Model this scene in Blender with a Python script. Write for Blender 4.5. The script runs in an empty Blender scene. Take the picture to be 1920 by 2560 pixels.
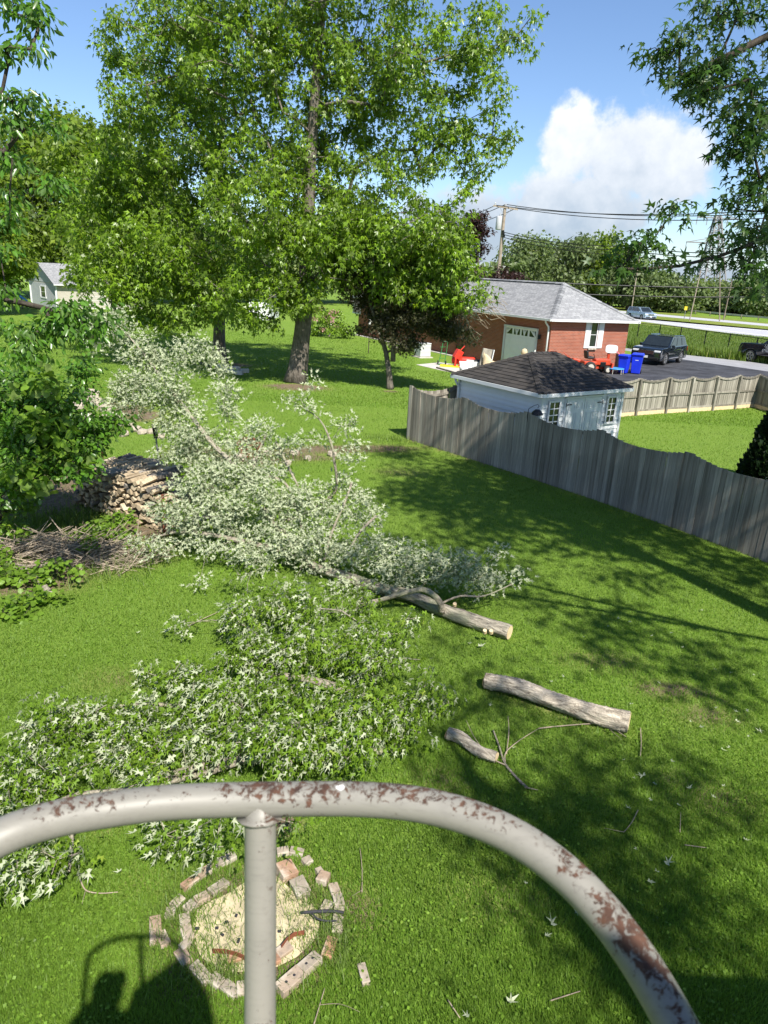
import bpy, math, random
import numpy as np
from math import radians, sin, cos, pi
from mathutils import Vector, Matrix
random.seed(7); rng = np.random.default_rng(7)
sc = bpy.context.scene
COL = sc.collection

# ---------------------------------------------------------------- camera
PITCH, ROLL, FPX, CAMH = radians(18.7), radians(3.0), 1776.0, 5.5
cam_d = bpy.data.cameras.new('camera'); cam = bpy.data.objects.new('camera', cam_d); COL.objects.link(cam)
cam.matrix_world = Matrix.Translation((0, 0, CAMH)) @ Matrix.Rotation(pi/2 - PITCH, 4, 'X') @ Matrix.Rotation(ROLL, 4, 'Z')
cam_d.sensor_fit = 'VERTICAL'; cam_d.sensor_height = 36.0; cam_d.lens = 36.0*FPX/2560.0
cam_d.clip_start = 0.05; cam_d.clip_end = 6000
cam_d.dof.use_dof = True; cam_d.dof.focus_distance = 13.0; cam_d.dof.aperture_fstop = 9.0
sc.camera = cam
sc.render.resolution_x, sc.render.resolution_y = 768, 1024

# ---------------------------------------------------------------- sky, sun, exposure
SUN = Vector((0.273, -0.596, 0.755)).normalized()
w = bpy.data.worlds.new('World'); sc.world = w; w.use_nodes = True
nt = w.node_tree; nt.nodes.clear()
def wn(t, **k):
    n = nt.nodes.new(t)
    for a, b in k.items(): setattr(n, a, b)
    return n
def wl(a, b): nt.links.new(a, b)
out = wn('ShaderNodeOutputWorld'); bg = wn('ShaderNodeBackground'); bg.inputs['Strength'].default_value = 0.079
sky = wn('ShaderNodeTexSky', sky_type='NISHITA'); sky.sun_disc = False
sky.sun_elevation = math.asin(SUN.z); sky.sun_rotation = math.atan2(SUN.x, SUN.y)
sky.altitude = 200; sky.air_density = 1.0; sky.dust_density = 0.3; sky.ozone_density = 2.4
tc = wn('ShaderNodeTexCoord')
def M(op, a, b=None, c=None, clamp=False):
    n = wn('ShaderNodeMath', operation=op); n.use_clamp = clamp
    for i, v in enumerate((a, b, c)):
        if v is None: continue
        if hasattr(v, 'is_linked'): wl(v, n.inputs[i])
        else: n.inputs[i].default_value = v
    return n.outputs[0]
sep = wn('ShaderNodeSeparateXYZ'); wl(tc.outputs['Generated'], sep.inputs[0])
az = M('ARCTAN2', sep.outputs[0], sep.outputs[1]); el = M('ARCSINE', sep.outputs[2])
warp = wn('ShaderNodeTexNoise'); warp.inputs['Scale'].default_value = 13; warp.inputs['Detail'].default_value = 10; warp.inputs['Roughness'].default_value = .62
wl(tc.outputs['Generated'], warp.inputs['Vector'])
warp2 = wn('ShaderNodeTexNoise'); warp2.inputs['Scale'].default_value = 45; warp2.inputs['Detail'].default_value = 6
wl(tc.outputs['Generated'], warp2.inputs['Vector'])
nz = M('ADD', M('MULTIPLY', M('SUBTRACT', warp.outputs['Fac'], .5), 3.4), M('MULTIPLY', M('SUBTRACT', warp2.outputs['Fac'], .5), 1.3))
def blob(a0, e0, ra, re):      # soft cloud lobe in azimuth / elevation (degrees)
    u = M('DIVIDE', M('SUBTRACT', az, radians(a0)), radians(ra)); v = M('DIVIDE', M('SUBTRACT', el, radians(e0)), radians(re))
    return M('SUBTRACT', 1.0, M('SQRT', M('ADD', M('MULTIPLY', u, u), M('MULTIPLY', v, v))))
def mx(*a):
    r = a[0]
    for b in a[1:]: r = M('SMOOTH_MAX', r, b, .15)
    return r
big = mx(blob(16.3, 8.6, 6.0, 4.4), blob(13.0, 4.6, 7.8, 3.6), blob(12.2, 9.4, 3.2, 3.0), blob(19.0, 7.8, 3.6, 3.4), blob(5.5, 3.2, 9, 3.6), blob(24, .3, 14, 2.2), blob(27.5, 2.6, 3, 1.8), blob(-14, .0, 22, 4.0), blob(48,5,9,4), blob(-60,9,14,5), blob(90,14,16,6), blob(170,16,24,8), blob(-120,12,20,6))
dens = M('ADD', M('SUBTRACT', M('MULTIPLY', big, 2.5), .22), nz)
cr = wn('ShaderNodeMapRange'); cr.interpolation_type = 'SMOOTHSTEP'
wl(dens, cr.inputs['Value']); cr.inputs['From Min'].default_value = .15; cr.inputs['From Max'].default_value = 1.05
# cloud shade: bright tops, greyer belly
belly = M('ADD', M('MULTIPLY', M('SUBTRACT', el, radians(6.2)), 7.5), M('MULTIPLY', nz, .45))
br = wn('ShaderNodeMapRange'); wl(belly, br.inputs['Value']); br.inputs['From Min'].default_value = -.45; br.inputs['From Max'].default_value = .75
cc = wn('ShaderNodeMix', data_type='RGBA'); wl(br.outputs[0], cc.inputs[0])
cc.inputs[6].default_value = (3.4, 4.1, 5.0, 1); cc.inputs[7].default_value = (7.6, 7.7, 7.9, 1)
mixc = wn('ShaderNodeMix', data_type='RGBA'); wl(M('MULTIPLY', cr.outputs[0], .93), mixc.inputs[0])
tint = wn('ShaderNodeMix', data_type='RGBA', blend_type='MULTIPLY'); tint.inputs[0].default_value = 1
wl(sky.outputs[0], tint.inputs[6]); tint.inputs[7].default_value = (.95, 1.03, 1.16, 1)
wl(tint.outputs[2], mixc.inputs[6]); wl(cc.outputs[2], mixc.inputs[7])
wl(mixc.outputs[2], bg.inputs['Color']); wl(bg.outputs[0], out.inputs['Surface'])
sd = bpy.data.lights.new('sun', 'SUN'); sd.energy = 4.9; sd.angle = radians(.53); sd.color = (1, .95, .86)
so = bpy.data.objects.new('sun', sd); COL.objects.link(so); so.rotation_euler = SUN.to_track_quat('Z', 'Y').to_euler(); so.location = (0, -20, 40)
sc.view_settings.view_transform = 'Standard'; sc.view_settings.look = 'None'; sc.view_settings.gamma = 1
sc.view_settings.exposure = 0.90
try: sc.view_settings.use_curve_mapping = False
except Exception: pass
sc.cycles.max_bounces = 6; sc.cycles.diffuse_bounces = 3; sc.cycles.transmission_bounces = 4; sc.cycles.transparent_max_bounces = 4

# ---------------------------------------------------------------- photo measurements -> places in the world
def ray(x, y):
    a, b = (x-960)/FPX, -(y-1280)/FPX
    a2, b2 = a*cos(ROLL)-b*sin(ROLL), a*sin(ROLL)+b*cos(ROLL)
    return np.array([a2, cos(PITCH)+b2*sin(PITCH), -sin(PITCH)+b2*cos(PITCH)])
def G(x, y, z=0.0):
    d = ray(x, y); return d*((z-CAMH)/d[2]) + np.array([0, 0, CAMH])
def AY(x, y, Y):
    d = ray(x, y); return d*(Y/d[1]) + np.array([0, 0, CAMH])
def ss(a, b, v):
    t = np.clip((v-a)/(b-a), 0, 1); return t*t*(3-2*t)
def terr(x, y): return 0.5*ss(35.5, 41, y)*ss(8.5, 12.5, x)

# ---------------------------------------------------------------- helpers
def link(o, parent=None):
    COL.objects.link(o)
    if parent is not None: o.parent = parent
    return o
def tag(o, label=None, cat=None, group=None, kind=None):
    if label: o['label'] = label
    if cat: o['category'] = cat
    if group: o['group'] = group
    if kind: o['kind'] = kind
    return o
def thing(name, label, cat, loc=(0, 0, 0), rz=0.0, group=None):
    o = bpy.data.objects.new(name, None); o.empty_display_size = .2; link(o)
    o.location = loc; o.rotation_euler = (0, 0, rz); return tag(o, label, cat, group)
class MB:
    def __init__(s): s.v = []; s.f = []; s.m = []; s.n = 0
    def add(s, v, f, mi=0):
        v = [tuple(map(float, p)) for p in v]; s.v += v; s.f += [tuple(i+s.n for i in q) for q in f]; s.m += [mi]*len(f); s.n += len(v); return s
    def box(s, c, d, rz=0.0, mi=0, ry=0.0, rx=0.0, taper=1.0):
        hx, hy, hz = d[0]/2, d[1]/2, d[2]/2
        R = np.array((Matrix.Rotation(rz, 3, 'Z') @ Matrix.Rotation(ry, 3, 'Y') @ Matrix.Rotation(rx, 3, 'X')))
        P = []
        for z in (-1, 1):
            k = taper if z > 0 else 1.0
            for x, y in ((-1, -1), (1, -1), (1, 1), (-1, 1)): P.append(R @ np.array([x*hx*k, y*hy*k, z*hz]) + np.array(c, float))
        return s.add(P, [(3, 2, 1, 0), (4, 5, 6, 7), (0, 1, 5, 4), (1, 2, 6, 5), (2, 3, 7, 6), (3, 0, 4, 7)], mi)
    def bar(s, a, b, wd, h, mi=0):
        a, b = np.array(a, float), np.array(b, float); d = b-a; L = np.linalg.norm(d); d /= L
        up = np.array([0, 0, 1.]) if abs(d[2]) < .95 else np.array([1., 0, 0])
        s1 = np.cross(d, up); s1 /= np.linalg.norm(s1); s2 = np.cross(s1, d)
        P = []
        for q in (a, b):
            for i, j in ((-1, -1), (1, -1), (1, 1), (-1, 1)): P.append(q+s1*i*wd/2+s2*j*h/2)
        return s.add(P, [(0, 1, 2, 3), (7, 6, 5, 4), (4, 5, 1, 0), (5, 6, 2, 1), (6, 7, 3, 2), (7, 4, 0, 3)], mi)
    def tube(s, pts, rad, n=8, mi=0, cap=True, mul=None):
        pts = [np.array(p, float) for p in pts]
        if np.isscalar(rad): rad = [rad]*len(pts)
        P = []; F = []; prev = None
        for i, p in enumerate(pts):
            d = pts[min(i+1, len(pts)-1)]-pts[max(i-1, 0)]; d = d/(np.linalg.norm(d)+1e-9)
            if prev is None: a = np.cross(d, [0, 0, 1.]) if abs(d[2]) < .9 else np.cross(d, [1., 0, 0])
            else: a = prev-d*np.dot(prev, d)
            a = a/(np.linalg.norm(a)+1e-9); b = np.cross(d, a); prev = a
            for k in range(n):
                t = 2*pi*k/n; r = rad[i]*(mul(i, k) if mul else 1); P.append(p+(a*cos(t)+b*sin(t))*r)
        for i in range(len(pts)-1):
            for k in range(n):
                k2 = (k+1) % n; F.append((i*n+k, i*n+k2, (i+1)*n+k2, (i+1)*n+k))
        if cap: F.append(tuple(range(n))[::-1]); F.append(tuple(range((len(pts)-1)*n, len(pts)*n)))
        return s.add(P, F, mi)
    def lathe(s, prof, n=16, c=(0, 0, 0), axis='Z', mi=0, ang=0, closed=True):
        P = []; F = []
        for r, z in prof:
            for k in range(n):
                t = 2*pi*k/n+ang; p = (r*cos(t), r*sin(t), z)
                if axis == 'Y': p = (p[0], p[2], p[1])
                if axis == 'X': p = (p[2], p[0], p[1])
                P.append((p[0]+c[0], p[1]+c[1], p[2]+c[2]))
        for i in range(len(prof)-1):
            for k in range(n): k2 = (k+1) % n; F.append((i*n+k, i*n+k2, (i+1)*n+k2, (i+1)*n+k))
        if closed: F.append(tuple(range(n))[::-1]); F.append(tuple(range((len(prof)-1)*n, len(prof)*n)))
        return s.add(P, F, mi)
    def quad(s, a, b, c, d, mi=0): return s.add([a, b, c, d], [(0, 1, 2, 3)], mi)
    def slab(s, poly, z0, z1, mi=0):
        n = len(poly); P = [(p[0], p[1], z0) for p in poly]+[(p[0], p[1], z1) for p in poly]
        F = [tuple(range(n))[::-1], tuple(range(n, 2*n))]+[(i, (i+1) % n, (i+1) % n+n, i+n) for i in range(n)]
        return s.add(P, F, mi)
    def plate(s, quadpts, t, mi=0):   # thin box from 4 coplanar points, thickness along the normal
        q = [np.array(p, float) for p in quadpts]; nn = np.cross(q[1]-q[0], q[2]-q[0]); nn /= np.linalg.norm(nn)
        n = len(q); P = q+[p+nn*t for p in q]
        return s.add(P, [tuple(range(n))[::-1], tuple(range(n, 2*n))]+[(i, (i+1) % n, (i+1) % n+n, i+n) for i in range(n)], mi)
    def mesh(s, name, mats, smooth=False):
        me = bpy.data.meshes.new(name); me.from_pydata(s.v, [], s.f)
        for m in (mats if isinstance(mats, (list, tuple)) else [mats]): me.materials.append(m)
        me.polygons.foreach_set('material_index', s.m)
        if smooth: me.polygons.foreach_set('use_smooth', [True]*len(s.f))
        me.update(); return me
    def build(s, name, mats, parent=None, smooth=False, bevel=0):
        o = bpy.data.objects.new(name, s.mesh(name, mats, smooth)); link(o, parent)
        if bevel:
            b = o.modifiers.new('bevel', 'BEVEL'); b.width = bevel; b.segments = 2; b.limit_method = 'ANGLE'; b.angle_limit = radians(40)
        return o
def arr_mesh(name, V, F, mat, parent=None, attr=None, smooth=False):
    """V (N,3), F (M,k) numpy -> object, quickly"""
    me = bpy.data.meshes.new(name); k = F.shape[1]
    me.vertices.add(len(V)); me.vertices.foreach_set('co', np.ascontiguousarray(V, dtype=np.float32).ravel())
    me.loops.add(F.size); me.loops.foreach_set('vertex_index', np.ascontiguousarray(F, dtype=np.int32).ravel())
    me.polygons.add(len(F)); me.polygons.foreach_set('loop_start', np.arange(0, F.size, k, dtype=np.int32))
    try: me.polygons.foreach_set('loop_total', np.full(len(F), k, dtype=np.int32))
    except Exception: pass
    if attr is not None:
        a = me.attributes.new('rnd', 'FLOAT', 'POINT'); a.data.foreach_set('value', np.ascontiguousarray(attr, dtype=np.float32))
    for m in (mat if isinstance(mat, (list, tuple)) else [mat]): me.materials.append(m)
    if smooth: me.polygons.foreach_set('use_smooth', np.ones(len(F), dtype=bool))
    me.update(calc_edges=True); me.validate()
    o = bpy.data.objects.new(name, me); return link(o, parent)
def dup(root, loc=None, rz=None, label=None, group=None):
    r = root.copy(); COL.objects.link(r)
    if loc is not None: r.location = loc
    if rz is not None: r.rotation_euler = (0, 0, rz)
    if label: r['label'] = label
    if group: r['group'] = group
    for ch in list(root.children):
        c = ch.copy(); COL.objects.link(c); c.parent = r
        for g in ch.children:
            d = g.copy(); COL.objects.link(d); d.parent = c
    return r

# ---------------------------------------------------------------- materials
class NB:
    def __init__(s, name):
        s.m = bpy.data.materials.new(name); s.m.use_nodes = True; s.t = s.m.node_tree; s.t.nodes.clear()
        s.out = s.t.nodes.new('ShaderNodeOutputMaterial')
    def n(s, t, **k):
        n = s.t.nodes.new(t)
        for a, b in k.items(): setattr(n, a, b)
        return n
    def l(s, a, b): s.t.links.new(a, b)
    def coord(s, kind='Object', scale=None, rot=None):
        c = s.n('ShaderNodeTexCoord').outputs[kind]
        if scale is not None:
            mp = s.n('ShaderNodeMapping'); mp.inputs['Scale'].default_value = scale
            if rot: mp.inputs['Rotation'].default_value = rot
            s.l(c, mp.inputs[0]); c = mp.outputs[0]
        return c
    def geo(s): return s.n('ShaderNodeNewGeometry')
    def noise(s, vec, scale, detail=4, rough=.55, dist=0):
        n = s.n('ShaderNodeTexNoise'); n.inputs['Scale'].default_value = scale; n.inputs['Detail'].default_value = detail
        n.inputs['Roughness'].default_value = rough; n.inputs['Distortion'].default_value = dist; s.l(vec, n.inputs['Vector']); return n.outputs['Fac']
    def ramp(s, fac, stops, interp='LINEAR'):
        r = s.n('ShaderNodeValToRGB'); r.color_ramp.interpolation = interp; e = r.color_ramp.elements
        while len(e) < len(stops): e.new(.5)
        for i, (p, c) in enumerate(stops):
            e[i].position = p; e[i].color = tuple(c)+(1,) if not np.isscalar(c) else (c, c, c, 1)
        s.l(fac, r.inputs[0]); return r.outputs[0]
    def mix(s, fac, a, b, bt='MIX'):
        m = s.n('ShaderNodeMix', data_type='RGBA', blend_type=bt)
        for i, v in ((0, fac), (6, a), (7, b)):
            if hasattr(v, 'is_linked'): s.l(v, m.inputs[i])
            elif i == 0: m.inputs[0].default_value = v
            else: m.inputs[i].default_value = tuple(v)+(1,)
        return m.outputs[2]
    def math(s, op, a, b=None, clamp=False):
        n = s.n('ShaderNodeMath', operation=op); n.use_clamp = clamp
        for i, v in enumerate((a, b)):
            if v is None: continue
            if hasattr(v, 'is_linked'): s.l(v, n.inputs[i])
            else: n.inputs[i].default_value = v
        return n.outputs[0]
    def pr(s, col, rough=.6, metal=0, spec=.4, bump=None, bs=.3, bd=.01, coat=0):
        p = s.n('ShaderNodeBsdfPrincipled')
        for key, v in (('Base Color', col), ('Roughness', rough)):
            if hasattr(v, 'is_linked'): s.l(v, p.inputs[key])
            else: p.inputs[key].default_value = (tuple(v)+(1,)) if key == 'Base Color' else v
        p.inputs['Metallic'].default_value = metal; p.inputs['Specular IOR Level'].default_value = spec; p.inputs['Coat Weight'].default_value = coat
        if bump is not None:
            b = s.n('ShaderNodeBump'); b.inputs['Strength'].default_value = bs; b.inputs['Distance'].default_value = bd
            s.l(bump, b.inputs['Height']); s.l(b.outputs[0], p.inputs['Normal'])
        s.l(p.outputs[0], s.out.inputs[0]); return s.m
def plain(name, c, rough=.6, metal=0, spec=.4, var=.18, scale=3.0, bs=.15, coat=0):
    b = NB(name); v = b.coord('Object'); n1 = b.noise(v, scale, 5, .6)
    c = np.array(c); col = b.ramp(n1, [(.3, c*(1-var)), (.7, np.minimum(c*(1+var), 1))])
    r = b.ramp(n1, [(.3, max(rough-.06, 0)), (.7, min(rough+.06, 1))])
    return b.pr(col, r, metal, spec, b.noise(v, scale*14, 3), bs, .004, coat)
def leafmat(name, front, back=None, var=.35, trans=.35, rough=.42, gloss=.3, yellow=None):
    b = NB(name); a = b.n('ShaderNodeAttribute', attribute_name='rnd').outputs['Fac']; g = b.geo()
    f = np.array(front); bk = np.array(back if back is not None else f*1.15)
    y = np.array(yellow) if yellow is not None else f*np.array([1.55, 1.25, .8])
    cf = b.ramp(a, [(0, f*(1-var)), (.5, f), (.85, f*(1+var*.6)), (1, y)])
    cb = b.ramp(a, [(0, bk*(1-var*.5)), (.6, bk), (1, np.minimum(bk*(1+var*.3), 1))])
    col = b.mix(g.outputs['Backfacing'], cf, cb)
    p = b.n('ShaderNodeBsdfPrincipled'); b.l(col, p.inputs['Base Color']); p.inputs['Roughness'].default_value = rough; p.inputs['Specular IOR Level'].default_value = gloss
    t = b.n('ShaderNodeBsdfTranslucent'); b.l(b.mix(.55, col, cf), t.inputs['Color'])
    sc_ = b.n('ShaderNodeMix', data_type='RGBA', blend_type='MULTIPLY'); sc_.inputs[0].default_value = 1
    b.l(cf, sc_.inputs[6]); sc_.inputs[7].default_value = (1.5, 1.6, .7, 1); b.l(sc_.outputs[2], t.inputs['Color'])
    m = b.n('ShaderNodeMixShader'); m.inputs[0].default_value = trans; b.l(p.outputs[0], m.inputs[1]); b.l(t.outputs[0], m.inputs[2])
    b.l(m.outputs[0], b.out.inputs[0]); return b.m
def bark(name, c1, c2, sx=9, sz=2.2, bs=.9, lichen=None, sc3=None, rot=None):
    b = NB(name); v = b.coord('Object', sc3 or (sx, sx, sz))
    if rot is not None:
        m1 = b.n('ShaderNodeMapping'); m1.inputs['Rotation'].default_value = (0, 0, rot); b.l(b.coord('Object'), m1.inputs[0]); m2 = b.n('ShaderNodeMapping'); m2.inputs['Scale'].default_value = sc3; b.l(m1.outputs[0], m2.inputs[0]); v = m2.outputs[0]
    n1 = b.noise(v, 1.6, 8, .7, .6); n2 = b.noise(b.coord('Object'), 2.2, 4)
    col = b.ramp(n1, [(.32, c1), (.62, c2)]); 
    if lichen is not None: col = b.mix(b.ramp(n2, [(.5, 0.), (.62, .8)]), col, lichen)
    return b.pr(col, .9, spec=.15, bump=n1, bs=bs, bd=.05)
def planks(name, cols, grain=(30, 30, 1.2), rough=.85, island=True, stain=None):
    b = NB(name); oi = b.n('ShaderNodeObjectInfo').outputs['Random']
    v = b.n('ShaderNodeCombineXYZ'); b.l(oi, v.inputs[0]); b.l(oi, v.inputs[2])
    ad = b.n('ShaderNodeVectorMath', operation='ADD'); sc2 = b.n('ShaderNodeVectorMath', operation='SCALE'); sc2.inputs['Scale'].default_value = 37
    b.l(v.outputs[0], sc2.inputs[0]); b.l(b.coord('Object', grain), ad.inputs[0]); b.l(sc2.outputs[0], ad.inputs[1])
    n1 = b.noise(ad.outputs[0], 1.0, 7, .65, .4); n3 = b.noise(b.coord('Object', (3, 3, 1.2)), 1.6, 5, .6)
    base = b.ramp(b.math('ADD', b.math('MULTIPLY', n1, .75), b.math('MULTIPLY', oi, .3)), [(.3, cols[0]), (.55, cols[1]), (.78, cols[2])])
    base = b.mix(b.ramp(n3, [(.42, 0.), (.7, .55)]), base, np.array(cols[0])*.8)
    return b.pr(base, rough, spec=.15, bump=n1, bs=.5, bd=.006)
MT = {}
MT['leaf_maple'] = leafmat('maple_leaf_green', (.145, .24, .016), (.17, .245, .05), var=.65, trans=.38, rough=.35, gloss=.4)
MT['leaf_maple_bg'] = leafmat('yellow_green_leaf', (.145, .215, .022), (.16, .22, .05), var=.4, trans=.45)
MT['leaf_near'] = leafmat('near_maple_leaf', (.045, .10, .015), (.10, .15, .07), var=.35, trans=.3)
MT['leaf_silver'] = leafmat('silver_maple_leaf', (.125, .215, .014), (.47, .51, .34), var=.4, trans=.34, rough=.5, yellow=(.24, .32, .04))
MT['leaf_ash'] = leafmat('glossy_ash_leaf', (.085, .19, .02), (.14, .23, .07), var=.4, trans=.38, rough=.3, gloss=.5)
MT['leaf_grape'] = leafmat('grape_leaf', (.14, .24, .025), (.2, .28, .08), var=.3, trans=.4)
MT['leaf_purple'] = leafmat('purple_maple_leaf', (.055, .058, .026), (.09, .08, .05), var=.5, trans=.25, yellow=(.09, .065, .03))
MT['leaf_copper'] = leafmat('copper_leaf', (.032, .014, .012), (.05, .025, .02), var=.5, trans=.25, yellow=(.06, .02, .015))
MT['leaf_far'] = leafmat('hazed_distant_leaf', (.13, .175, .065), (.14, .18, .085), var=.45, trans=.38)  # distance haze put into the leaf colour: paler and less saturated
MT['leaf_dark'] = leafmat('arborvitae_leaf', (.012, .028, .008), (.02, .04, .012), var=.4, trans=.1)
MT['leaf_pink'] = leafmat('pink_blossom', (.45, .22, .24), (.5, .3, .3), var=.3, trans=.3, yellow=(.6, .35, .35))
MT['grass'] = leafmat('grass_blade', (.155, .262, .030), (.155, .262, .032), var=.5, trans=.45, rough=.5, gloss=.25, yellow=(.34, .40, .08))
MT['grass_long'] = leafmat('long_grass_blade', (.13, .20, .03), (.14, .21, .04), var=.45, trans=.4, yellow=(.42, .38, .14))
MT['bark'] = bark('maple_bark', (.05, .042, .034), (.20, .175, .145))
MT['bark_light'] = bark('silver_bark', (.10, .085, .065), (.42, .37, .29), sx=12, sz=12, lichen=(.30, .30, .19))
MT['bark_log'] = bark('furrowed_log_bark', (.11, .088, .066), (.66, .58, .46), sc3=(3.2, 15, 15), bs=1.0)
MT['bark_limb'] = bark('limb_bark', (.09, .078, .06), (.48, .43, .34), sc3=(3.0, 14, 14), rot=radians(38), lichen=(.24, .25, .16), bs=1.0)
MT['bark_dark'] = bark('dark_twig', (.03, .025, .02), (.09, .075, .06))
MT['twig'] = plain('dry_twig', (.27, .22, .16), .85, var=.35)
MT['cut'] = plain('cut_wood', (.62, .47, .28), .8, var=.15, scale=12)
MT['fence_grey'] = planks('weathered_grey_picket', [(.12, .105, .085), (.265, .24, .20), (.43, .395, .33)])
MT['fence_tan'] = planks('weathered_tan_picket', [(.11, .10, .08), (.26, .24, .195), (.43, .40, .335)])
MT['wood_split'] = planks('split_firewood', [(.20, .155, .10), (.44, .35, .24), (.64, .54, .39)], grain=(20, 20, 4))
MT['wood_grey'] = planks('grey_firewood', [(.09, .08, .07), (.2, .18, .16), (.34, .31, .28)], grain=(20, 20, 4))
MT['white'] = plain('white_vinyl', (.66, .67, .66), .45, var=.04)
MT['door_white'] = plain('garage_door_white', (.80, .80, .80), .4, var=.03)
MT['white_trim'] = plain('white_trim_paint', (.66, .67, .67), .4, var=.05)
MT['cream'] = plain('cream_vinyl', (.43, .40, .34), .5, var=.05)
MT['grey_siding'] = plain('grey_siding', (.40, .41, .42), .55, var=.06)
MT['roof_grey'] = planks('grey_asphalt_shingle', [(.13, .135, .145), (.21, .215, .225), (.33, .335, .345)], grain=(2, 2, 9))
MT['glass'] = plain('window_glass', (.015, .02, .022), .06, spec=.9, var=.2)
MT['black_metal'] = plain('black_metal', (.012, .012, .013), .4, .3)
MT['black_plastic'] = plain('black_plastic', (.015, .015, .016), .5)
MT['car_black'] = plain('black_car_paint', (.008, .012, .018), .12, .0, .6, var=.1, bs=.0, coat=1)
MT['car_silver'] = plain('silver_blue_car_paint', (.28, .36, .44), .25, .4, .6, var=.05, bs=0, coat=1)
MT['tyre'] = plain('tyre_rubber', (.02, .02, .02), .8)
MT['alloy'] = plain('alloy_rim', (.62, .63, .65), .3, .8, var=.05)
MT['chrome'] = plain('chrome', (.75, .76, .78), .15, 1, var=.03)
MT['lamp'] = plain('headlamp_lens', (.7, .72, .74), .1, 0, .8, var=.05)
MT['tail'] = plain('tail_lamp', (.25, .01, .01), .2)
MT['blue'] = plain('blue_bin_plastic', (.012, .035, .55), .38, var=.08)
MT['red'] = plain('red_machine_paint', (.62, .035, .018), .4, var=.12)
MT['orange'] = plain('orange_red_tractor_paint', (.45, .05, .018), .4, var=.15)
MT['green_paint'] = plain('green_paint', (.02, .17, .05), .4)
MT['yellow_paint'] = plain('yellow_paint', (.62, .48, .03), .45)
MT['sky_blue'] = plain('light_blue_frame', (.05, .26, .55), .4)
MT['tan_cloth'] = plain('tan_canvas', (.52, .42, .27), .85, var=.15)
MT['steel_lattice'] = plain('galvanised_steel', (.22, .22, .22), .6, .3)
MT['pole_wood'] = planks('utility_pole_wood', [(.16, .13, .10), (.28, .23, .18), (.40, .34, .27)])
MT['rust'] = plain('rusty_iron', (.16, .05, .025), .8, .1, var=.4, scale=8)
MT['char'] = plain('charred_wood', (.025, .025, .03), .8, var=.4)
MT['sand'] = plain('pale_ash_sand', (.44, .37, .24), .95, var=.32, scale=7, bs=1.0)
MT['soil'] = plain('bare_soil', (.14, .095, .06), .95, var=.35, scale=4, bs=.8)
MT['rock'] = plain('pale_limestone', (.36, .31, .24), .85, var=.3, scale=5, bs=.8)
MT['concrete'] = plain('concrete', (.48, .45, .40), .85, var=.15, scale=2, bs=.3)
MT['skin'] = plain('skin', (.5, .32, .24), .5)
MT['shirt'] = plain('dark_shirt', (.05, .06, .09), .8)
MT['jeans'] = plain('blue_jeans', (.06, .09, .16), .8)
MT['grill_grey'] = plain('light_grey_louvre', (.62, .62, .60), .5, var=.05)
MT['grey_plastic'] = plain('transformer_grey', (.42, .43, .44), .45, var=.05)
def brickwall_mat(name, scale=1.0):
    b = NB(name); v = b.coord('UV'); t = b.n('ShaderNodeTexBrick'); b.l(v, t.inputs['Vector'])
    t.inputs['Color1'].default_value = (.35, .092, .046, 1); t.inputs['Color2'].default_value = (.22, .056, .030, 1); t.inputs['Mortar'].default_value = (.36, .30, .25, 1)
    t.inputs['Scale'].default_value = 1; t.inputs['Brick Width'].default_value = .22; t.inputs['Row Height'].default_value = .085; t.inputs['Mortar Size'].default_value = .008; t.inputs['Bias'].default_value = -.2
    n = b.noise(b.coord('Object'), 1.3, 4); col = b.mix(b.ramp(n, [(.35, .0), (.75, .35)]), t.outputs['Color'], (.17, .05, .03))
    inv = b.math('SUBTRACT', 1.0, t.outputs['Fac']); return b.pr(col, .85, spec=.2, bump=inv, bs=.6, bd=.01)
MT['brickwall'] = brickwall_mat('red_brick_courses')
def brick_mat():
    b = NB('pit_brick'); oi = b.n('ShaderNodeObjectInfo').outputs['Random']; v = b.coord('Object'); n = b.noise(v, 14, 6, .7); n2 = b.noise(v, 5, 3)
    base = b.ramp(oi, [(0, (.27, .23, .18)), (.6, (.36, .30, .23)), (.9, (.31, .22, .155)), (1, (.36, .18, .10))])
    base = b.mix(b.ramp(n2, [(.45, 0.), (.65, .7)]), base, (.55, .50, .42)); base = b.mix(b.ramp(n, [(.3, .6), (.5, 0.)]), base, (.10, .09, .08))
    return b.pr(base, .9, spec=.2, bump=n, bs=.6, bd=.01)
MT['brick'] = brick_mat()
def shingle_mat():
    b = NB('dark_brown_shingle'); oi = b.n('ShaderNodeObjectInfo').outputs['Random']; v = b.coord('Object'); n = b.noise(v, 90, 4, .7); n2 = b.noise(v, 2.2, 4)
    base = b.ramp(oi, [(0, (.022, .021, .021)), (.5, (.038, .035, .034)), (1, (.062, .055, .050))]); base = b.mix(b.ramp(n2, [(.4, 0.), (.7, .5)]), base, (.065, .055, .046))
    base = b.mix(.35, base, b.ramp(n, [(.35, (.012, .012, .012)), (.65, (.085, .078, .074))])); return b.pr(base, .9, spec=.2, bump=n, bs=.4, bd=.004)
MT['shingle'] = shingle_mat()
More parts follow.
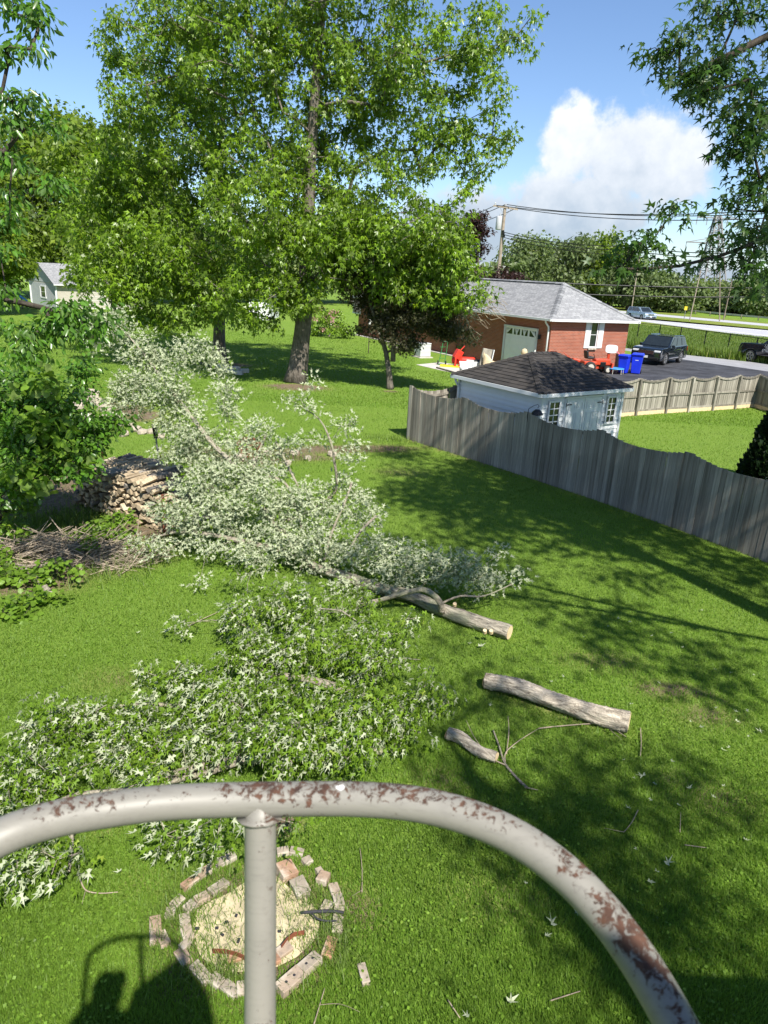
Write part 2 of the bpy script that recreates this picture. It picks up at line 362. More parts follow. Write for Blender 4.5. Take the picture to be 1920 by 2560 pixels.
def roof2():
    b = NB('grey_architectural_shingles'); t = b.n('ShaderNodeTexBrick'); b.l(b.coord('UV'), t.inputs['Vector'])
    t.inputs['Color1'].default_value = (.20, .205, .215, 1); t.inputs['Color2'].default_value = (.33, .335, .34, 1); t.inputs['Mortar'].default_value = (.08, .082, .09, 1)
    t.inputs['Scale'].default_value = 1; t.inputs['Brick Width'].default_value = .31; t.inputs['Row Height'].default_value = .145; t.inputs['Mortar Size'].default_value = .012; t.offset_frequency = 3; t.offset = .37
    n = b.noise(b.coord('Object'), 40, 3); col = b.mix(.25, t.outputs['Color'], b.ramp(n, [(.3, (.1, .1, .11)), (.7, (.4, .4, .41))])); return b.pr(col, .9, spec=.2, bump=b.math('SUBTRACT', 1.0, t.outputs['Fac']), bs=.5, bd=.01)
MT['roof2'] = roof2()
def asphalt(name, c, var=.2, scale=.8, stripes=None):
    b = NB(name); v = b.coord('Object'); n1 = b.noise(v, scale, 6, .6, .4); n2 = b.noise(v, 60, 3); c = np.array(c)
    col = b.ramp(n1, [(.3, c*(1-var)), (.7, c*(1+var))]); col = b.mix(.3, col, b.ramp(n2, [(.3, c*.5), (.7, c*1.6)])); return b.pr(col, .85, spec=.25, bump=n2, bs=.3, bd=.005)
MT['asphalt_dark'] = asphalt('fresh_black_asphalt', (.045, .046, .052), .75, .9)
MT['asphalt'] = asphalt('old_grey_road', (.27, .27, .28), .22, .6)
MT['highway'] = asphalt('pale_highway', (.38, .38, .40), .08, .1)
MT['paint'] = plain('road_paint', (.75, .75, .70), .7)
def lawn_mat():
    b = NB('lawn'); g = b.geo(); v = g.outputs['Position']; a = b.n('ShaderNodeAttribute', attribute_name='rnd').outputs['Fac']
    n0 = b.noise(v, .12, 4, .6, .5); n1 = b.noise(v, 1.1, 6, .65); n2 = b.noise(v, 16, 5, .7); n3 = b.noise(v, 55, 3, .6)
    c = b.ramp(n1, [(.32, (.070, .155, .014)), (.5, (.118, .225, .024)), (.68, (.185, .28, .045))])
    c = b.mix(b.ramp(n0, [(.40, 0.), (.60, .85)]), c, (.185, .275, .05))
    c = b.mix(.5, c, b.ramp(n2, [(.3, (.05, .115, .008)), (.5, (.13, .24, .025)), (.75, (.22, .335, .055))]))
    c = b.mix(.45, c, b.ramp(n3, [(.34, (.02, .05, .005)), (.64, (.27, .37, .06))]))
    soil = b.ramp(b.noise(v, 9, 5, .7), [(.3, (.10, .07, .042)), (.7, (.27, .21, .14))])
    fac = b.math('MULTIPLY', b.math('SUBTRACT', b.math('ADD', a, b.math('MULTIPLY', b.noise(v, 5, 5, .7), .6)), .62), 3.2, clamp=True)
    dry = b.ramp(b.noise(v, 20, 4), [(.3, (.16, .15, .045)), (.7, (.34, .29, .13))])
    c = b.mix(b.math('MULTIPLY', b.math('MULTIPLY', a, 1.6, clamp=True), .55), c, dry); c = b.mix(fac, c, soil)
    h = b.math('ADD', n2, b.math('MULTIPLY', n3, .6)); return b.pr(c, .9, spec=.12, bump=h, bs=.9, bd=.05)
MT['lawn'] = lawn_mat()
def field_mat():
    b = NB('rough_verge'); g = b.geo(); mp = b.n('ShaderNodeMapping'); b.l(g.outputs['Position'], mp.inputs[0]); mp.inputs['Rotation'].default_value = (0, 0, radians(55)); mp.inputs['Scale'].default_value = (.25, 1, 1)
    n1 = b.noise(mp.outputs[0], .5, 7, .7); n2 = b.noise(g.outputs['Position'], 4, 5, .7)
    c = b.ramp(n1, [(.3, (.07, .125, .016)), (.5, (.15, .20, .028)), (.7, (.30, .29, .085))]); c = b.mix(.4, c, b.ramp(n2, [(.3, (.06, .11, .01)), (.7, (.28, .31, .08))])); return b.pr(c, .9, spec=.1, bump=n2, bs=1, bd=.15)
MT['field'] = field_mat()
def rail_mat():
    b = NB('chipped_grey_paint'); v = b.coord('Object'); g = b.geo(); sp = b.n('ShaderNodeSeparateXYZ'); b.l(g.outputs['Normal'], sp.inputs[0])
    n1 = b.noise(v, 75, 9, .78, .6); n2 = b.noise(v, 6, 3); n3 = b.noise(v, 60, 4, .6)
    top = b.ramp(sp.outputs[2], [(.10, 0.), (.9, .15)])
    m = b.math('ADD', b.math('ADD', n1, top), b.math('MULTIPLY', b.math('SUBTRACT', n2, .5), .55))
    mask = b.ramp(m, [(.682, 0.), (.70, 1.)]); speck = b.ramp(n3, [(.70, 0.), (.73, 1.)])
    paint = b.ramp(b.noise(v, 4, 3), [(.3, (.185, .176, .152)), (.7, (.245, .232, .20))]); rust = b.ramp(n3, [(.35, (.035, .017, .011)), (.65, (.098, .045, .026))])
    c = b.mix(b.math('MULTIPLY', speck, .7), b.mix(b.ramp(b.noise(b.coord('Object', (3, 30, 30)), 5, 6, .7), [(.5, 0.), (.8, .5)]), paint, (.12, .11, .095)), (.10, .08, .06)); c = b.mix(mask, c, rust)
    blue = b.ramp(b.noise(v, 9, 5, .6), [(.74, 0.), (.76, 1.)]); c = b.mix(b.math('MULTIPLY', blue, .8), c, (.75, .75, .72))
    p = b.n('ShaderNodeBsdfPrincipled'); b.l(c, p.inputs['Base Color']); b.l(b.mix(mask, (.5, .5, .5), (.9, .9, .9)), p.inputs['Roughness']); p.inputs['Specular IOR Level'].default_value = .5
    bp = b.n('ShaderNodeBump'); bp.inputs['Strength'].default_value = .5; bp.inputs['Distance'].default_value = .002; b.l(b.math('SUBTRACT', b.math('MULTIPLY', n2, .6), mask), bp.inputs['Height']); b.l(bp.outputs[0], p.inputs['Normal'])
    b.l(p.outputs[0], b.out.inputs[0]); return b.m
MT['rail'] = rail_mat()

# ---------------------------------------------------------------- foliage
TPL = {
 'maple': (np.array([(0, .38, .03), (0, .05, 0), (.27, .10, -.12), (.08, .31, .02), (.42, .64, -.17), (.075, .52, .03), (0, 1.02, -.2), (-.075, .52, .03), (-.40, .70, -.12), (-.08, .33, .02), (-.25, .14, -.14)]),
           np.array([(0, i, i+1 if i < 10 else 1) for i in range(1, 11)])),
 'maple_lo': (np.array([(0, .05, 0), (.48, .55, -.1), (.12, .45, .03), (0, 1, -.12), (-.12, .45, .03), (-.48, .55, -.1)]), np.array([(0, 1, 2), (0, 2, 3), (0, 3, 4), (0, 4, 5)])),
 'kite': (np.array([(0, 0, 0), (.33, .5, -.05), (0, 1, -.12), (-.33, .5, .05)]), np.array([(0, 1, 2), (0, 2, 3)])),
 'oval': (np.array([(0, 0, 0), (.2, .3, .05), (.2, .65, .03), (0, 1, -.1), (-.2, .65, .03), (-.2, .3, .05), (0, .5, -.02)]), np.array([(6, 0, 1), (6, 1, 2), (6, 2, 3), (6, 3, 4), (6, 4, 5), (6, 5, 0)])),
 'grape': (np.array([(0, .4, 0), (0, .08, 0), (.34, 0, -.05), (.52, .38, -.08), (.4, .62, 0), (.25, .85, -.06), (0, 1, -.1), (-.25, .85, -.06), (-.4, .62, 0), (-.52, .38, -.08), (-.34, 0, -.05)]),
           np.array([(0, i, i+1 if i < 10 else 1) for i in range(1, 11)])),
}
def nrm(a): return a/(np.linalg.norm(a, axis=-1, keepdims=True)+1e-9)
def leaves(name, P, D, N, S, tpl, mat, parent=None, rnd=None, wide=1.0):
    T, F = TPL[tpl]; P = np.asarray(P); D = nrm(D); X = nrm(np.cross(D, N)); Z = np.cross(X, D); n = len(P); k = len(T)
    V = P[:, None, :] + S[:, None, None]*(T[None, :, 0:1]*wide*X[:, None, :] + T[None, :, 1:2]*D[:, None, :] + T[None, :, 2:3]*Z[:, None, :])
    FF = (F[None]+np.arange(n)[:, None, None]*k).reshape(-1, 3)
    if rnd is None: rnd = rng.random(n)
    return arr_mesh(name, V.reshape(-1, 3), FF, mat, parent, np.repeat(rnd, k))
def spray(C, m, cr, size, flat=.55, droop=.5, up=1.0, jit=.7, clr=.25):
    """leaf positions for clump centres C"""
    n = len(C)*m; c = np.repeat(C, m, axis=0); crr = np.repeat(cr if not np.isscalar(cr) else np.full(len(C), cr), m)
    o = rng.normal(size=(n, 3)); o = nrm(o)*(rng.random((n, 1))**.6); o[:, 2] *= flat
    P = c+o*crr[:, None]; D = o*np.array([1, 1, .6])+np.array([0, 0, -droop])+rng.normal(size=(n, 3))*.45
    N = np.array([0, 0, up])+rng.normal(size=(n, 3))*jit
    S = size*(.65+.6*rng.random(n)); r = np.clip(np.repeat(rng.random(len(C)), m)*clr*2+rng.random(n)*(1-clr)-.1*(1-clr), 0, 1)
    r = np.clip(rng.random(n)*(1-clr)+np.repeat(rng.random(len(C)), m)*clr, 0, 1); return P, D, N, S, r
def ellip(n, c, r, shell=.5):
    o = nrm(rng.normal(size=(n, 3)))*(rng.random((n, 1))**shell); return np.array(c)+o*np.array(r)
def skeleton(nodes, par, targets, maxlen=99, seglen=.8, sag=.06, root=None, pref=.25):
    nodes = [np.array(p, float) for p in nodes]; par = list(par); ends = []
    base = np.array(nodes); dist = np.min(np.linalg.norm(targets[:, None]-base[None], axis=2), axis=1)
    for ti in np.argsort(dist):
        t = targets[ti]; A = np.array(nodes); d = np.linalg.norm(A-t, axis=1)+pref*np.maximum(0, A[:, 2]-t[2])
        j = int(np.argmin(d)); a = nodes[j]; L = np.linalg.norm(t-a)
        if L < .05 or L > maxlen: continue
        k = max(1, int(L/seglen)); prev = j
        for i in range(1, k+1):
            f = i/k; p = a+(t-a)*f+rng.normal(size=3)*L*.035*(1 if i < k else 0); p[2] += L*sag*4*f*(1-f)
            nodes.append(p); par.append(prev); prev = len(nodes)-1
        ends.append(prev)
    return np.array(nodes), np.array(par), ends
def branch_mesh(name, nodes, par, r0, rmin, mat, parent=None, sides=5, expo=.5, skip=0, rfix=None):
    n = len(nodes); cnt = np.ones(n)
    for i in range(n-1, 0, -1):
        if par[i] >= 0: cnt[par[i]] += cnt[i]*1.0
    cnt2 = np.zeros(n); haschild = np.zeros(n, bool); haschild[par[par >= 0]] = True; cnt2[~haschild] = 1
    for i in range(n-1, -1, -1):
        if par[i] >= 0: cnt2[par[i]] += cnt2[i]
    r = rmin*np.maximum(cnt2, 1)**expo; r *= 1.0; k = r0/max(r.max(), 1e-6); r = np.where(r*k > rmin, np.maximum(r*min(k, 1) if k < 1 else rmin+(r-rmin)*(r0-rmin)/max(r.max()-rmin, 1e-6), rmin), rmin)
    idx = np.arange(n)[(par >= 0) & (np.arange(n) >= skip)]; A = nodes[par[idx]]; B = nodes[idx]; d = nrm(B-A)
    ref = np.where(np.abs(d[:, 2:3]) < .9, np.array([[0, 0, 1.]]), np.array([[1., 0, 0]])); X = nrm(np.cross(d, ref)); Y = np.cross(d, X)
    t = np.arange(sides)*2*pi/sides; ct, st = np.cos(t)[None, :, None], np.sin(t)[None, :, None]; ring = X[:, None]*ct+Y[:, None]*st
    ra = np.minimum(r[par[idx]], r[idx]*1.6)[:, None, None]; rb = r[idx][:, None, None]
    V = np.concatenate([A[:, None]+ring*ra, (B+d*.3*r[idx][:, None])[:, None]+ring*rb], axis=1).reshape(-1, 3); m = len(idx)
    q = np.array([(i, (i+1) % sides, (i+1) % sides+sides, i+sides) for i in range(sides)]); F = (q[None]+np.arange(m)[:, None, None]*2*sides).reshape(-1, 4)
    return tag(arr_mesh(name, V, F, mat, parent, None, True), kind='stuff')
def trunk_mb(pts, rad, n=18, flare=0.0, fl_h=1.0, seed=0, ridge=.05):
    rs = np.random.default_rng(seed); ph = rs.random(8)*6.28; pts = [np.array(p, float) for p in pts]; z0 = pts[0][2]
    # resample
    P = []; Rr = []
    for i in range(len(pts)-1):
        for k in range(5): f = k/5; P.append(pts[i]*(1-f)+pts[i+1]*f); Rr.append(rad[i]*(1-f)+rad[i+1]*f)
    P.append(pts[-1]); Rr.append(rad[-1]); rr = [r*(1+flare*math.exp(-(p[2]-z0)/fl_h)) for p, r in zip(P, Rr)]
    def mul(i, k):
        a = 2*pi*k/n; h = P[i][2]-z0
        return 1+ridge*sin(5*a+ph[0]+h*.4)+ridge*.7*sin(9*a+ph[1]-h*.3)+(.35*flare*math.exp(-h/fl_h*1.4)*(sin(4*a+ph[2])))
    mb = MB(); mb.tube(P, rr, n, mul=mul); return mb
def tree(name, label, cat, base, top, tr, blobs, leafmat_, tpl='maple_lo', size=.13, m=90, cr=.9, barkm=None, flare=.35, group=None, droop=.5, lean=None, shell=.45, limb_r=None, seg=1.1, jit=.7, tilt=0, flat=.55, twig=.012, clr=.25):
    """base (x,y,z); top: trunk leader end; blobs: (centre, radii, n clumps)"""
    barkm = barkm or MT['bark']; t = thing(name, label, cat, tuple(base), 0, group); B = np.array(base, float)
    P0 = [B+(np.array(top)-B)*f+np.array([sin(f*5+base[0])*.18, cos(f*4+base[1])*.15, 0])*(f > 0) for f in np.linspace(0, 1, 7)]
    rad = [tr*(1-.80*f) for f in np.linspace(0, 1, 7)]
    trunk_mb([p-B for p in P0], rad, flare=flare, fl_h=tr*1.6, seed=int(abs(B[0]*7+B[1]))).build('trunk', barkm, t, True)
    C = np.concatenate([ellip(n, c, r, shell) for c, r, n in blobs])
    zmin = B[2]+np.linalg.norm(np.array(top)-B)*.18; ns = [p for p in np.array(P0) if p[2] >= zmin] or P0[-3:]
    # densify the leader
    nn = [];
    for i in range(len(ns)-1):
        for k in range(3): nn.append(ns[i]+(ns[i+1]-ns[i])*k/3)
    nn.append(ns[-1]); par = [-1]+list(range(len(nn)-1)); N, Pp, ends = skeleton(nn, par, C, seglen=seg)
    branch_mesh('branches', N-B, Pp, limb_r or tr*.55, twig, barkm, t, 5, skip=len(nn))
    P, D, Nn, S, r = spray(C, m, cr, size, flat=flat, droop=droop, jit=jit, clr=clr)
    tag(leaves('crown', P-B, D, Nn, S, tpl, leafmat_, t, r), kind='stuff'); return t
def place(t, base):
    """put the thing's Empty at its base without moving its parts"""
    b = Vector(base); t.location = b
    for c in t.children: c.location = Vector(c.location)-b
    return t
def V3(p, z=None): return np.array([p[0], p[1], p[2] if z is None else z], float)
def uvpoly(name, pts, mat, parent=None, u=None, origin=None, thick=0):
    pts = [np.array(p, float) for p in pts]; n = np.cross(pts[1]-pts[0], pts[-1]-pts[0]); n /= np.linalg.norm(n)
    u = np.array(u if u is not None else pts[1]-pts[0], float); u /= np.linalg.norm(u); v = np.cross(n, u); o0 = pts[0] if origin is None else np.array(origin)
    k = len(pts); vs = list(pts); fs = [tuple(range(k))]
    if thick: vs += [p-n*thick for p in pts]; fs += [tuple(range(k, 2*k))[::-1]]+[(i+k, (i+1) % k+k, (i+1) % k, i) for i in range(k)]
    me = bpy.data.meshes.new(name); me.from_pydata([tuple(p) for p in vs], [], fs); me.materials.append(mat); uv = me.uv_layers.new(name='UVMap')
    for l in me.loops:
        d = np.array(me.vertices[l.vertex_index].co)-o0; uv.data[l.index].uv = (d.dot(u), d.dot(v))
    return link(bpy.data.objects.new(name, me), parent)

# ================================================================= GROUND
gx = np.concatenate([[-3000, -1200, -500, -250], np.arange(-120, -30, 6), np.arange(-30, -8, 1.), np.arange(-8, 14, .16), np.arange(14, 30, 1.), np.arange(30, 120, 6), [200, 400, 1000, 3000]])
gy = np.concatenate([[-400, -120, -40, -14], np.arange(-8, 2, 1.), np.arange(2, 20, .16), np.arange(20, 46, .5), np.arange(46, 130, 4), [160, 220, 400, 900, 2000, 4500]])
XX, YY = np.meshgrid(gx, gy); DI = np.zeros_like(XX)
def stain(px_, py_, rx, ry, amt=1.0, rot=0, soft=1.5):
    c = G(px_, py_); dx, dy = XX-c[0], YY-c[1]; u = (dx*cos(rot)+dy*sin(rot))/rx; v = (-dx*sin(rot)+dy*cos(rot))/ry
    np.maximum(DI, amt*np.clip(1.25-np.sqrt(u*u+v*v)**soft, 0, 1), out=DI)
stain(640, 2320, .98, .98, .72); stain(480, 2450, .6, .35, .5); stain(890, 2280, .35, .4, .55); stain(360, 2200, .35, .25, .35)
stain(700, 2065, .3, .25, .8); stain(660, 2010, .2, .2, .6); stain(740, 968, 1.9, 1.2, .85); stain(548, 912, 2.2, 1.5, .8); stain(975, 978, .5, .4, .8)
stain(880, 1122, 2.6, .55, .95, radians(12)); stain(730, 1140, 1.6, .6, .8, radians(-5)); stain(620, 1150, 1.5, .7, .9); stain(500, 1130, 1.5, .8, .6); stain(330, 1030, 3.0, .9, .85, radians(-48))
stain(150, 1400, 2.2, 1.1, .8, radians(15)); stain(30, 1440, 1.6, 1.0, .9); stain(130, 1230, 2.4, 2.2, .9); stain(300, 1330, 1.3, .7, .8); stain(1660, 1725, .55, .3, .6); stain(1770, 1790, .6, .35, .5); stain(1740, 1730, .5, .16, .65, radians(-30))
stain(1690, 1950, .3, .2, .4); stain(1490, 1115, .4, .9, .3)
# bare strip at the foot of the grey fence
for a, b_ in (((0.67, 24.29), (3.98, 20.43)), ((3.98, 20.43), (6.48, 17.15)), ((6.48, 17.15), (8.35, 14.37)), ((8.35, 14.37), (12, 8.9))):
    a, b_ = np.array(a), np.array(b_); d = b_-a; L2 = d.dot(d); tt = np.clip(((XX-a[0])*d[0]+(YY-a[1])*d[1])/L2, 0, 1); dd = np.hypot(XX-a[0]-tt*d[0], YY-a[1]-tt*d[1])
    np.maximum(DI, .62*np.clip(1.1-dd/.22, 0, 1), out=DI)
stain(1100, 1950, .5, .3, .42); stain(1500, 1650, .8, .4, .4); stain(300, 1700, .7, .4, .38); stain(1250, 2250, .6, .4, .38); stain(1800, 2000, .6, .4, .42); stain(1000, 1180, .9, .6, .4); stain(250, 2050, .5, .3, .4); stain(1390, 1770, 1.1, .3, .45, radians(-28))
ZZ = terr(XX, YY); nxg, nyg = len(gx), len(gy)
Vg = np.stack([XX, YY, ZZ], -1).reshape(-1, 3); ii = np.arange(nyg-1)[:, None]*nxg+np.arange(nxg-1)[None]; Fg = np.stack([ii, ii+1, ii+nxg+1, ii+nxg], -1).reshape(-1, 4)
tag(arr_mesh('ground', Vg, Fg, MT['lawn'], None, DI.ravel()), kind='structure')
from numpy import interp
def dirt_at(x, y):
    ix = np.clip(np.searchsorted(gx, x)-1, 0, nxg-2); iy = np.clip(np.searchsorted(gy, y)-1, 0, nyg-2); return DI[iy, ix]
def sheet(name, pts, z, mat, kind='structure', zt=None):
    mb = MB(); mb.add([(p[0], p[1], z) for p in pts], [tuple(range(len(pts)))]); o = mb.build(name, mat); return tag(o, kind=kind)
# ---- lawn blades, denser close by
def blades(name, n, y0, y1, h, wd, mat, pw=1.0, spread=.60, keep=None):
    # sample ground distances so that density falls with distance
    u = rng.random(n); Y = (y0**(1-pw)+(y1**(1-pw)-y0**(1-pw))*u)**(1/(1-pw)) if abs(pw-1) > 1e-6 else y0*(y1/y0)**u
    X = (rng.random(n)*2-1)*(spread*Y+1.0)
    d = dirt_at(X, Y); k = rng.random(n) > np.clip((d-.42)*2.6, 0, .97); fx = [.67, 3.98, 6.48, 8.35, 12.0][::-1]; fy = [24.29, 20.43, 17.15, 14.37, 8.9][::-1]
    if keep is not None: k &= keep(X, Y)
    X, Y, d = X[k], Y[k], d[k]; n = len(X); P = np.stack([X, Y, terr(X, Y)], -1); a = rng.random(n)*2*pi; tilt = .25+.75*rng.random(n)
    D = np.stack([np.cos(a)*tilt, np.sin(a)*tilt, np.ones(n)], -1); D = nrm(D); W = np.stack([-np.sin(a), np.cos(a), np.zeros(n)], -1)
    hh = h*(.5+.9*rng.random(n))*(1+.012*Y); ww = wd*(.7+.6*rng.random(n))*(1+.045*Y)
    V = np.stack([P-W*ww[:, None]/2, P+W*ww[:, None]/2, P+D*hh[:, None]], 1).reshape(-1, 3); F = np.arange(3*n).reshape(-1, 3)
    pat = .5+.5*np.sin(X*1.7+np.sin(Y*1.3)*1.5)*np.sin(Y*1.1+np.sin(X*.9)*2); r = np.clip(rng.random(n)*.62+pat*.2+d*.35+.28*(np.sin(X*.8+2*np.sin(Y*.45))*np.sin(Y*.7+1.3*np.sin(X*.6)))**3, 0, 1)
    return tag(arr_mesh(name, V, F, mat, None, np.repeat(r, 3)), kind='stuff')
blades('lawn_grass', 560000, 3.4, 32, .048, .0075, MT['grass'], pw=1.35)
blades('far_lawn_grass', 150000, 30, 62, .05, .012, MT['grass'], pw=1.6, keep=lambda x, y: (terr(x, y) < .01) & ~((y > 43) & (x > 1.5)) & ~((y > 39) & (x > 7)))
# clover leaves in the near lawn
n = 13000; Y = 3.5+10*rng.random(n)**1.5; X = (rng.random(n)*2-1)*(.6*Y+.6); kk = (dirt_at(X, Y) < .45) & (np.sin(X*2.1+1)*np.sin(Y*1.7)+rng.normal(size=n)*.4 > .05); X, Y = X[kk], Y[kk]; n = len(X)
P = np.stack([X, Y, .03+.03*rng.random(n)], -1); a = rng.random(n)*2*pi; D = np.stack([np.cos(a), np.sin(a), rng.normal(size=n)*.25], -1); N = np.array([0, 0, 1.])+rng.normal(size=(n, 3))*.4
tag(leaves('clover', P, D, N, .020+.02*rng.random(n), 'kite', MT['grass'], None, rng.random(n)*.9, 1.3), kind='stuff')

# ================================================================= DRIVEWAY, ROADS (on the ground that lies half a metre higher)
ZR = 0.5
def Gr(x, y): return G(x, y, ZR)
sheet('driveway', [Gr(1400, 925), Gr(1560, 905), Gr(1575, 898), Gr(1700, 898), Gr(1940, 932), Gr(2100, 965), Gr(1960, 968), Gr(1800, 962), Gr(1600, 955), Gr(1440, 960)], ZR+.02, MT['asphalt_dark'])
sheet('frontage_road', [Gr(1300, 846), Gr(1566, 864), Gr(1697, 878.5), Gr(1920, 911), Gr(2400, 982), Gr(2400, 1015), Gr(1920, 938), Gr(1700, 899), Gr(1560, 876), Gr(1300, 858)], ZR+.010, MT['asphalt'])
def lineY(p, q, x): return p[1]+(q[1]-p[1])*(x-p[0])/(q[0]-p[0])
def band(name, p1, q1, p2, q2, z, mat, x0=1300, x1=2500):
    a, b_ = Gr(*p1), Gr(*q1); c, d = Gr(*p2), Gr(*q2)
    def ext(p, q, t): return p+(q-p)*t
    sheet(name, [ext(a, b_, -1.2), ext(a, b_, 2.6), ext(c, d, 2.6), ext(c, d, -1.2)], z, mat)
HW = ((1618.6, 799.6), (1920, 826), (1607, 804.3), (1920, 845.7)); FW = ((1620, 783.2), (1920, 810), (1620, 788.3), (1920, 815.8))
band('verge', (1600, 774), (1920, 806), (1560, 868), (1920, 905), ZR+.004, MT['field'])
band('highway_near_carriageway', *HW, ZR+.012, MT['highway']); band('highway_far_carriageway', *FW, ZR+.012, MT['highway'])
band('shoulder_line', (1612, 803.1), (1920, 840.2), (1612, 803.7), (1920, 841.0), ZR+.03, MT['paint'])
band('median_line', (1620, 801.0), (1920, 828.0), (1620, 801.4), (1920, 828.7), ZR+.03, MT['paint'])
# tall grass on the verge
n = 60000; u = rng.random(n); v = rng.random(n); pa, pb, pc, pd = [Gr(*p) for p in ((1480, 800), (1980, 850), (1500, 864), (1990, 918))]
Pq = (pa*(1-u)[:, None]+pb*u[:, None])*(1-v)[:, None]+(pc*(1-u)[:, None]+pd*u[:, None])*v[:, None]; a = rng.random(n)*2*pi
D = np.stack([np.cos(a)*.35, np.sin(a)*.35, np.ones(n)], -1); W = np.stack([-np.sin(a), np.cos(a), np.zeros(n)], -1); hh = (.12+.55*v**3)*(.5+rng.random(n)); 
Vt = np.stack([Pq-W*.05, Pq+W*.05, Pq+D*hh[:, None]], 1).reshape(-1, 3)
tag(arr_mesh('verge_grass', Vt, np.arange(3*n).reshape(-1, 3), MT['grass_long'], None, np.repeat(rng.random(n), 3)), kind='stuff')

# guard rail with posts, behind the far carriageway
gr_t = thing('guard_rail', 'long low weathered guard rail running beyond the far carriageway', 'guard rail')
p0, p1 = Gr(1530, 765), Gr(1990, 811); p0[2] = p1[2] = ZR; Lg = np.linalg.norm(p1-p0); mb = MB(); mb.bar(p0+[0, 0, .62], p1+[0, 0, .62], .08, .30); mb.build('rail_beam', MT['concrete'], gr_t)
n = int(Lg/3.8); pm = MB().box((0, 0, .38), (.14, .14, .76)).mesh('post', MT['pole_wood'])
for i in range(n+1):
    o = link(bpy.data.objects.new('post', pm), gr_t); o.location = p0+(p1-p0)*i/n+np.array([-.1, .2, 0])
place(gr_t, p0)

# chain-link fence along the frontage road
cf = thing('chain_link_fence', 'thin black chain link fence with slim posts along the grassy verge', 'fence')
cpt = [Gr(x, y) for x, y in ((1540, 846), (1592, 848), (1645, 853), (1697, 860), (1758, 872), (1817, 882), (1885, 894), (1960, 908), (2040, 923))]
for p in cpt: p[2] = ZR
hgt = [1.5]*9
pm = MB().tube([(0, 0, 0), (0, 0, 1.55)], .045, 6).mesh('post', MT['black_metal'])
for p in cpt: o = link(bpy.data.objects.new('post', pm), cf); o.location = p
mb = MB(); mb.tube([p+[0, 0, 1.5] for p in cpt], .03, 5); mb.build('top_rail', MT['black_metal'], cf)
mb = MB()
for i in range(len(cpt)-1):
    a, b_ = cpt[i], cpt[i+1]; L = np.linalg.norm(b_-a); k = int(L/.35)
    for j in range(k):
        f0 = a+(b_-a)*j/k; f1 = a+(b_-a)*(j+1)/k
        mb.bar(f0+[0, 0, .05], f1+[0, 0, 1.48], .005, .005); mb.bar(f1+[0, 0, .05], f0+[0, 0, 1.48], .005, .005)
tag(mb.build('wire_mesh', MT['black_metal'], cf), kind='stuff'); place(cf, cpt[0])

# ================================================================= BRICK HOUSE
HZ = 3.26
A = G(1381, 800, HZ)[:2]; Bp = G(1582, 806, HZ)[:2]; El = G(864, 741, HZ)[:2]
vd = (Bp-A); Wd = np.linalg.norm(vd); vd = vd/Wd; ud = (El-A); Ll = np.linalg.norm(ud); ud /= Ll
ud = nrm(ud*1.0+np.array([-vd[1], vd[0]])*.35); vd = nrm(vd*1.0+np.array([ud[1], -ud[0]])*.5)
bh = thing('brick_house', 'long low red brick house with grey hipped roof and white garage door', 'house')
cs = [A, A+vd*Wd, A+vd*Wd+ud*Ll, A+ud*Ll]
def H3(p, z): return (p[0], p[1], z)
zb = [-.3]*4
uvpoly('wall', [H3(cs[0], -.2), H3(cs[1], -.2), H3(cs[1], HZ), H3(cs[0], HZ)], MT['brickwall'], bh)['label'] = 'sunlit narrow end wall of red brick'
uvpoly('wall', [H3(cs[3], -.2), H3(cs[0], -.2), H3(cs[0], HZ), H3(cs[3], HZ)], MT['brickwall'], bh)['label'] = 'long side wall of red brick with the garage door'
uvpoly('wall', [H3(cs[1], -.2), H3(cs[2], -.2), H3(cs[2], HZ), H3(cs[1], HZ)], MT['brickwall'], bh); uvpoly('wall', [H3(cs[2], -.2), H3(cs[3], -.2), H3(cs[3], HZ), H3(cs[2], HZ)], MT['brickwall'], bh)
ov = .42; ec = [cs[0]-vd*ov-ud*ov, cs[1]+vd*ov-ud*ov, cs[2]+vd*ov+ud*ov, cs[3]-vd*ov+ud*ov]; RZ = 5.33
r0 = cs[0]+vd*Wd/2+ud*(Wd/2-.1); r1 = cs[3]+vd*Wd/2-ud*(Wd/2-.1); ez = HZ+.04
for pts in ([H3(ec[0], ez), H3(ec[1], ez), H3(r0, RZ)], [H3(ec[3], ez), H3(ec[0], ez), H3(r0, RZ), H3(r1, RZ)], [H3(ec[1], ez), H3(ec[2], ez), H3(r1, RZ), H3(r0, RZ)], [H3(ec[2], ez), H3(ec[3], ez), H3(r1, RZ)]):
    rf = uvpoly('roof', pts, MT['roof2'], bh)
mb = MB()
mb.slab([ec[0], ec[1], ec[2], ec[3]], ez-.06, ez-.03); mb.build('soffit', MT['white_trim'], bh)
g0 = [np.array(H3(p, ez-.03)) for p in ec]
for i in range(4):
    mb = MB(); mb.bar(g0[i], g0[(i+1) % 4], .13, .13); mb.build('gutter', MT['white_trim'], bh)
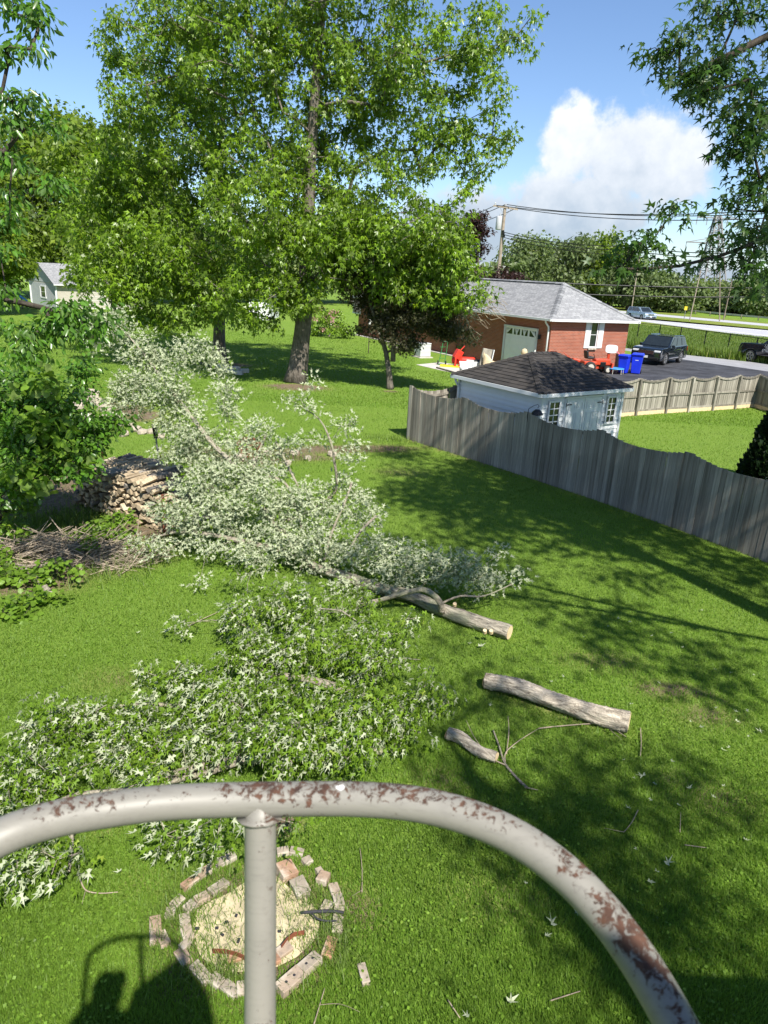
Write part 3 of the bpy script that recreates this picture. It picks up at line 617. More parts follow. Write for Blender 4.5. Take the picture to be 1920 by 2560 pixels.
def capline(a, b_, n, parent, mat, wd=.30, nm='hip_cap', th=.03):
    a, b_ = np.array(a, float), np.array(b_, float); L = np.linalg.norm(b_-a)/n; d = nrm(b_-a); s = nrm(np.cross(d, [0, 0, 1.])); up = np.cross(s, d)
    m_ = MB(); l = L*1.15; q = [(-wd/2, -wd*.22), (0, 0), (wd/2, -wd*.22)]
    P = [];
    for t_, lift in ((0, th), (l, th*.3)):
        for (sx, sz) in q: P.append(s*sx+up*(sz+lift)+d*t_)
    for t_, lift in ((0, th), (l, th*.3)):
        for (sx, sz) in q: P.append(s*sx+up*(sz+lift-.02)+d*t_)
    m_.add(P, [(0, 1, 4, 3), (1, 2, 5, 4), (6, 9, 10, 7), (7, 10, 11, 8), (0, 6, 7, 1), (1, 7, 8, 2), (0, 3, 9, 6), (2, 8, 11, 5)]); me = m_.mesh(nm, mat)
    for i in range(n): o = link(bpy.data.objects.new(nm, me), parent); o.location = a+(b_-a)*i/n
capline(H3(ec[0], ez+.02), H3(r0, RZ+.03), 14, bh, MT['roof_grey'], .36); capline(H3(ec[1], ez+.02), H3(r0, RZ+.03), 14, bh, MT['roof_grey'], .36)
capline(H3(r0, RZ+.04), H3(r1, RZ+.04), 30, bh, MT['roof_grey'], .36, 'ridge_cap')
# downspout at the near corner
c0 = np.array(H3(cs[0]-vd*.07-ud*.07, 0)); mb = MB(); q = np.array([-vd[0]*.0-ud[0]*.3, -vd[1]*.0-ud[1]*.3, 0])*.5
c0 = np.array(H3(cs[0]+ud*.12-vd*.07, 0))
mb.tube([c0+[-vd[0]*.35-ud[0]*.1, -vd[1]*.35-ud[1]*.1, HZ-.02], c0+[-vd[0]*.3, -vd[1]*.3, HZ-.12], c0+[-vd[0]*.04, -vd[1]*.04, HZ-.42], c0+[-vd[0]*.02, -vd[1]*.02, HZ-.6], c0+[-vd[0]*.02, -vd[1]*.02, .3]], .055, 8); mb.build('downspout', MT['white_trim'], bh, True)
def onwall(o, d, nrm_, s, z, off=0): return np.array([o[0]+d[0]*s+nrm_[0]*off, o[1]+d[1]*s+nrm_[1]*off, z])
def frame_on(o, d, nn, s0, s1, z0, z1, parent, name='window', mf=None, mg=None, w_=.07, off=.0, proud=.05, bars_v=0, bars_h=0, glassname='pane', split=True):
    mf = mf or MT['white_trim']; mg = mg or MT['glass']; Q = lambda s, z, of=0: onwall(o, d, nn, s, z, off+of); mb = MB()
    for (a, b_) in (((s0-w_/2, z0), (s0-w_/2, z1)), ((s1+w_/2, z0), (s1+w_/2, z1))): mb.bar(Q(*a, proud/2), Q(*b_, proud/2), w_, proud)
    for zz in (z0-w_/2, z1+w_/2): mb.bar(Q(s0-w_, zz, proud/2), Q(s1+w_, zz, proud/2), proud, w_)
    fr = mb.build(name, mf, parent)
    cols, rows = bars_v+1, bars_h+1
    for i in range(cols):
        for j in range(rows):
            g_ = .012; a0 = s0+(s1-s0)*i/cols+g_*(i > 0); a1 = s0+(s1-s0)*(i+1)/cols-g_*(i < cols-1); b0 = z0+(z1-z0)*j/rows+g_*(j > 0); b1 = z0+(z1-z0)*(j+1)/rows-g_*(j < rows-1)
            p = MB().plate([Q(a0, b0, .004), Q(a1, b0, .004), Q(a1, b1, .004), Q(a0, b1, .004)], .006)
            if split: p.build(glassname, mg, fr)
    mb = MB()
    for i in range(1, cols): s = s0+(s1-s0)*i/cols; mb.bar(Q(s, z0, .015), Q(s, z1, .015), .028, .022)
    for j in range(1, rows): z = z0+(z1-z0)*j/rows; mb.bar(Q(s0, z, .015), Q(s1, z, .015), .022, .028)
    if mb.n: mb.build('muntin', mf, fr)
    return fr
nF = np.array([vd[1], -vd[0]]); nF = nF if nF.dot(-ud) > 0 else -nF; nL = -vd
# end wall: one window with shutters, and its sill
def s_on(pxl, z, o, d):   # distance along a wall line that falls at pixel column pxl for height z
    best = min(np.linspace(-2, 40, 4201), key=lambda s: abs(proj(o[0]+d[0]*s, o[1]+d[1]*s, z)[0]-pxl)); return best
def proj(x, y, z):
    Z0 = z-CAMH; U = y*sin(PITCH)+Z0*cos(PITCH); Zc = y*cos(PITCH)-Z0*sin(PITCH); a = x/Zc; b_ = U/Zc
    return 960+FPX*(a*cos(ROLL)+b_*sin(ROLL)), 1280-FPX*(-a*sin(ROLL)+b_*cos(ROLL))
s0 = s_on(1477, 2.6, cs[0], vd); s1 = s_on(1491, 2.6, cs[0], vd)
frame_on(cs[0], vd, nF, s0, s1, 1.75, 3.15, bh, w_=.1, bars_h=1)
for a_, b_ in ((s_on(1463, 2.6, cs[0], vd), s0-.10), (s1+.14, s_on(1508, 2.6, cs[0], vd))):
    mb = MB(); mb.plate([onwall(cs[0], vd, nF, a_, 1.65, .003), onwall(cs[0], vd, nF, b_, 1.65, .003), onwall(cs[0], vd, nF, b_, 3.2, .003), onwall(cs[0], vd, nF, a_, 3.2, .003)], .04)
    for k in range(9): z = 1.75+k*.16; mb.plate([onwall(cs[0], vd, nF, a_+.04, z, .044), onwall(cs[0], vd, nF, b_-.04, z, .044), onwall(cs[0], vd, nF, b_-.04, z+.12, .044), onwall(cs[0], vd, nF, a_+.04, z+.12, .044)], .012)
    mb.build('shutter', MT['white'], bh)
mb = MB(); mb.bar(onwall(cs[0], vd, nF, s0-.1, 1.60, .05), onwall(cs[0], vd, nF, s1+.1, 1.60, .05), .14, .09); mb.build('window_sill', MT['brick'], bh)
# long wall: garage door, windows, basement windows
d0 = s_on(1343, 2.4, cs[0], ud); d1 = s_on(1266, 2.4, cs[0], ud); DT = 2.55
mb = MB()
for s in (d0-.06, d1+.09): mb.bar(onwall(cs[0], ud, nL, s, -.1, .05), onwall(cs[0], ud, nL, s, DT, .05), .16 if s > d0 else .1, .1)
mb.bar(onwall(cs[0], ud, nL, d0-.1, DT+.05, .05), onwall(cs[0], ud, nL, d1+.17, DT+.05, .05), .1, .1); gf = mb.build('garage_door_frame', MT['white_trim'], bh)
rows = 5; hh_ = (DT+.0)/rows; gd = MB().plate([onwall(cs[0], ud, nL, d0, 0, .005), onwall(cs[0], ud, nL, d0, DT, .005), onwall(cs[0], ud, nL, d1, DT, .005), onwall(cs[0], ud, nL, d1, 0, .005)], .02).build('garage_door', MT['door_white'], bh)
for r_ in range(rows):
    for c_ in range(4):
        a_ = d0+(d1-d0)*(c_+.12)/4; b_ = d0+(d1-d0)*(c_+.88)/4; z0 = r_*hh_+.08; z1 = (r_+1)*hh_-.08; Q = lambda s, z, of: onwall(cs[0], ud, nL, s, z, of)
        if r_ < 4: MB().plate([Q(a_, z0, .026), Q(a_, z1, .026), Q(b_, z1, .026), Q(b_, z0, .026)], .018).build('panel', MT['door_white'], gd)
        else:
            MB().plate([Q(a_, z0, .026), Q(a_, z1, .026), Q(b_, z1, .026), Q(b_, z0, .026)], .008).build('pane', MT['glass'], gd)
            mb = MB(); sweep = [(0, 0), (.5, 1), (1, 0)][c_ % 3:][:1]; cx_ = a_ if c_ < 1 else (b_ if c_ > 2 else (a_+b_)/2); 
            for k in range(1, 4): tx = a_+(b_-a_)*(k/4); mb.bar(Q(cx_, z0, .045), Q(tx if cx_ != a_ or 1 else b_, z1, .045), .03, .05)
            mb.build('sunburst_muntin', MT['door_white'], gd)
# wall lamp right of garage door
MB().box(tuple(onwall(cs[0], ud, nL, d0-.35, 2.2, .12)), (.16, .16, .26)).build('wall_lamp', MT['black_metal'], bh)
for px_, wpx, z0, z1, nm in ((893, 18, 1.9, 3.1, 'window'), ):
    a_, b_ = s_on(px_+9, 2.5, cs[0], ud), s_on(px_-9, 2.5, cs[0], ud); frame_on(cs[0], ud, nL, a_, b_, z0, z1, bh, bars_h=1, w_=.1)
for px_ in (898, 1030, 1150): 
    a_, b_ = s_on(px_+9, .5, cs[0], ud), s_on(px_-9, .5, cs[0], ud); frame_on(cs[0], ud, nL, a_, b_, .2, .75, bh, 'basement_window', MT['rust'], w_=.06)
mb = MB(); mb.bar(onwall(cs[0], ud, nL, d1+1.5, .02, .25), onwall(cs[0], ud, nL, Ll, .02, .25), .45, .06); mb.build('concrete_apron', MT['concrete'], bh); place(bh, H3(cs[0], 0))

# ================================================================= GREY GARAGE FAR LEFT
gz = 2.6; ga = G(139, 708, gz)[:2]; gb = G(75, 700, gz)[:2]; gc = G(245, 713, gz)[:2]
gg = thing('far_garage', 'grey sided gable garage with dark shingle roof behind the left trees', 'garage')
gu = nrm(gb-ga)*np.linalg.norm(gb-ga); gv = np.array([gu[1], -gu[0]]); gv = gv if gv[0] > 0 else -gv; gv = nrm(gv)*9.5
q = [ga, ga+gv, ga+gv+gu, ga+gu]; mb = MB(); mb.slab(q, 0, gz); mid = ga+gu/2; pk = 4.55
mb.add([H3(ga, gz), H3(ga+gu, gz), H3(mid, pk-.08)], [(0, 1, 2)]); mb.add([H3(ga+gv, gz), H3(ga+gu+gv, gz), H3(mid+gv, pk-.08)], [(0, 2, 1)]); mb.build('wall', MT['cream'], gg)
gn = nrm(-gv); fn = nrm(-gu)
for k in range(13):
    z = .1+k*.19; mb = MB(); mb.bar(np.array(H3(ga+gu*.99+gn*.012, z)), np.array(H3(ga+gu*.01+gn*.012, z)), .03, .185); mb.build('siding_board', MT['grey_siding'], gg)
    mb = MB(); mb.bar(np.array(H3(ga+gv*.01+fn*.012, z)), np.array(H3(ga+gv*.99+fn*.012, z)), .03, .185); mb.build('siding_board', MT['cream'], gg)
for k in range(9):
    z = gz+.1+k*.19; f = (pk-z)/(pk-gz)*.96; mb = MB(); mb.bar(np.array(H3(mid+gu*.5*f+gn*.012, z)), np.array(H3(mid-gu*.5*f+gn*.012, z)), .03, .185); mb.build('siding_board', MT['grey_siding'], gg)
for sgn in (0, 1):
    e0 = (ga-gu*.06 if sgn == 0 else ga+gu*1.06); m0 = mid
    pts = [H3(e0-gv*.04, gz-.1), H3(e0+gv*1.04, gz-.1), H3(m0+gv*1.04, pk), H3(m0-gv*.04, pk)]
    if sgn: pts = pts[::-1]
    uvpoly('roof', pts, MT['roof2'], gg, thick=.06)
    mb = MB(); mb.bar(np.array(pts[0]), np.array(pts[1]) if not sgn else np.array(pts[3]), .12, .14); 
    mb = MB(); mb.bar(np.array(H3(e0-gv*.04, gz-.14)), np.array(H3(e0+gv*1.04, gz-.14)), .12, .14); mb.build('gutter', MT['white_trim'], gg)
for p in (ga, ga+gu): mb = MB(); mb.box(H3(p+fn*.03+gn*.03, gz/2), (.16, .16, gz)); mb.build('corner_post', MT['white_trim'], gg)
frame_on(ga+gn*.03, nrm(gu), gn, np.linalg.norm(gu)*.40, np.linalg.norm(gu)*.58, 1.0, 2.1, gg, bars_h=1, w_=.12)
L_ = np.linalg.norm(gv); frame_on(ga+fn*.03, nrm(gv), fn, L_*.35, L_*.75, 0.05, 2.1, gg, 'overhead_door', MT['white_trim'], MT['cream'], w_=.12, bars_h=4, glassname='door_section'); place(gg, H3(ga, 0))
# timber play structure by the left edge
pl = thing('playset', 'small brown timber play structure left of the grey garage', 'playset'); c = G(20, 770); mb = MB()
for dx in (-1, 1):
    for dy in (-1, 1): mb = MB(); mb.bar(c+[dx, dy, 0], c+[dx, dy, 2.6], .12, .12); mb.build('post', MT['fence_tan'], pl)
mb = MB(); mb.box(c+[0, 0, 1.4], (2.2, 2.2, .15)); mb.build('deck', MT['fence_tan'], pl); mb = MB(); mb.add([c+[-1.2, -1.2, 2.6], c+[1.2, -1.2, 2.6], c+[1.2, 1.2, 2.6], c+[-1.2, 1.2, 2.6], c+[0, 0, 3.5]], [(0, 1, 4), (1, 2, 4), (2, 3, 4), (3, 0, 4)]); mb.build('roof', MT['rust'], pl)
mb = MB(); mb.plate([c+[1.1, -.3, 1.4], c+[2.9, -.3, .1], c+[2.9, .3, .1], c+[1.1, .3, 1.4]], .06); mb.build('slide', MT['sky_blue'], pl); place(pl, c)

# ================================================================= WHITE SHED
SZ = 2.2; eL, eC, eR = (G(*p, SZ)[:2] for p in ((1131, 936), (1357, 987), (1580, 970)))
du = nrm(eR-eC); dl = nrm(eL-eC); dl = nrm(dl+nrm(np.array([-du[1], du[0]]))*1.0); du = nrm(np.array([dl[1], -dl[0]])*1.0); wu = np.linalg.norm(eR-eC); wl_ = np.linalg.norm(eL-eC)
sh = thing('garden_shed', 'white sided garden shed with dark hipped shingle roof behind the grey fence', 'shed')
E4 = [eC, eC+du*wu, eC+du*wu+dl*wl_, eC+dl*wl_]; ovh = .22; W4 = [eC+du*ovh+dl*ovh, eC+du*(wu-ovh)+dl*ovh, eC+du*(wu-ovh)+dl*(wl_-ovh), eC+du*ovh+dl*(wl_-ovh)]
cen = (E4[0]+E4[2])/2; RH = 3.14; rl = .58; R0, R1 = cen-du*rl, cen+du*rl; wh = SZ-.10
mb = MB(); mb.slab(W4, 0, wh); mb.build('wall', MT['white'], sh)
nfr = -dl; nlf = -du; Wf = wu-2*ovh; Wl = wl_-2*ovh
def boards(o, d, nn, a_, b_):
    z = .08; k = 0
    while z < wh-.05:
        lo = onwall(o, d, nn, a_, z, .026); mb = MB()
        P = [onwall(o, d, nn, a_, z, .002), onwall(o, d, nn, b_, z, .002), onwall(o, d, nn, b_, z, .042), onwall(o, d, nn, a_, z, .042), onwall(o, d, nn, a_, z+.150, .002), onwall(o, d, nn, b_, z+.150, .002), onwall(o, d, nn, b_, z+.150, .010), onwall(o, d, nn, a_, z+.150, .010)]
        mb.add(P, [(0, 1, 2, 3), (7, 6, 5, 4), (3, 2, 6, 7), (0, 4, 5, 1), (0, 3, 7, 4), (1, 5, 6, 2)]); mb.build('siding_board', MT['white'], sh); z += .150
boards(W4[0], dl, nlf, .06, Wl-.06)
fr = lambda f: Wf*f
boards(W4[0], du, nfr, .06, fr(.27)); boards(W4[0], du, nfr, fr(.74), Wf-.06)
for p in (W4[0], W4[1], W4[3]): mb = MB(); mb.box(H3(p, wh/2), (.10, .10, wh), math.atan2(du[1], du[0])); mb.build('corner_trim', MT['white_trim'], sh)
for a_, b_ in ((.085, .195), (.805, .905)): frame_on(W4[0], du, nfr, fr(a_), fr(b_), 1.08, 1.90, sh, 'window', MT['white_trim'], w_=.06, off=.046, bars_v=1, bars_h=3)
# double doors with raised panels and black hinges
mb = MB()
for s in (fr(.275), fr(.735)): mb.bar(onwall(W4[0], du, nfr, s, 0, .035), onwall(W4[0], du, nfr, s, 2.0, .035), .07, .06)
mb.bar(onwall(W4[0], du, nfr, fr(.265), 2.0, .035), onwall(W4[0], du, nfr, fr(.745), 2.0, .035), .07, .06); mb.build('door_frame', MT['white_trim'], sh)
for a_, b_, hs in ((.29, .503, .29), (.509, .72, .72)):
    A0, A1 = fr(a_), fr(b_); Q = lambda s, z, of: onwall(W4[0], du, nfr, s, z, of); dr = MB().plate([Q(A0, .05, .02), Q(A1, .05, .02), Q(A1, 1.96, .02), Q(A0, 1.96, .02)], .035).build('door', MT['white'], sh)
    for cx_ in (0, 1):
        x0 = A0+(A1-A0)*(.12+.44*cx_); x1 = x0+(A1-A0)*.32
        for z0, z1 in ((1.62, 1.84), (.92, 1.50), (.20, .80)):
            mb = MB(); w_ = .025
            for (p, q_) in (((x0, z0), (x1, z0)), ((x1, z0), (x1, z1)), ((x1, z1), (x0, z1)), ((x0, z1), (x0, z0))): mb.bar(Q(*p, .059), Q(*q_, .059), w_, .012) if p[0] == q_[0] else mb.bar(Q(*p, .059), Q(*q_, .059), .012, w_)
            mb.plate([Q(x0+.05, z0+.05, .055), Q(x1-.05, z0+.05, .055), Q(x1-.05, z1-.05, .055), Q(x0+.05, z1-.05, .055)], .008); mb.build('door_panel', MT['white'], dr)
    sg = 1 if a_ < .4 else -1; mb = MB()
    for z in (1.78, .35): s = fr(hs); mb.bar(Q(s+sg*.0, z, .062), Q(s+sg*.22, z+.0, .062), .012, .035) ; mb.bar(Q(s-sg*.05, z-.06, .068), Q(s-sg*.05, z+.06, .068), .05, .02)
    mb.build('hinge', MT['black_metal'], dr)
# roof: tapering courses of single shingles on the two faces in view
def roofface(e0, e1, q0, q1, parent, single=True, expo=.165, tabw=.355):
    e0, e1, q0, q1 = (np.array(p, float) for p in (e0, e1, q0, q1)); u_ = nrm(e1-e0); m0 = e0+u_*np.dot(q0-e0, u_); sl = q0-m0; Ls = np.linalg.norm(sl); v_ = sl/Ls; n_ = np.cross(u_, v_); n_ = n_ if n_[2] > 0 else -n_
    W0 = np.linalg.norm(e1-e0); a1 = np.dot(q0-e0, u_); b1 = np.dot(q1-e0, u_); allm = MB(); k = 0; v = 0
    while v < Ls-.02:
        v2 = min(v+expo*1.1, Ls); lo0, hi0 = a1*v/Ls, W0+(b1-W0)*v/Ls; lo1, hi1 = a1*v2/Ls, W0+(b1-W0)*v2/Ls; s = -tabw+(k % 2)*tabw/2+(k*7 % 5)*.02
        while s < W0:
            x0, x1 = s+.006, s+tabw-.006; t0, t1 = max(x0, lo0), min(x1, hi0); w0, w1 = max(x0, lo1), min(x1, hi1)
            if t1-t0 > .03:
                if w1 < w0: w0 = w1 = min(max((t0+t1)/2, lo1), hi1)
                hb = .020+.004*((k*3+int(s*10)) % 3); P = [e0+u_*x+v_*y+n_*h for x, y, h in ((t0, v, 0), (t1, v, 0), (w1, v2, 0), (w0, v2, 0), (t0, v, hb), (t1, v, hb), (w1, v2, .004), (w0, v2, .004))]
                F = [(3, 2, 1, 0), (4, 5, 6, 7), (0, 1, 5, 4), (1, 2, 6, 5), (3, 0, 4, 7), (2, 3, 7, 6)]
                if single: mbs = MB(); mbs.add(P, F); mbs.build('shingle', MT['shingle'], parent)
                else: allm.add(P, F)
            s += tabw
        v += expo; k += 1
    if not single: tag(allm.build('shingles', MT['shingle'], parent), kind='stuff')
ze = SZ+.02; mb = MB(); mb.add([H3(p, ze) for p in E4]+[H3(R0, RH), H3(R1, RH)], [(0, 1, 5, 4), (3, 0, 4), (1, 2, 5), (2, 3, 4, 5), (3, 2, 1, 0)]); rdk = mb.build('roof', MT['shingle'], sh)
lift = .004
roofface(H3(E4[0], ze+lift), H3(E4[1], ze+lift), H3(R0, RH+lift), H3(R1, RH+lift), rdk); roofface(H3(E4[3], ze+lift), H3(E4[0], ze+lift), H3(R0, RH+lift), H3(R0, RH+lift), rdk)
roofface(H3(E4[1], ze+lift), H3(E4[2], ze+lift), H3(R1, RH+lift), H3(R1, RH+lift), rdk, False); roofface(H3(E4[2], ze+lift), H3(E4[3], ze+lift), H3(R1, RH+lift), H3(R0, RH+lift), rdk, False)
for p, q_ in ((E4[0], R0), (E4[1], R1), (E4[3], R0)): capline(H3(p, ze+.02), H3(q_, RH+.03), 14, rdk, MT['shingle'], .26)
capline(H3(R0, RH+.035), H3(R1, RH+.035), 5, rdk, MT['shingle'], .26, 'ridge_cap')
for i in range(4): mb = MB(); mb.bar(np.array(H3(E4[i], SZ-.045)), np.array(H3(E4[(i+1) % 4], SZ-.045)), .10, .11); mb.build('gutter', MT['white_trim'], sh)
mb = MB(); dp = np.array(H3(W4[3]-du*.06-dl*.05, 0)); mb.tube([np.array(H3(E4[3]-dl*.18+du*.03, SZ-.1)), np.array(H3(E4[3]-dl*.2+du*.05, SZ-.2)), dp+[0, 0, SZ-.42], dp+[0, 0, .1]], .04, 8); mb.build('downspout', MT['white_trim'], sh); place(sh, H3(E4[0], 0))

# ================================================================= PICKET FENCES
pick = MB().box((0, 0, .5), (.149, .02, 1)).mesh('picket', MT['fence_grey']); pickt = MB().box((0, 0, .5), (.135, .02, 1)).mesh('picket', MT['fence_tan'])
def fence(name, label, posts, hp, hd, side, mat, pm, postside, kick=False, zoff=0.0, rails=(.35, .95, 1.5), postabove=-.06, pstep=.146):
    """posts: list of xy; side: +1/-1 which side the pickets face; """
    t = thing(name, label, 'fence'); posts = [np.array(p, float) for p in posts]
    for i in range(len(posts)):
        a = posts[i]; b_ = posts[i+1] if i+1 < len(posts) else posts[i-1]; d = nrm(b_-a); n_ = np.array([-d[1], d[0]])*side*(1 if i+1 < len(posts) else -1)
        z0 = float(terr(*a)); p = a-n_*.08; mb = MB(); mb.box((p[0], p[1], z0+(hp+postabove)/2), (.10, .10, hp+postabove), math.atan2(d[1], d[0])); mb.build('post', mat, t)
    for i in range(len(posts)-1):
        a, b_ = posts[i], posts[i+1]; L = np.linalg.norm(b_-a); d = (b_-a)/L; n_ = np.array([-d[1], d[0]])*side; rz = math.atan2(d[1], d[0]); k = int(round(L/pstep)); z0 = float(terr(*a))
        for j in range(k):
            u = (j+.5)/k; p = a+d*L*u; q = 2*u-1; h = hd+(hp-hd)*abs(q)**2.2+random.uniform(-.008, .008); o = link(bpy.data.objects.new('picket', pm), t)
            jt = random.uniform(-.006, .006); o.location = (p[0]+n_[0]*(.012+jt), p[1]+n_[1]*(.012+jt), z0+zoff); o.rotation_euler = (random.uniform(-.006, .006), random.uniform(-.008, .008), rz+random.uniform(-.03, .03)); o.scale = (L/k/.146*random.uniform(.96, 1.0), 1, h-zoff)
        for hr in rails:
            q0 = a-n_*.022; q1 = b_-n_*.022
            if hr > hd-.3:   # the top rail follows the dip
                pts = [np.array([*(q0+(q1-q0)*f), z0+hr-.13+ (hp-hd)*abs(2*f-1)**2.2]) for f in np.linspace(0, 1, 9)]; mb = MB()
                for x, y in zip(pts[:-1], pts[1:]): mb.bar(x, y, .04, .085)
            else: mb = MB(); mb.bar(np.array([*q0, z0+hr]), np.array([*q1, z0+hr]), .04, .085)
            mb.build('rail', mat, t)
        if kick: mb = MB(); mb.bar(np.array([*(a-n_*.03), z0+.09]), np.array([*(b_-n_*.03), z0+.09]), .025, .17); mb.build('kick_board', MT['cut'], t)
    return place(t, H3(posts[0], 0))
bp = [(0.67, 24.29), (2.36, 22.30), (3.98, 20.33), (5.55, 18.28), (7.02, 16.15), (8.42, 13.97), (9.80, 11.75), (11.15, 9.5), (12.5, 7.2)]
fence('picket_fence', 'dark weathered grey picket fence with scalloped top running down the near lawn', bp, 1.90, 1.70, -1, MT['fence_grey'], pick, 1, rails=(.3, 1.0, 1.75))
rp = [G(1495, 1046)[:2]]+[G(x, y)[:2] for x, y in ((1585, 1039), (1660, 1033), (1716, 1030), (1777, 1026), (1833, 1022), (1883, 1018))]
rp = [rp[1]-(rp[2]-rp[1])*k for k in (4, 3, 2, 1)]+rp[1:]
fence('sunlit_fence', 'sunlit tan board fence with posts and rails facing the far yard', rp, 1.66, 1.52, 1, MT['fence_tan'], pickt, -1, kick=True, rails=(.22, .85, 1.6), zoff=.16)
lp = [rp[-1]+(np.array(G(1960, 1040)[:2])-rp[-1])*k for k in (0, 1.2, 2.4, 3.6)]
fence('side_fence', 'shaded grey board fence turning the corner at the right edge', lp, 1.66, 1.55, 1, MT['fence_grey'], pick, -1, rails=(.22, .85, 1.6), kick=True)
kb = [np.array([0.62, 24.42]), G(1140, 1086)[:2]]; kb = [kb[0], kb[0]+(np.array([3.0, 26.1])-kb[0])*.0+np.array([1.25, 1.45])]; kb = [np.array([0.64, 24.4]), np.array([1.90, 25.6]), np.array([3.2, 26.9])]
kb = [np.array([0.66, 24.4]), G(1142, 965, 1.75)[:2], G(1142, 965, 1.75)[:2]*2-np.array([0.66, 24.4])]
fence('back_fence', 'short dark board fence between the grey fence corner and the shed', kb, 1.80, 1.62, 1, MT['fence_grey'], pick, -1, rails=(.3, .95, 1.6))

# ================================================================= UTILITY POLES, WIRES, LATTICE TOWER
up = thing('utility_pole', 'tall wooden utility pole with crossarm and grey transformer behind the house', 'utility pole')
YP = 78.; pt_ = AY(1263, 513, YP); pb = AY(1243, 672, YP); pb = pt_+(pb-pt_)*1.0; fo = np.array([pt_[0]-(pt_[0]-pb[0])*.3, YP, 0]); mb = MB(); mb.tube([fo, (fo+pt_)/2, pt_], [.22, .19, .15], 10); mb.build('pole', MT['pole_wood'], up)
ca, cb_ = AY(1233, 514, YP), AY(1295, 524, YP-.3); mb = MB(); mb.bar(ca, cb_, .12, .14); arm = mb.build('crossarm', MT['pole_wood'], up)
mb = MB()
for f in (.08, .5, .92): q_ = ca+(cb_-ca)*f; mb.lathe([(.05, .07), (.09, .12), (.05, .2), (.08, .26), (.03, .34)], 8, tuple(q_))
mb.build('insulator', MT['grey_plastic'], arm); mb = MB(); mid_ = (ca+cb_)/2
mb.bar(ca+(cb_-ca)*.25, mid_-[0, 0, .8], .03, .03); mb.bar(ca+(cb_-ca)*.75, mid_-[0, 0, .8], .03, .03); mb.build('arm_brace', MT['steel_lattice'], arm)
tt_ = AY(1247, 558, YP-.4); mb = MB(); mb.lathe([(.26, -.62), (.30, -.55), (.30, .55), (.24, .66), (.1, .7)], 14, tuple(tt_)); tr_ = mb.build('transformer', MT['grey_plastic'], up, True)
mb = MB(); mb.lathe([(.05, .7), (.08, .8), (.04, 1.0)], 8, tuple(tt_+[.1, 0, 0])); mb.build('bushing', MT['grey_plastic'], tr_)
mb = MB()
for k in range(3): p_ = AY(1258+k, 578+k*6, YP-.3); mb.lathe([(.09, -.1), (.12, 0), (.09, .1)], 8, tuple(p_))
mb.build('spool_insulator', MT['black_plastic'], up); place(up, fo)
def wire(pts, r, label, group):
    mb = MB(); P = []
    for i in range(len(pts)-1):
        a, b_ = np.array(pts[i]), np.array(pts[i+1]); L = np.linalg.norm(b_-a)
        for k in range(14): f = k/14; P.append(a+(b_-a)*f-[0, 0, 4*f*(1-f)*L*.022])
    P.append(np.array(pts[-1])); mb.tube(P, r, 5); tag(mb.build('power_line', MT['black_plastic']), label, 'power line', group)
for i, (xa, ya, yb) in enumerate(((1240, 513, 520), (1264, 511, 529), (1290, 521, 541))):
    wire([AY(xa-260, ya+60, YP+40), AY(xa, ya, YP), AY(2000, yb, YP-22)], .035, ['upper thin wire from the left end of the crossarm', 'thin wire running from the top of the utility pole', 'thin wire running from the right end of the crossarm'][i], 'wires strung from the utility pole')
for i, (ya, yb) in enumerate(((580, 630), (586, 641), (593, 655))):
    wire([AY(1258, ya, YP-.3), AY(1560, ya+(yb-ya)*.72, YP-12), AY(2000, yb, YP-22)], .035, ['topmost of the three lower wires leaving the pole', 'middle one of the three lower wires leaving the pole', 'lowest of the three wires leaving the pole'][i], 'wires strung from the utility pole')
mb = MB(); a, b_ = AY(1360, 706, 66), AY(1990, 720, 66); mb.tube([a+(b_-a)*f-[0, 0, 4*f*(1-f)*.15] for f in np.linspace(0, 1, 16)], .05, 5); tag(mb.build('power_line', MT['black_plastic']), 'thick black cable crossing just above the house roof', 'power line')
mb = MB(); a, b_ = AY(1440, 735, 66), AY(1990, 741, 66); mb.tube([a+(b_-a)*f-[0, 0, 4*f*(1-f)*.15] for f in np.linspace(0, 1, 16)], .045, 5); tag(mb.build('power_line', MT['black_plastic']), 'lower black cable crossing in front of the far trees', 'power line')
for i, (x0, y0, x1, y1, Yd, lab) in enumerate(((1599, 640, 1581, 757, 128, 'pale wooden pole left of the lattice tower against the trees'), (1752, 676, 1728, 783, 115, 'leaning brown pole at the left foot of the lattice tower'), (1832, 692, 1814, 775, 125, 'pale pole right of the lattice tower against the trees'), (1800, 680, 1799, 770, 120, 'upright brown pole at the right foot of the lattice tower'))):
    a, b_ = AY(x0, y0, Yd), AY(x1, y1, Yd); f_ = (a[2]-ZR)/(a[2]-b_[2]); b_ = a+(b_-a)*f_; o = MB().tube([b_-b_, (a-b_)/2, a-b_], [.10, .09, .08], 8).build('wooden_pole', MT['pole_wood']); o.location = b_; tag(o, lab, 'utility pole', 'poles before the far trees')
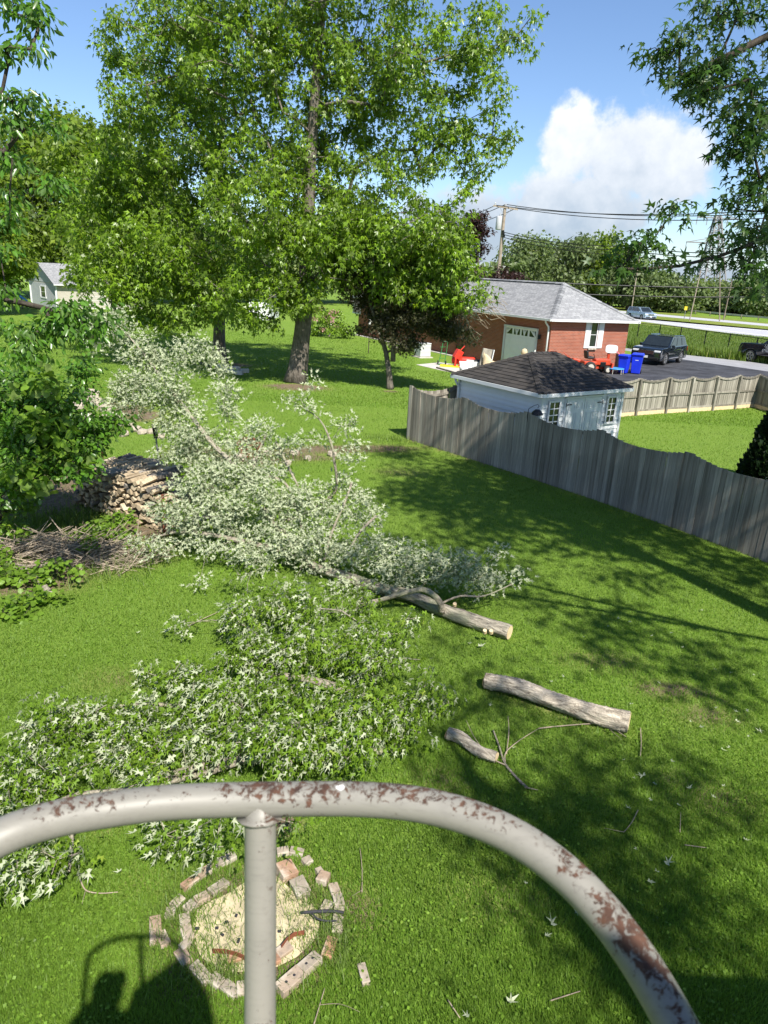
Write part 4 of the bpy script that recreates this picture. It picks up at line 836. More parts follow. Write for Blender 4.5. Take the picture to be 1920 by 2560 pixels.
# lattice tower
tw = thing('lattice_tower', 'tall grey steel lattice power tower rising beyond the trees at right', 'pylon'); Yt = 175.
leg = [AY(1736, 758, Yt), AY(1806, 770, Yt)]; top_ = [AY(1789, 540, Yt), AY(1801, 540, Yt)]; hw_ = (leg[1][0]-leg[0][0])
def LP(f, i, j): 
    a = leg[0][:]*1.0; b_ = top_[0]*1.0; wx = hw_*(1-f)+(top_[1][0]-top_[0][0])*f*1.0; cx0 = (leg[0][0]+leg[1][0])/2*(1-f)+(top_[0][0]+top_[1][0])/2*f; z = ZR+(top_[0][2]-ZR)*f; return np.array([cx0+(i-.5)*wx, Yt+(j-.5)*wx, z])
for i in (0, 1):
    for j in (0, 1): mb = MB(); mb.bar(LP(0, i, j), LP(1, i, j), .28, .28); mb.build('leg', MT['steel_lattice'], tw)
mb = MB(); lv = [0, .16, .3, .43, .55, .66, .76, .85, .93, 1]
for k in range(len(lv)-1):
    for (i, j, i2, j2) in ((0, 0, 1, 0), (0, 1, 1, 1), (0, 0, 0, 1), (1, 0, 1, 1)):
        mb.bar(LP(lv[k], i, j), LP(lv[k+1], i2, j2), .13, .13); mb.bar(LP(lv[k], i2, j2), LP(lv[k+1], i, j), .13, .13); mb.bar(LP(lv[k+1], i, j), LP(lv[k+1], i2, j2), .13, .13)
tag(mb.build('cross_bracing', MT['steel_lattice'], tw), kind='stuff')
for f, wd_ in ((.98, 4.6), (.72, 6.5)):
    c_ = (LP(f, 0, 0)+LP(f, 1, 1))/2; mb = MB(); mb.bar(c_-[wd_, 0, 0], c_+[wd_, 0, 0], .25, .25); mb.bar(c_-[wd_, 0, 0], c_-[0, 0, -1.3], .15, .15); mb.bar(c_+[wd_, 0, 0], c_+[0, 0, 1.3], .15, .15)
    for s in (-1, -.5, .5, 1): mb.bar(c_+[wd_*s, 0, 0], c_+[wd_*s, 0, -1.6], .12, .12)
    mb.build('crossarm', MT['steel_lattice'], tw)
place(tw, LP(0, 0, 0))
# yellow marker by the far road
mk = AY(1714, 775, 120.); o = thing('road_marker', 'small yellow marker post beyond the far carriageway', 'marker', (mk[0], 120, ZR)); MB().tube([(0, 0, 0), (0, 0, 1.6)], .05, 6).build('post', MT['steel_lattice'], o); MB().box((0, 0, 1.75), (.45, .04, .6)).build('plate', MT['yellow_paint'], o)
# ================================================================= TREES
def PB(cx, cy, rx, ry, Y, n, rd=None):
    if 33 < Y < 43: n = int(n*1.45)
    c = AY(cx, cy, Y); s = np.linalg.norm(c-[0, 0, CAMH])/FPX; return (c, (rx*s, (rd if rd else min(rx, ry)*s*1.0), ry*s), n)
tb = G(740, 955)
tree('maple_tree', 'big silver maple with thick sunlit trunk in the middle of the lawn', 'tree', tb, AY(835, -260, 36.5), .43,
     [PB(800, 90, 210, 160, 37.6, 74, 3.6), PB(950, 190, 170, 150, 36.6, 44, 3.2), PB(1120, 190, 140, 140, 34.8, 22, 3), PB(1225, 110, 90, 120, 34.4, 15, 2), PB(1000, -120, 260, 120, 35.5, 30, 4), PB(600, 50, 180, 150, 36.8, 60, 3.5),
      PB(650, 290, 190, 150, 36.8, 66, 4), PB(850, 390, 180, 150, 37.6, 56, 3.4), PB(1050, 420, 140, 110, 35, 24, 3), PB(1200, 330, 80, 70, 34.5, 9, 1.5), PB(700, 540, 190, 110, 35, 84, 3.5), PB(850, 600, 140, 100, 34.8, 60, 3),
      PB(1010, 610, 140, 100, 33.8, 58, 2.4), PB(1010, 725, 85, 40, 33.9, 12, .9), PB(1110, 620, 85, 80, 33.2, 26, 1.6), PB(1190, 710, 40, 40, 33, 5, .8), PB(1110, 735, 60, 45, 33.2, 8, .8), PB(640, 720, 120, 60, 34.2, 30, 2), PB(760, 740, 90, 45, 34.6, 14, 1.5), PB(400, 120, 120, 110, 37, 28, 2.5), PB(335, 240, 70, 90, 37, 13, 1.5), PB(640, 800, 60, 20, 34, 6, 1)],
     MT['leaf_maple'], 'maple_lo', .27, 60, .60, flare=.45, flat=.95, droop=.9, shell=.42, limb_r=.34, seg=1.3, clr=.35, twig=.018)
tree('maple_tree', 'shaded maple with dark trunk left of and behind the big silver maple', 'tree', G(548, 905), AY(560, 60, 43), .34,
     [PB(420, 440, 200, 180, 41, 95, 4), PB(300, 520, 160, 120, 40, 50, 3), PB(450, 640, 190, 90, 38.5, 62, 3), PB(300, 690, 110, 55, 37.5, 26, 2), PB(520, 750, 90, 45, 38.2, 16, 1.5), PB(470, 200, 140, 140, 42.5, 50, 3), PB(390, 800, 70, 20, 38, 8, 1)],
     MT['leaf_maple'], 'maple_lo', .29, 74, .70, flare=.45, flat=.95, droop=.9, shell=.42, limb_r=.2, seg=1.3, clr=.35)
# small purple maple: forked trunk
pt2 = G(975, 973)
t2 = tree('purple_maple_tree', 'small dark purple leaved maple with forked grey trunk in front of the brick house', 'tree', pt2, AY(915, 690, 35.2), .155,
     [PB(1010, 680, 120, 60, 35.6, 30, 2), PB(985, 745, 115, 65, 35.4, 40, 2), PB(900, 700, 65, 45, 35.4, 13, 1.2), PB(1070, 790, 90, 50, 34.9, 30, 1.5), PB(1135, 825, 60, 32, 34.6, 9, 1), PB(950, 820, 55, 30, 35, 9, 1), PB(1090, 735, 60, 50, 35, 18, 1.2), PB(1010, 850, 40, 25, 34.8, 6, .8)],
     MT['leaf_purple'], 'maple_lo', .17, 120, .62, flare=.25, limb_r=.10, seg=.8)
f0 = G(975, 973); f1 = AY(983, 888, 35.15); f2 = AY(985, 820, 35.1); f3 = AY(1010, 740, 35.1); mb = MB(); mb.tube([f1-[0, 0, .3]-f0, f1-f0, f2-f0, f3-f0], [.13, .12, .10, .06], 12); mb.build('fork', MT['bark'], t2, True)
cb = AY(1215, 700, 56); tree('copper_beech_tree', 'dark copper leaved tree beside the utility pole behind the house', 'tree', (cb[0], 56, 0), AY(1200, 570, 56), .2,
     [PB(1190, 580, 32, 45, 56, 22, 1.2), PB(1165, 645, 50, 60, 56, 28, 1.6), PB(1262, 705, 34, 34, 55, 20, 1.0), PB(1120, 570, 50, 55, 57, 18, 2), PB(1180, 540, 20, 15, 56, 4, .6)], MT['leaf_copper'], 'maple_lo', .26, 90, .7, limb_r=.1)
# bare twigs hanging by the garage corner
mb = MB()
for k in range(26):
    a = AY(1165+random.uniform(-20, 60), 760+random.uniform(-30, 30), 33.5); p = [a]
    for j in range(4): p.append(p[-1]+np.array([random.uniform(.05, .42), random.uniform(-.1, .1), random.uniform(-.32, .12)]))
    mb.tube(p, [.02, .016, .012, .008, .006], 4)
o = mb.build('twigs', MT['twig'], None); tw_parent = [x for x in bpy.data.objects if x.name == 'maple_tree'][0]; o.parent = tw_parent; o.location = -Vector(tb); tag(o, 'bare grey twigs', None, None, 'stuff')

# background at left
def far_tree(x, y, h, r, label, mat, m=60, tpl='kite', size=.45, cl=34, cat='tree', group=None, tr=.2, squash=.55, seed=0, z0=None):
    z = float(terr(x, y)) if z0 is None else z0; n = cl; bl = [((x, y, z+h*.60), (r, r, h*.40), int(n*.7)), ((x+random.uniform(-.4, .4)*r, y, z+h*.35), (r*.9, r*.8, h*.22), int(n*.45)), ((x+random.uniform(-.5, .5)*r, y, z+h*.82), (r*.6, r*.6, h*.2), int(n*.3))]
    return tree('deciduous_tree', label, cat, (x, y, z), (x+random.uniform(-.5, .5), y, z+h*.9), tr, bl, mat, tpl, size, m, r*.30, MT['bark_dark'], .2, group, seg=2.5, twig=.03, flat=.7, clr=.5)
def at_px(px_, Y): d = ray(px_, 700); return d[0]*Y/d[1]
for px_, Y, top, r, lab, m_, sz in ((-50, 66, 330, 4.5, 'yellow green tree at the left edge beside the grey garage', 'leaf_maple_bg', .24), (275, 62, 300, 5.2, 'yellow green tree just right of the grey garage, sunlit crown', 'leaf_maple_bg', .24), (130, 94, 262, 8.5, 'tall light green tree directly behind the grey garage', 'leaf_maple_bg', .3), (330, 92, 330, 7, 'broad tree behind the shaded maple at left', 'leaf_far', .32), (-60, 88, 300, 7.5, 'tall tree at the left edge behind the playset', 'leaf_far', .32)):
    x = at_px(px_, Y); h = CAMH+Y*((ray(px_, top)[2])/ray(px_, top)[1]); far_tree(x, Y, h, r, lab, MT[m_], 120, 'kite', sz*1.9, 110, tr=.25)
tree('shrub', 'reddish brown shrub under the trees above the grey garage roof', 'shrub', (at_px(165, 100), 100, 0), (at_px(165, 100), 100, 6), .1, [PB(165, 590, 60, 35, 100, 16, 3), PB(90, 560, 60, 30, 100, 10, 3)], leafmat('rusty_leaf', (.14, .085, .03), (.14, .09, .04)), 'kite', .35, 60, 1.4)
labs = ['far tree %s' % s for s in ()]
fl = [(480, 100, 560, 6, 'leaf_far', 'leafy tree seen under the canopy left of the big trunk'), (620, 112, 560, 7, 'leaf_far', 'leafy tree seen behind the big maple trunk'), (760, 118, 560, 7, 'leaf_far', 'leafy tree rising behind the left end of the brick house'), (880, 125, 570, 7, 'leaf_far', 'leafy tree behind the middle of the brick house roof'), (1010, 128, 560, 7, 'leaf_far', 'leafy tree behind the purple maple and the roof')]
fl += [(1290, 150, 600, 7, 'leaf_far', 'far tree just right of the utility pole, above the ridge'), (1345, 165, 588, 8, 'leaf_far', 'tall dark far tree above the left part of the house ridge'), (1410, 158, 590, 7.5, 'leaf_far', 'tall loose far tree above the right end of the ridge'), (1470, 170, 598, 8, 'leaf_far', 'tall far tree between the ridge end and the pale pole'), (1528, 160, 588, 7, 'leaf_maple_bg', 'tall paler far tree with airy crown near the pale pole'), (1580, 150, 664, 6, 'leaf_far', 'middling far tree right behind the silver minivan'),
       (1640, 165, 682, 7, 'leaf_far', 'round dark far tree between the minivan and the lattice tower'), (1700, 150, 690, 6, 'leaf_far', 'far tree close left of the lattice tower'), (1775, 170, 704, 8, 'leaf_far', 'low far tree behind the lattice tower base'), (1840, 160, 708, 7, 'leaf_far', 'far tree close right of the lattice tower'), (1900, 150, 690, 6, 'leaf_far', 'far tree at the right edge of the view'), (1960, 165, 690, 7, 'leaf_far', 'far tree beyond the right edge of the view')]
for px_, Y, top, r, m_, lab in fl:
    x = at_px(px_, Y); rr_ = ray(px_, top); h = CAMH+Y*rr_[2]/rr_[1]-float(terr(x, Y)); far_tree(x, Y, max(h, 5), r, lab, MT[m_], 52, 'kite', .8, 60, tr=.3, group='trees beyond the highway' if px_ > 1250 else None)
# scrub under the far trees and woods to the horizon
n = 15000; xs = np.concatenate([rng.uniform(25, 130, n)]); ys = 172-(xs-40)*.42+rng.normal(size=n)*4; zs = .5+2.6*rng.random(n)**.7*(1+.5*np.sin(xs*.4)); P = np.stack([xs, ys, zs], -1)
tag(leaves('scrub', P, rng.normal(size=(n, 3)), np.array([0, 0, 1.])+rng.normal(size=(n, 3))*.8, .55+.4*rng.random(n), 'kite', MT['leaf_far']), kind='stuff')
n = 30000; xs = rng.uniform(-330, 420, n); ys = 240+rng.normal(size=n)*10+np.abs(xs)*.05; hh = 6+2*np.sin(xs*.045)+2*np.sin(xs*.21)+1.5*np.sin(xs*.5); P = np.stack([xs, ys, hh*rng.random(n)**.6], -1)
tag(leaves('distant_woods', P, rng.normal(size=(n, 3)), np.array([0, 0, 1.])+rng.normal(size=(n, 3))*.8, 1.5+1.0*rng.random(n), 'kite', MT['leaf_far']), kind='stuff')
# distant white bungalow seen under the canopy
wb = thing('white_house', 'small white outbuilding glimpsed under the canopy left of the big trunk', 'house'); c = G(640, 803); c2 = c+np.array([0, 5, 0]); mb = MB(); mb.box(c2+[0, 0, 1.2], (2.2, 6, 2.4)); mb.build('wall', MT['white'], wb)
mb = MB(); mb.add([c2+[-1.4, -3.4, 2.3], c2+[1.4, -3.4, 2.3], c2+[1.4, 3.4, 2.3], c2+[-1.4, 3.4, 2.3], c2+[-1.4, 0, 3.4], c2+[1.4, 0, 3.4]], [(0, 1, 5, 4), (2, 3, 4, 5), (0, 4, 3), (1, 2, 5)]); mb.build('roof', MT['roof_grey'], wb); place(wb, c)
# pink flowering shrub at the house end
hy = G(822, 842); hs = tree('flowering_shrub', 'leafy shrub with pink blossoms at the far end of the brick house', 'shrub', hy, hy+np.array([0, 0, 1.9]), .05, [PB(810, 800, 42, 34, hy[1], 22, 1.5), PB(850, 825, 30, 18, hy[1]-1, 12, .8), PB(790, 830, 25, 15, hy[1], 8, .8)], MT['leaf_maple'], 'kite', .2, 60, .5, limb_r=.04)
C = np.concatenate([ellip(14, *PB(815, 800, 40, 30, hy[1]-.8, 1)[:2])]); P, D, N, S, r = spray(C, 16, .3, .16); tag(leaves('blossoms', P-hy, D, N, S, 'kite', MT['leaf_pink'], hs, r), kind='stuff')
# dark arborvitae behind the fence at the right edge
av = G(1935, 1200); av = G(1960, 1235); mbp = thing('arborvitae', 'dense dark evergreen arborvitae behind the grey fence at the right edge', 'shrub', av)
n = 16000; z = rng.random(n)**1.2*3.4; a = rng.random(n)*2*pi; rr = (1.15*(1-(z/3.6)**1.7)+.06)*(.82+.22*rng.random(n)+.06*np.sin(a*5+z*4)); P = np.stack([np.cos(a)*rr, np.sin(a)*rr, z+.1], -1); D = np.stack([np.cos(a), np.sin(a), np.full(n, .9)], -1)+rng.normal(size=(n, 3))*.3
tag(leaves('foliage', P, D, rng.normal(size=(n, 3)), .10+.08*rng.random(n), 'kite', MT['leaf_dark'], mbp), kind='stuff'); trunk_mb([(0, 0, 0), (0, 0, 2.6)], [.12, .04]).build('trunk', MT['bark'], mbp, True)

# ---------------------------------------------------------------- near maple at the right, its branches reach into view
rm = thing('maple_tree', 'near maple whose dark leafy branches hang in from the right', 'tree', (10.6, 4.6, 0)); RB = np.array([10.6, 4.6, 0.])
P0 = [RB+np.array([(-1.2)*f, .8*f, 17*f]) for f in np.linspace(0, 1, 9)]; trunk_mb([p-RB for p in P0], [.42*(1-.8*f) for f in np.linspace(0, 1, 9)], flare=.5, fl_h=.6).build('trunk', MT['bark'], rm, True)
vis = [PB(1840, 35, 120, 55, 8.2, 20, .7), PB(1700, 95, 65, 35, 8.0, 10, .4), PB(1730, 190, 70, 30, 7.8, 12, .4), PB(1860, 160, 80, 60, 7.8, 13, .5), PB(1760, 225, 50, 20, 7.6, 6, .3), PB(1880, 260, 55, 45, 7.4, 13, .4), PB(1870, 360, 50, 40, 7.4, 12, .4), PB(1900, 440, 30, 30, 7.4, 6, .3),
       PB(1860, 500, 40, 25, 7.2, 6, .3), PB(1890, 565, 45, 35, 7.2, 8, .3), PB(1830, 590, 30, 18, 7.1, 3, .3), PB(1880, 650, 40, 30, 7.0, 6, .3), PB(1780, 640, 30, 10, 7.0, 2, .2), PB(1680, 530, 20, 22, 7.0, 3, .15), PB(1600, 610, 50, 18, 6.9, 6, .2), PB(1560, 665, 45, 18, 6.9, 5, .2), PB(1680, 655, 35, 10, 6.9, 2, .2), PB(1900, 720, 20, 25, 6.9, 2, .2), PB(1975, 300, 40, 300, 7.6, 22, .5)]
C = np.concatenate([ellip(n_, c, r, .6) for c, r, n_ in vis])
ctrl = [np.array([9.9, 5.2, 6.5]), np.array([8.2, 5.8, 6.4]), AY(2080, 420, 7.0), AY(1960, 560, 7.0), AY(1880, 610, 7.0), AY(1800, 640, 7.0), AY(1700, 665, 6.9), AY(1600, 672, 6.9), AY(1540, 672, 6.9)]
ctrl2 = [AY(2200, 260, 7.3), AY(2050, 180, 7.6), AY(1920, 90, 7.9), AY(1800, 150, 7.8), AY(1710, 190, 7.8)]; ctrl3 = [AY(2000, 480, 7.1), AY(1915, 530, 7.2), AY(1860, 700, 7.0), AY(1830, 690, 7.0)]
nodes = list(ctrl)+list(ctrl2)+list(ctrl3); par = [-1]+list(range(len(ctrl)-1))+[1]+list(range(len(ctrl), len(ctrl)+len(ctrl2)-1))+[2]+list(range(len(ctrl)+len(ctrl2), len(nodes)-1))
Nn_, Pp_, _ = skeleton(nodes, par, C, seglen=.3, sag=.05, pref=.1); branch_mesh('branches', Nn_-RB, Pp_, .055, .0035, MT['bark_dark'], rm, 5, expo=.55)
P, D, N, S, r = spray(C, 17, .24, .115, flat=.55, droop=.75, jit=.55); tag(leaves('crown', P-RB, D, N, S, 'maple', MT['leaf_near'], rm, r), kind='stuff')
hi = [((9.5, 6.5, 13.5), (4.5, 4.0, 3.0), 125), ((8.2, 9.8, 15), (3, 2.4, 1.8), 26), ((6.6, 3.4, 12.5), (3.2, 2.4, 2.0), 15), ((11.5, 9.5, 12.5), (3.5, 3.5, 2.6), 76), ((10.6, 14.6, 12.5), (3.2, 2.4, 1.8), 38), ((8.6, 1.6, 10.5), (2.4, 2.2, 1.4), 7), ((12.8, 5, 9), (2.5, 3, 3), 24), ((6.0, 7.2, 13.8), (1.6, 1.8, 1.0), 14)]
C = np.concatenate([ellip(n_, c, r, .5) for c, r, n_ in hi]); st = [p for p in P0[2:]]; Nn_, Pp_, _ = skeleton(st, [-1]+list(range(len(st)-1)), C, seglen=1.1); branch_mesh('upper_branches', Nn_-RB, Pp_, .22, .012, MT['bark'], rm, 5, skip=len(st))
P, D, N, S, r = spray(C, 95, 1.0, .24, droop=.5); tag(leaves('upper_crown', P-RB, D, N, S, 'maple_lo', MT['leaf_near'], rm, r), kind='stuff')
# tree behind the camera: dapples the near lawn
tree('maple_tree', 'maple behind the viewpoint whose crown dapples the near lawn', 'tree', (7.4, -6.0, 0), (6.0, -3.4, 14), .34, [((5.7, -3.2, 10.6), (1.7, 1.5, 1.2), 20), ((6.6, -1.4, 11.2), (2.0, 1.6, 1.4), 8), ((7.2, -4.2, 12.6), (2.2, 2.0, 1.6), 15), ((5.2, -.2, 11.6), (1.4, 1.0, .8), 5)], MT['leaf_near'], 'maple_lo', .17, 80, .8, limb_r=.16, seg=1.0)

# ---------------------------------------------------------------- ash at the left edge
LB = np.array([-9.2, 8.4, 0.]); la = thing('ash_tree', 'near ash with pointed glossy leaflets reaching in from the left edge', 'tree', LB); P0 = [LB+np.array([.8*f, .3*f, 13*f]) for f in np.linspace(0, 1, 8)]
trunk_mb([p-LB for p in P0], [.2*(1-.8*f) for f in np.linspace(0, 1, 8)], flare=.4, fl_h=.4).build('trunk', MT['bark'], la, True)
vis = [PB(30, 30, 55, 40, 9.5, 9, .4), PB(90, 60, 18, 25, 9.5, 3, .2), PB(10, 120, 25, 20, 9.3, 3, .2), PB(85, 125, 12, 10, 9.3, 2, .15), PB(0, 225, 20, 25, 9.2, 3, .2), PB(70, 245, 16, 18, 9.4, 3, .15), PB(20, 300, 40, 30, 9.4, 4, .3), PB(120, 320, 30, 25, 9.6, 3, .2), PB(20, 400, 45, 40, 9.4, 5, .3), PB(110, 450, 50, 30, 9.4, 4, .3), PB(20, 520, 45, 40, 9.2, 5, .3),
       PB(0, 620, 30, 30, 9, 4, .3), PB(10, 735, 40, 18, 8.8, 4, .3), PB(50, 820, 70, 35, 8.8, 10, .3), PB(150, 790, 60, 40, 8.8, 10, .3), PB(210, 820, 45, 35, 8.8, 8, .3), PB(80, 870, 50, 30, 8.6, 6, .3), PB(180, 765, 35, 12, 8.8, 3, .2), PB(255, 800, 25, 25, 8.8, 3, .2), PB(-90, 500, 40, 400, 9.2, 24, .6)]
C = np.concatenate([ellip(n_, c, r, .6) for c, r, n_ in vis]); st = P0[2:]+[AY(-80, 350, 9.2), AY(10, 380, 9.3), AY(60, 320, 9.4)]+[AY(-90, 730, 8.8), AY(0, 745, 8.8), AY(110, 770, 8.8), AY(200, 800, 8.8)]
par = [-1]+list(range(5))+[3, 6, 7]+[1, 9, 10, 11]; Nn_, Pp_, _ = skeleton(st, par, C, seglen=.35, pref=.1); branch_mesh('branches', Nn_-LB, Pp_, .06, .004, MT['bark_dark'], la, 5, skip=6)
P, D, N, S, r = spray(C, 34, .24, .10, flat=.6, droop=.7, jit=.55); tag(leaves('crown', P-LB, D, N, S, 'oval', MT['leaf_ash'], la, r, .95), kind='stuff')
# glossy shrub at left
sb = np.array([-7.9, 13.6, 0.]); vis = [PB(40, 960, 100, 90, 14, 34, .9), PB(140, 1040, 110, 90, 13.8, 44, .9), PB(50, 1110, 90, 90, 13.2, 34, .8), PB(215, 1090, 70, 45, 13.6, 15, .5), PB(280, 1050, 45, 35, 14.2, 7, .4), PB(165, 1165, 70, 40, 13.0, 13, .5), PB(30, 1210, 50, 40, 12.8, 9, .5), PB(200, 940, 25, 40, 14, 6, .3), PB(-60, 1100, 80, 180, 13.5, 40, 1)]
C = np.concatenate([ellip(n_, c, r, .5) for c, r, n_ in vis]); sh2 = thing('shrub', 'big bright green shrub with glossy oval leaves left of the woodpile', 'shrub', sb)
st = [sb, sb+[.1, 0, 1.0], sb+[.4, .1, 2.0], sb+[.6, 0, 2.8]]; Nn_, Pp_, _ = skeleton(st, [-1, 0, 1, 2], C, seglen=.4); branch_mesh('stems', Nn_-sb, Pp_, .07, .006, MT['bark_dark'], sh2, 5)
P, D, N, S, r = spray(C, 60, .36, .11, flat=.7, droop=.45, jit=.5); tag(leaves('foliage', P-sb, D, N, S, 'oval', MT['leaf_ash'], sh2, r, 1.35), kind='stuff')
C = np.concatenate([ellip(n_, c, r, .6) for c, r, n_ in [PB(90, 960, 60, 60, 13.2, 7, .3), PB(40, 1190, 60, 60, 12.3, 10, .3), PB(150, 1120, 60, 60, 12.8, 6, .3), PB(100, 1060, 60, 60, 12.9, 6, .3)]]); P, D, N, S, r = spray(C, 12, .3, .17); tag(leaves('vine_leaves', P-sb, D, N, S, 'grape', MT['leaf_grape'], sh2, r), kind='stuff')

# ================================================================= FELLED BRANCHES
def wood_path(name, pts, rads, mat, parent, n=12, seed=0, amp=.07, sub=4, rough=.035):
    rs = np.random.default_rng(seed); pts = [np.array(p, float) for p in pts]; P = []; R_ = []
    for i in range(len(pts)-1):
        p0, p1, p2, p3 = pts[max(i-1, 0)], pts[i], pts[i+1], pts[min(i+2, len(pts)-1)]
        for k in range(sub):
            t_ = k/sub; P.append(.5*((2*p1)+(-p0+p2)*t_+(2*p0-5*p1+4*p2-p3)*t_**2+(-p0+3*p1-3*p2+p3)*t_**3)); R_.append(rads[i]*(1-t_)+rads[i+1]*t_)
    P.append(pts[-1]); R_.append(rads[-1]); ph = rs.random(6)*6; mb = MB(); mb.tube(P, R_, n, mul=lambda i, k: 1+amp*sin(k*2*pi/n*3+ph[0]+i*.5*4/sub)+amp*.8*sin(k*2*pi/n*5+ph[1]-i*.9*4/sub)+rs.normal()*rough); return mb.build(name, mat, parent, True)
LBs = G(1270, 1600); LBs[2] = 0; fb = thing('felled_limb', 'large felled maple limb propped up with pale undersides of its leaves showing', 'felled limb', LBs)
main = [AY(1272, 1598, 10.2), AY(1180, 1560, 10.55), AY(1100, 1522, 10.95), AY(1030, 1490, 11.3), AY(950, 1472, 11.6), AY(860, 1440, 12.0), AY(786, 1416, 12.3), AY(740, 1370, 12.6), AY(672, 1290, 13.0), AY(610, 1188, 13.4), AY(533, 1111, 13.8), AY(463, 1020, 14.2), AY(407, 947, 14.5), AY(330, 850, 14.8), AY(265, 790, 15.0)]
rd = [.135, .13, .12, .115, .11, .10, .085, .075, .065, .055, .048, .038, .028, .018, .008]
for i in range(7): main[i][2] = max(main[i][2], rd[i]*.9)
wood_path('trunk', [p-LBs for p in main], [r*.92 for r in rd], MT['bark_limb'], fb, 24, 1, .07, 10)
d_ = nrm(main[0]-main[1]); s_ = nrm(np.cross(d_, [0, 0, 1])); u_ = np.cross(s_, d_); mb = MB(); P_ = [main[0]-LBs+d_*.004+(s_*cos(t_)+u_*sin(t_))*.116 for t_ in np.linspace(0, 2*pi, 17)[:-1]]; mb.add([main[0]-LBs+d_*.004]+P_, [(0, i+1, (i+1) % 16+1) for i in range(16)]); mb.build('cut_end', MT['cut'], fb)
for px_, py_ in ((1212, 1577), (1228, 1578), (1137, 1510)): c = G(px_, py_, .24 if px_ > 1200 else .3); mb = MB(); dv = nrm(np.array([0, 0, 0])+ (np.array([0, 0, CAMH])-c)*[.3, .3, 1]); mb.tube([c-dv*.05-LBs, c+dv*.015-LBs], [.035, .03], 10); mb.build('knot', MT['cut'], fb)
sec = [AY(786, 1416, 12.3), AY(720, 1382, 12.4), AY(588, 1350, 12.6), AY(480, 1330, 12.8), AY(400, 1340, 12.7), AY(350, 1390, 12.4)]; wood_path('limb', [p-LBs for p in sec], [.06, .055, .045, .035, .022, .01], MT['bark_light'], fb, 10, 2)
thd = [main[8], AY(720, 1300, 13.0), AY(800, 1260, 13.1), AY(841, 1222, 13.0), AY(835, 1150, 12.9), AY(827, 1106, 12.9), AY(798, 1048, 13.0), AY(735, 1005, 13.2)]; wood_path('limb', [p-LBs for p in thd], [.04, .035, .032, .03, .025, .022, .015, .006], MT['bark_light'], fb, 8, 3)
for pth in ([(880, 1205, 12.9), (860, 1260, 12.7), (830, 1330, 12.5), (810, 1400, 12.2)], [(672, 1190, 13.3), (715, 1210, 13.3), (740, 1270, 13.0), (760, 1340, 12.6)], [(690, 1105, 13.6), (722, 1170, 13.4), (745, 1215, 13.2)], [(665, 1085, 13.8), (640, 1150, 13.5), (625, 1200, 13.3)], [(940, 1290, 12.6), (900, 1330, 12.3), (860, 1400, 12.1)]):
    wood_path('limb', [AY(*p)-LBs for p in pth], np.linspace(.028, .022, len(pth)), MT['bark_light'], fb, 8, 4)
cur = [AY(862, 1552, 10.7), AY(905, 1512, 10.9), AY(952, 1500, 10.9), AY(1021, 1480, 10.9), AY(1062, 1475, 10.8), AY(1096, 1500, 10.75), AY(1105, 1530, 10.8)]; wood_path('limb', [p-LBs for p in cur], [.03, .035, .038, .042, .045, .05, .06], MT['bark_light'], fb, 10, 5)
wood_path('limb', [AY(*p)-LBs for p in ((1100, 1510, 10.9), (1150, 1490, 10.9), (1210, 1490, 10.9), (1280, 1460, 11.0))], [.02, .018, .014, .008], MT['bark_light'], fb, 8, 6)
vis = [(280, 830, 70, 55, 15, 32), (370, 900, 80, 60, 14.8, 41), (480, 885, 55, 45, 14.6, 20), (545, 905, 30, 40, 14.5, 8), (325, 990, 75, 70, 14.5, 41), (440, 1000, 90, 80, 14.3, 51), (560, 1010, 50, 50, 14.2, 14), (455, 1120, 60, 60, 14, 24), (520, 1130, 80, 70, 13.9, 41), (640, 1080, 50, 50, 13.8, 14), (690, 1110, 40, 40, 13.6, 8), (600, 1180, 110, 60, 13.4, 57),
       (510, 1225, 90, 65, 13.2, 32), (440, 1300, 50, 50, 12.8, 13), (380, 1375, 60, 35, 12.5, 13), (400, 1265, 30, 25, 13, 4), (560, 1290, 130, 80, 13, 52), (700, 1270, 120, 80, 13, 50), (820, 1270, 90, 70, 12.9, 30), (910, 1270, 60, 50, 12.9, 13), (640, 1380, 130, 55, 12.4, 34), (800, 1370, 110, 60, 12.3, 34), (930, 1390, 90, 60, 12.0, 24), (1030, 1420, 90, 60, 11.7, 24), (1130, 1420, 85, 50, 11.4, 24), (1200, 1440, 60, 45, 11.3, 13), (1285, 1450, 18, 22, 11.2, 2), (1250, 1370, 12, 18, 12, 1),
       (485, 1490, 45, 45, 11.3, 12), (700, 1470, 80, 40, 11.6, 10), (900, 1470, 90, 30, 11.5, 9), (770, 1015, 30, 20, 13, 3), (860, 1065, 28, 25, 13, 3), (785, 1090, 28, 20, 13, 3), (875, 1130, 35, 30, 13, 4), (790, 952, 10, 14, 13.2, 1), (850, 1190, 40, 30, 13, 4), (730, 1000, 12, 12, 13.2, 1)]
vb = [PB(*v) for v in vis]; C = np.concatenate([ellip(n_, c, (r[0], min(r[1], .7), r[2]), .55) for c, r, n_ in vb]); C = C[C[:, 2] > .15]
nodes = list(main[3:])+list(sec[1:])+list(thd[1:])+list(cur[1:5]); L0 = len(main)-3; par = [-1]+list(range(L0-1))+[3]+list(range(L0, L0+4))+[5]+list(range(L0+5, L0+11))+[0]+list(range(L0+12, L0+15))
Nn_, Pp_, _ = skeleton(nodes, par, C, seglen=.35, sag=.08, pref=.3); branch_mesh('branches', Nn_-LBs, Pp_, .02, .0035, MT['bark_light'], fb, 5, skip=len(nodes))
P, D, N, S, r = spray(C, 42, .27, .108, flat=.7, droop=.1, jit=.6); k = rng.random(len(P)) < .13
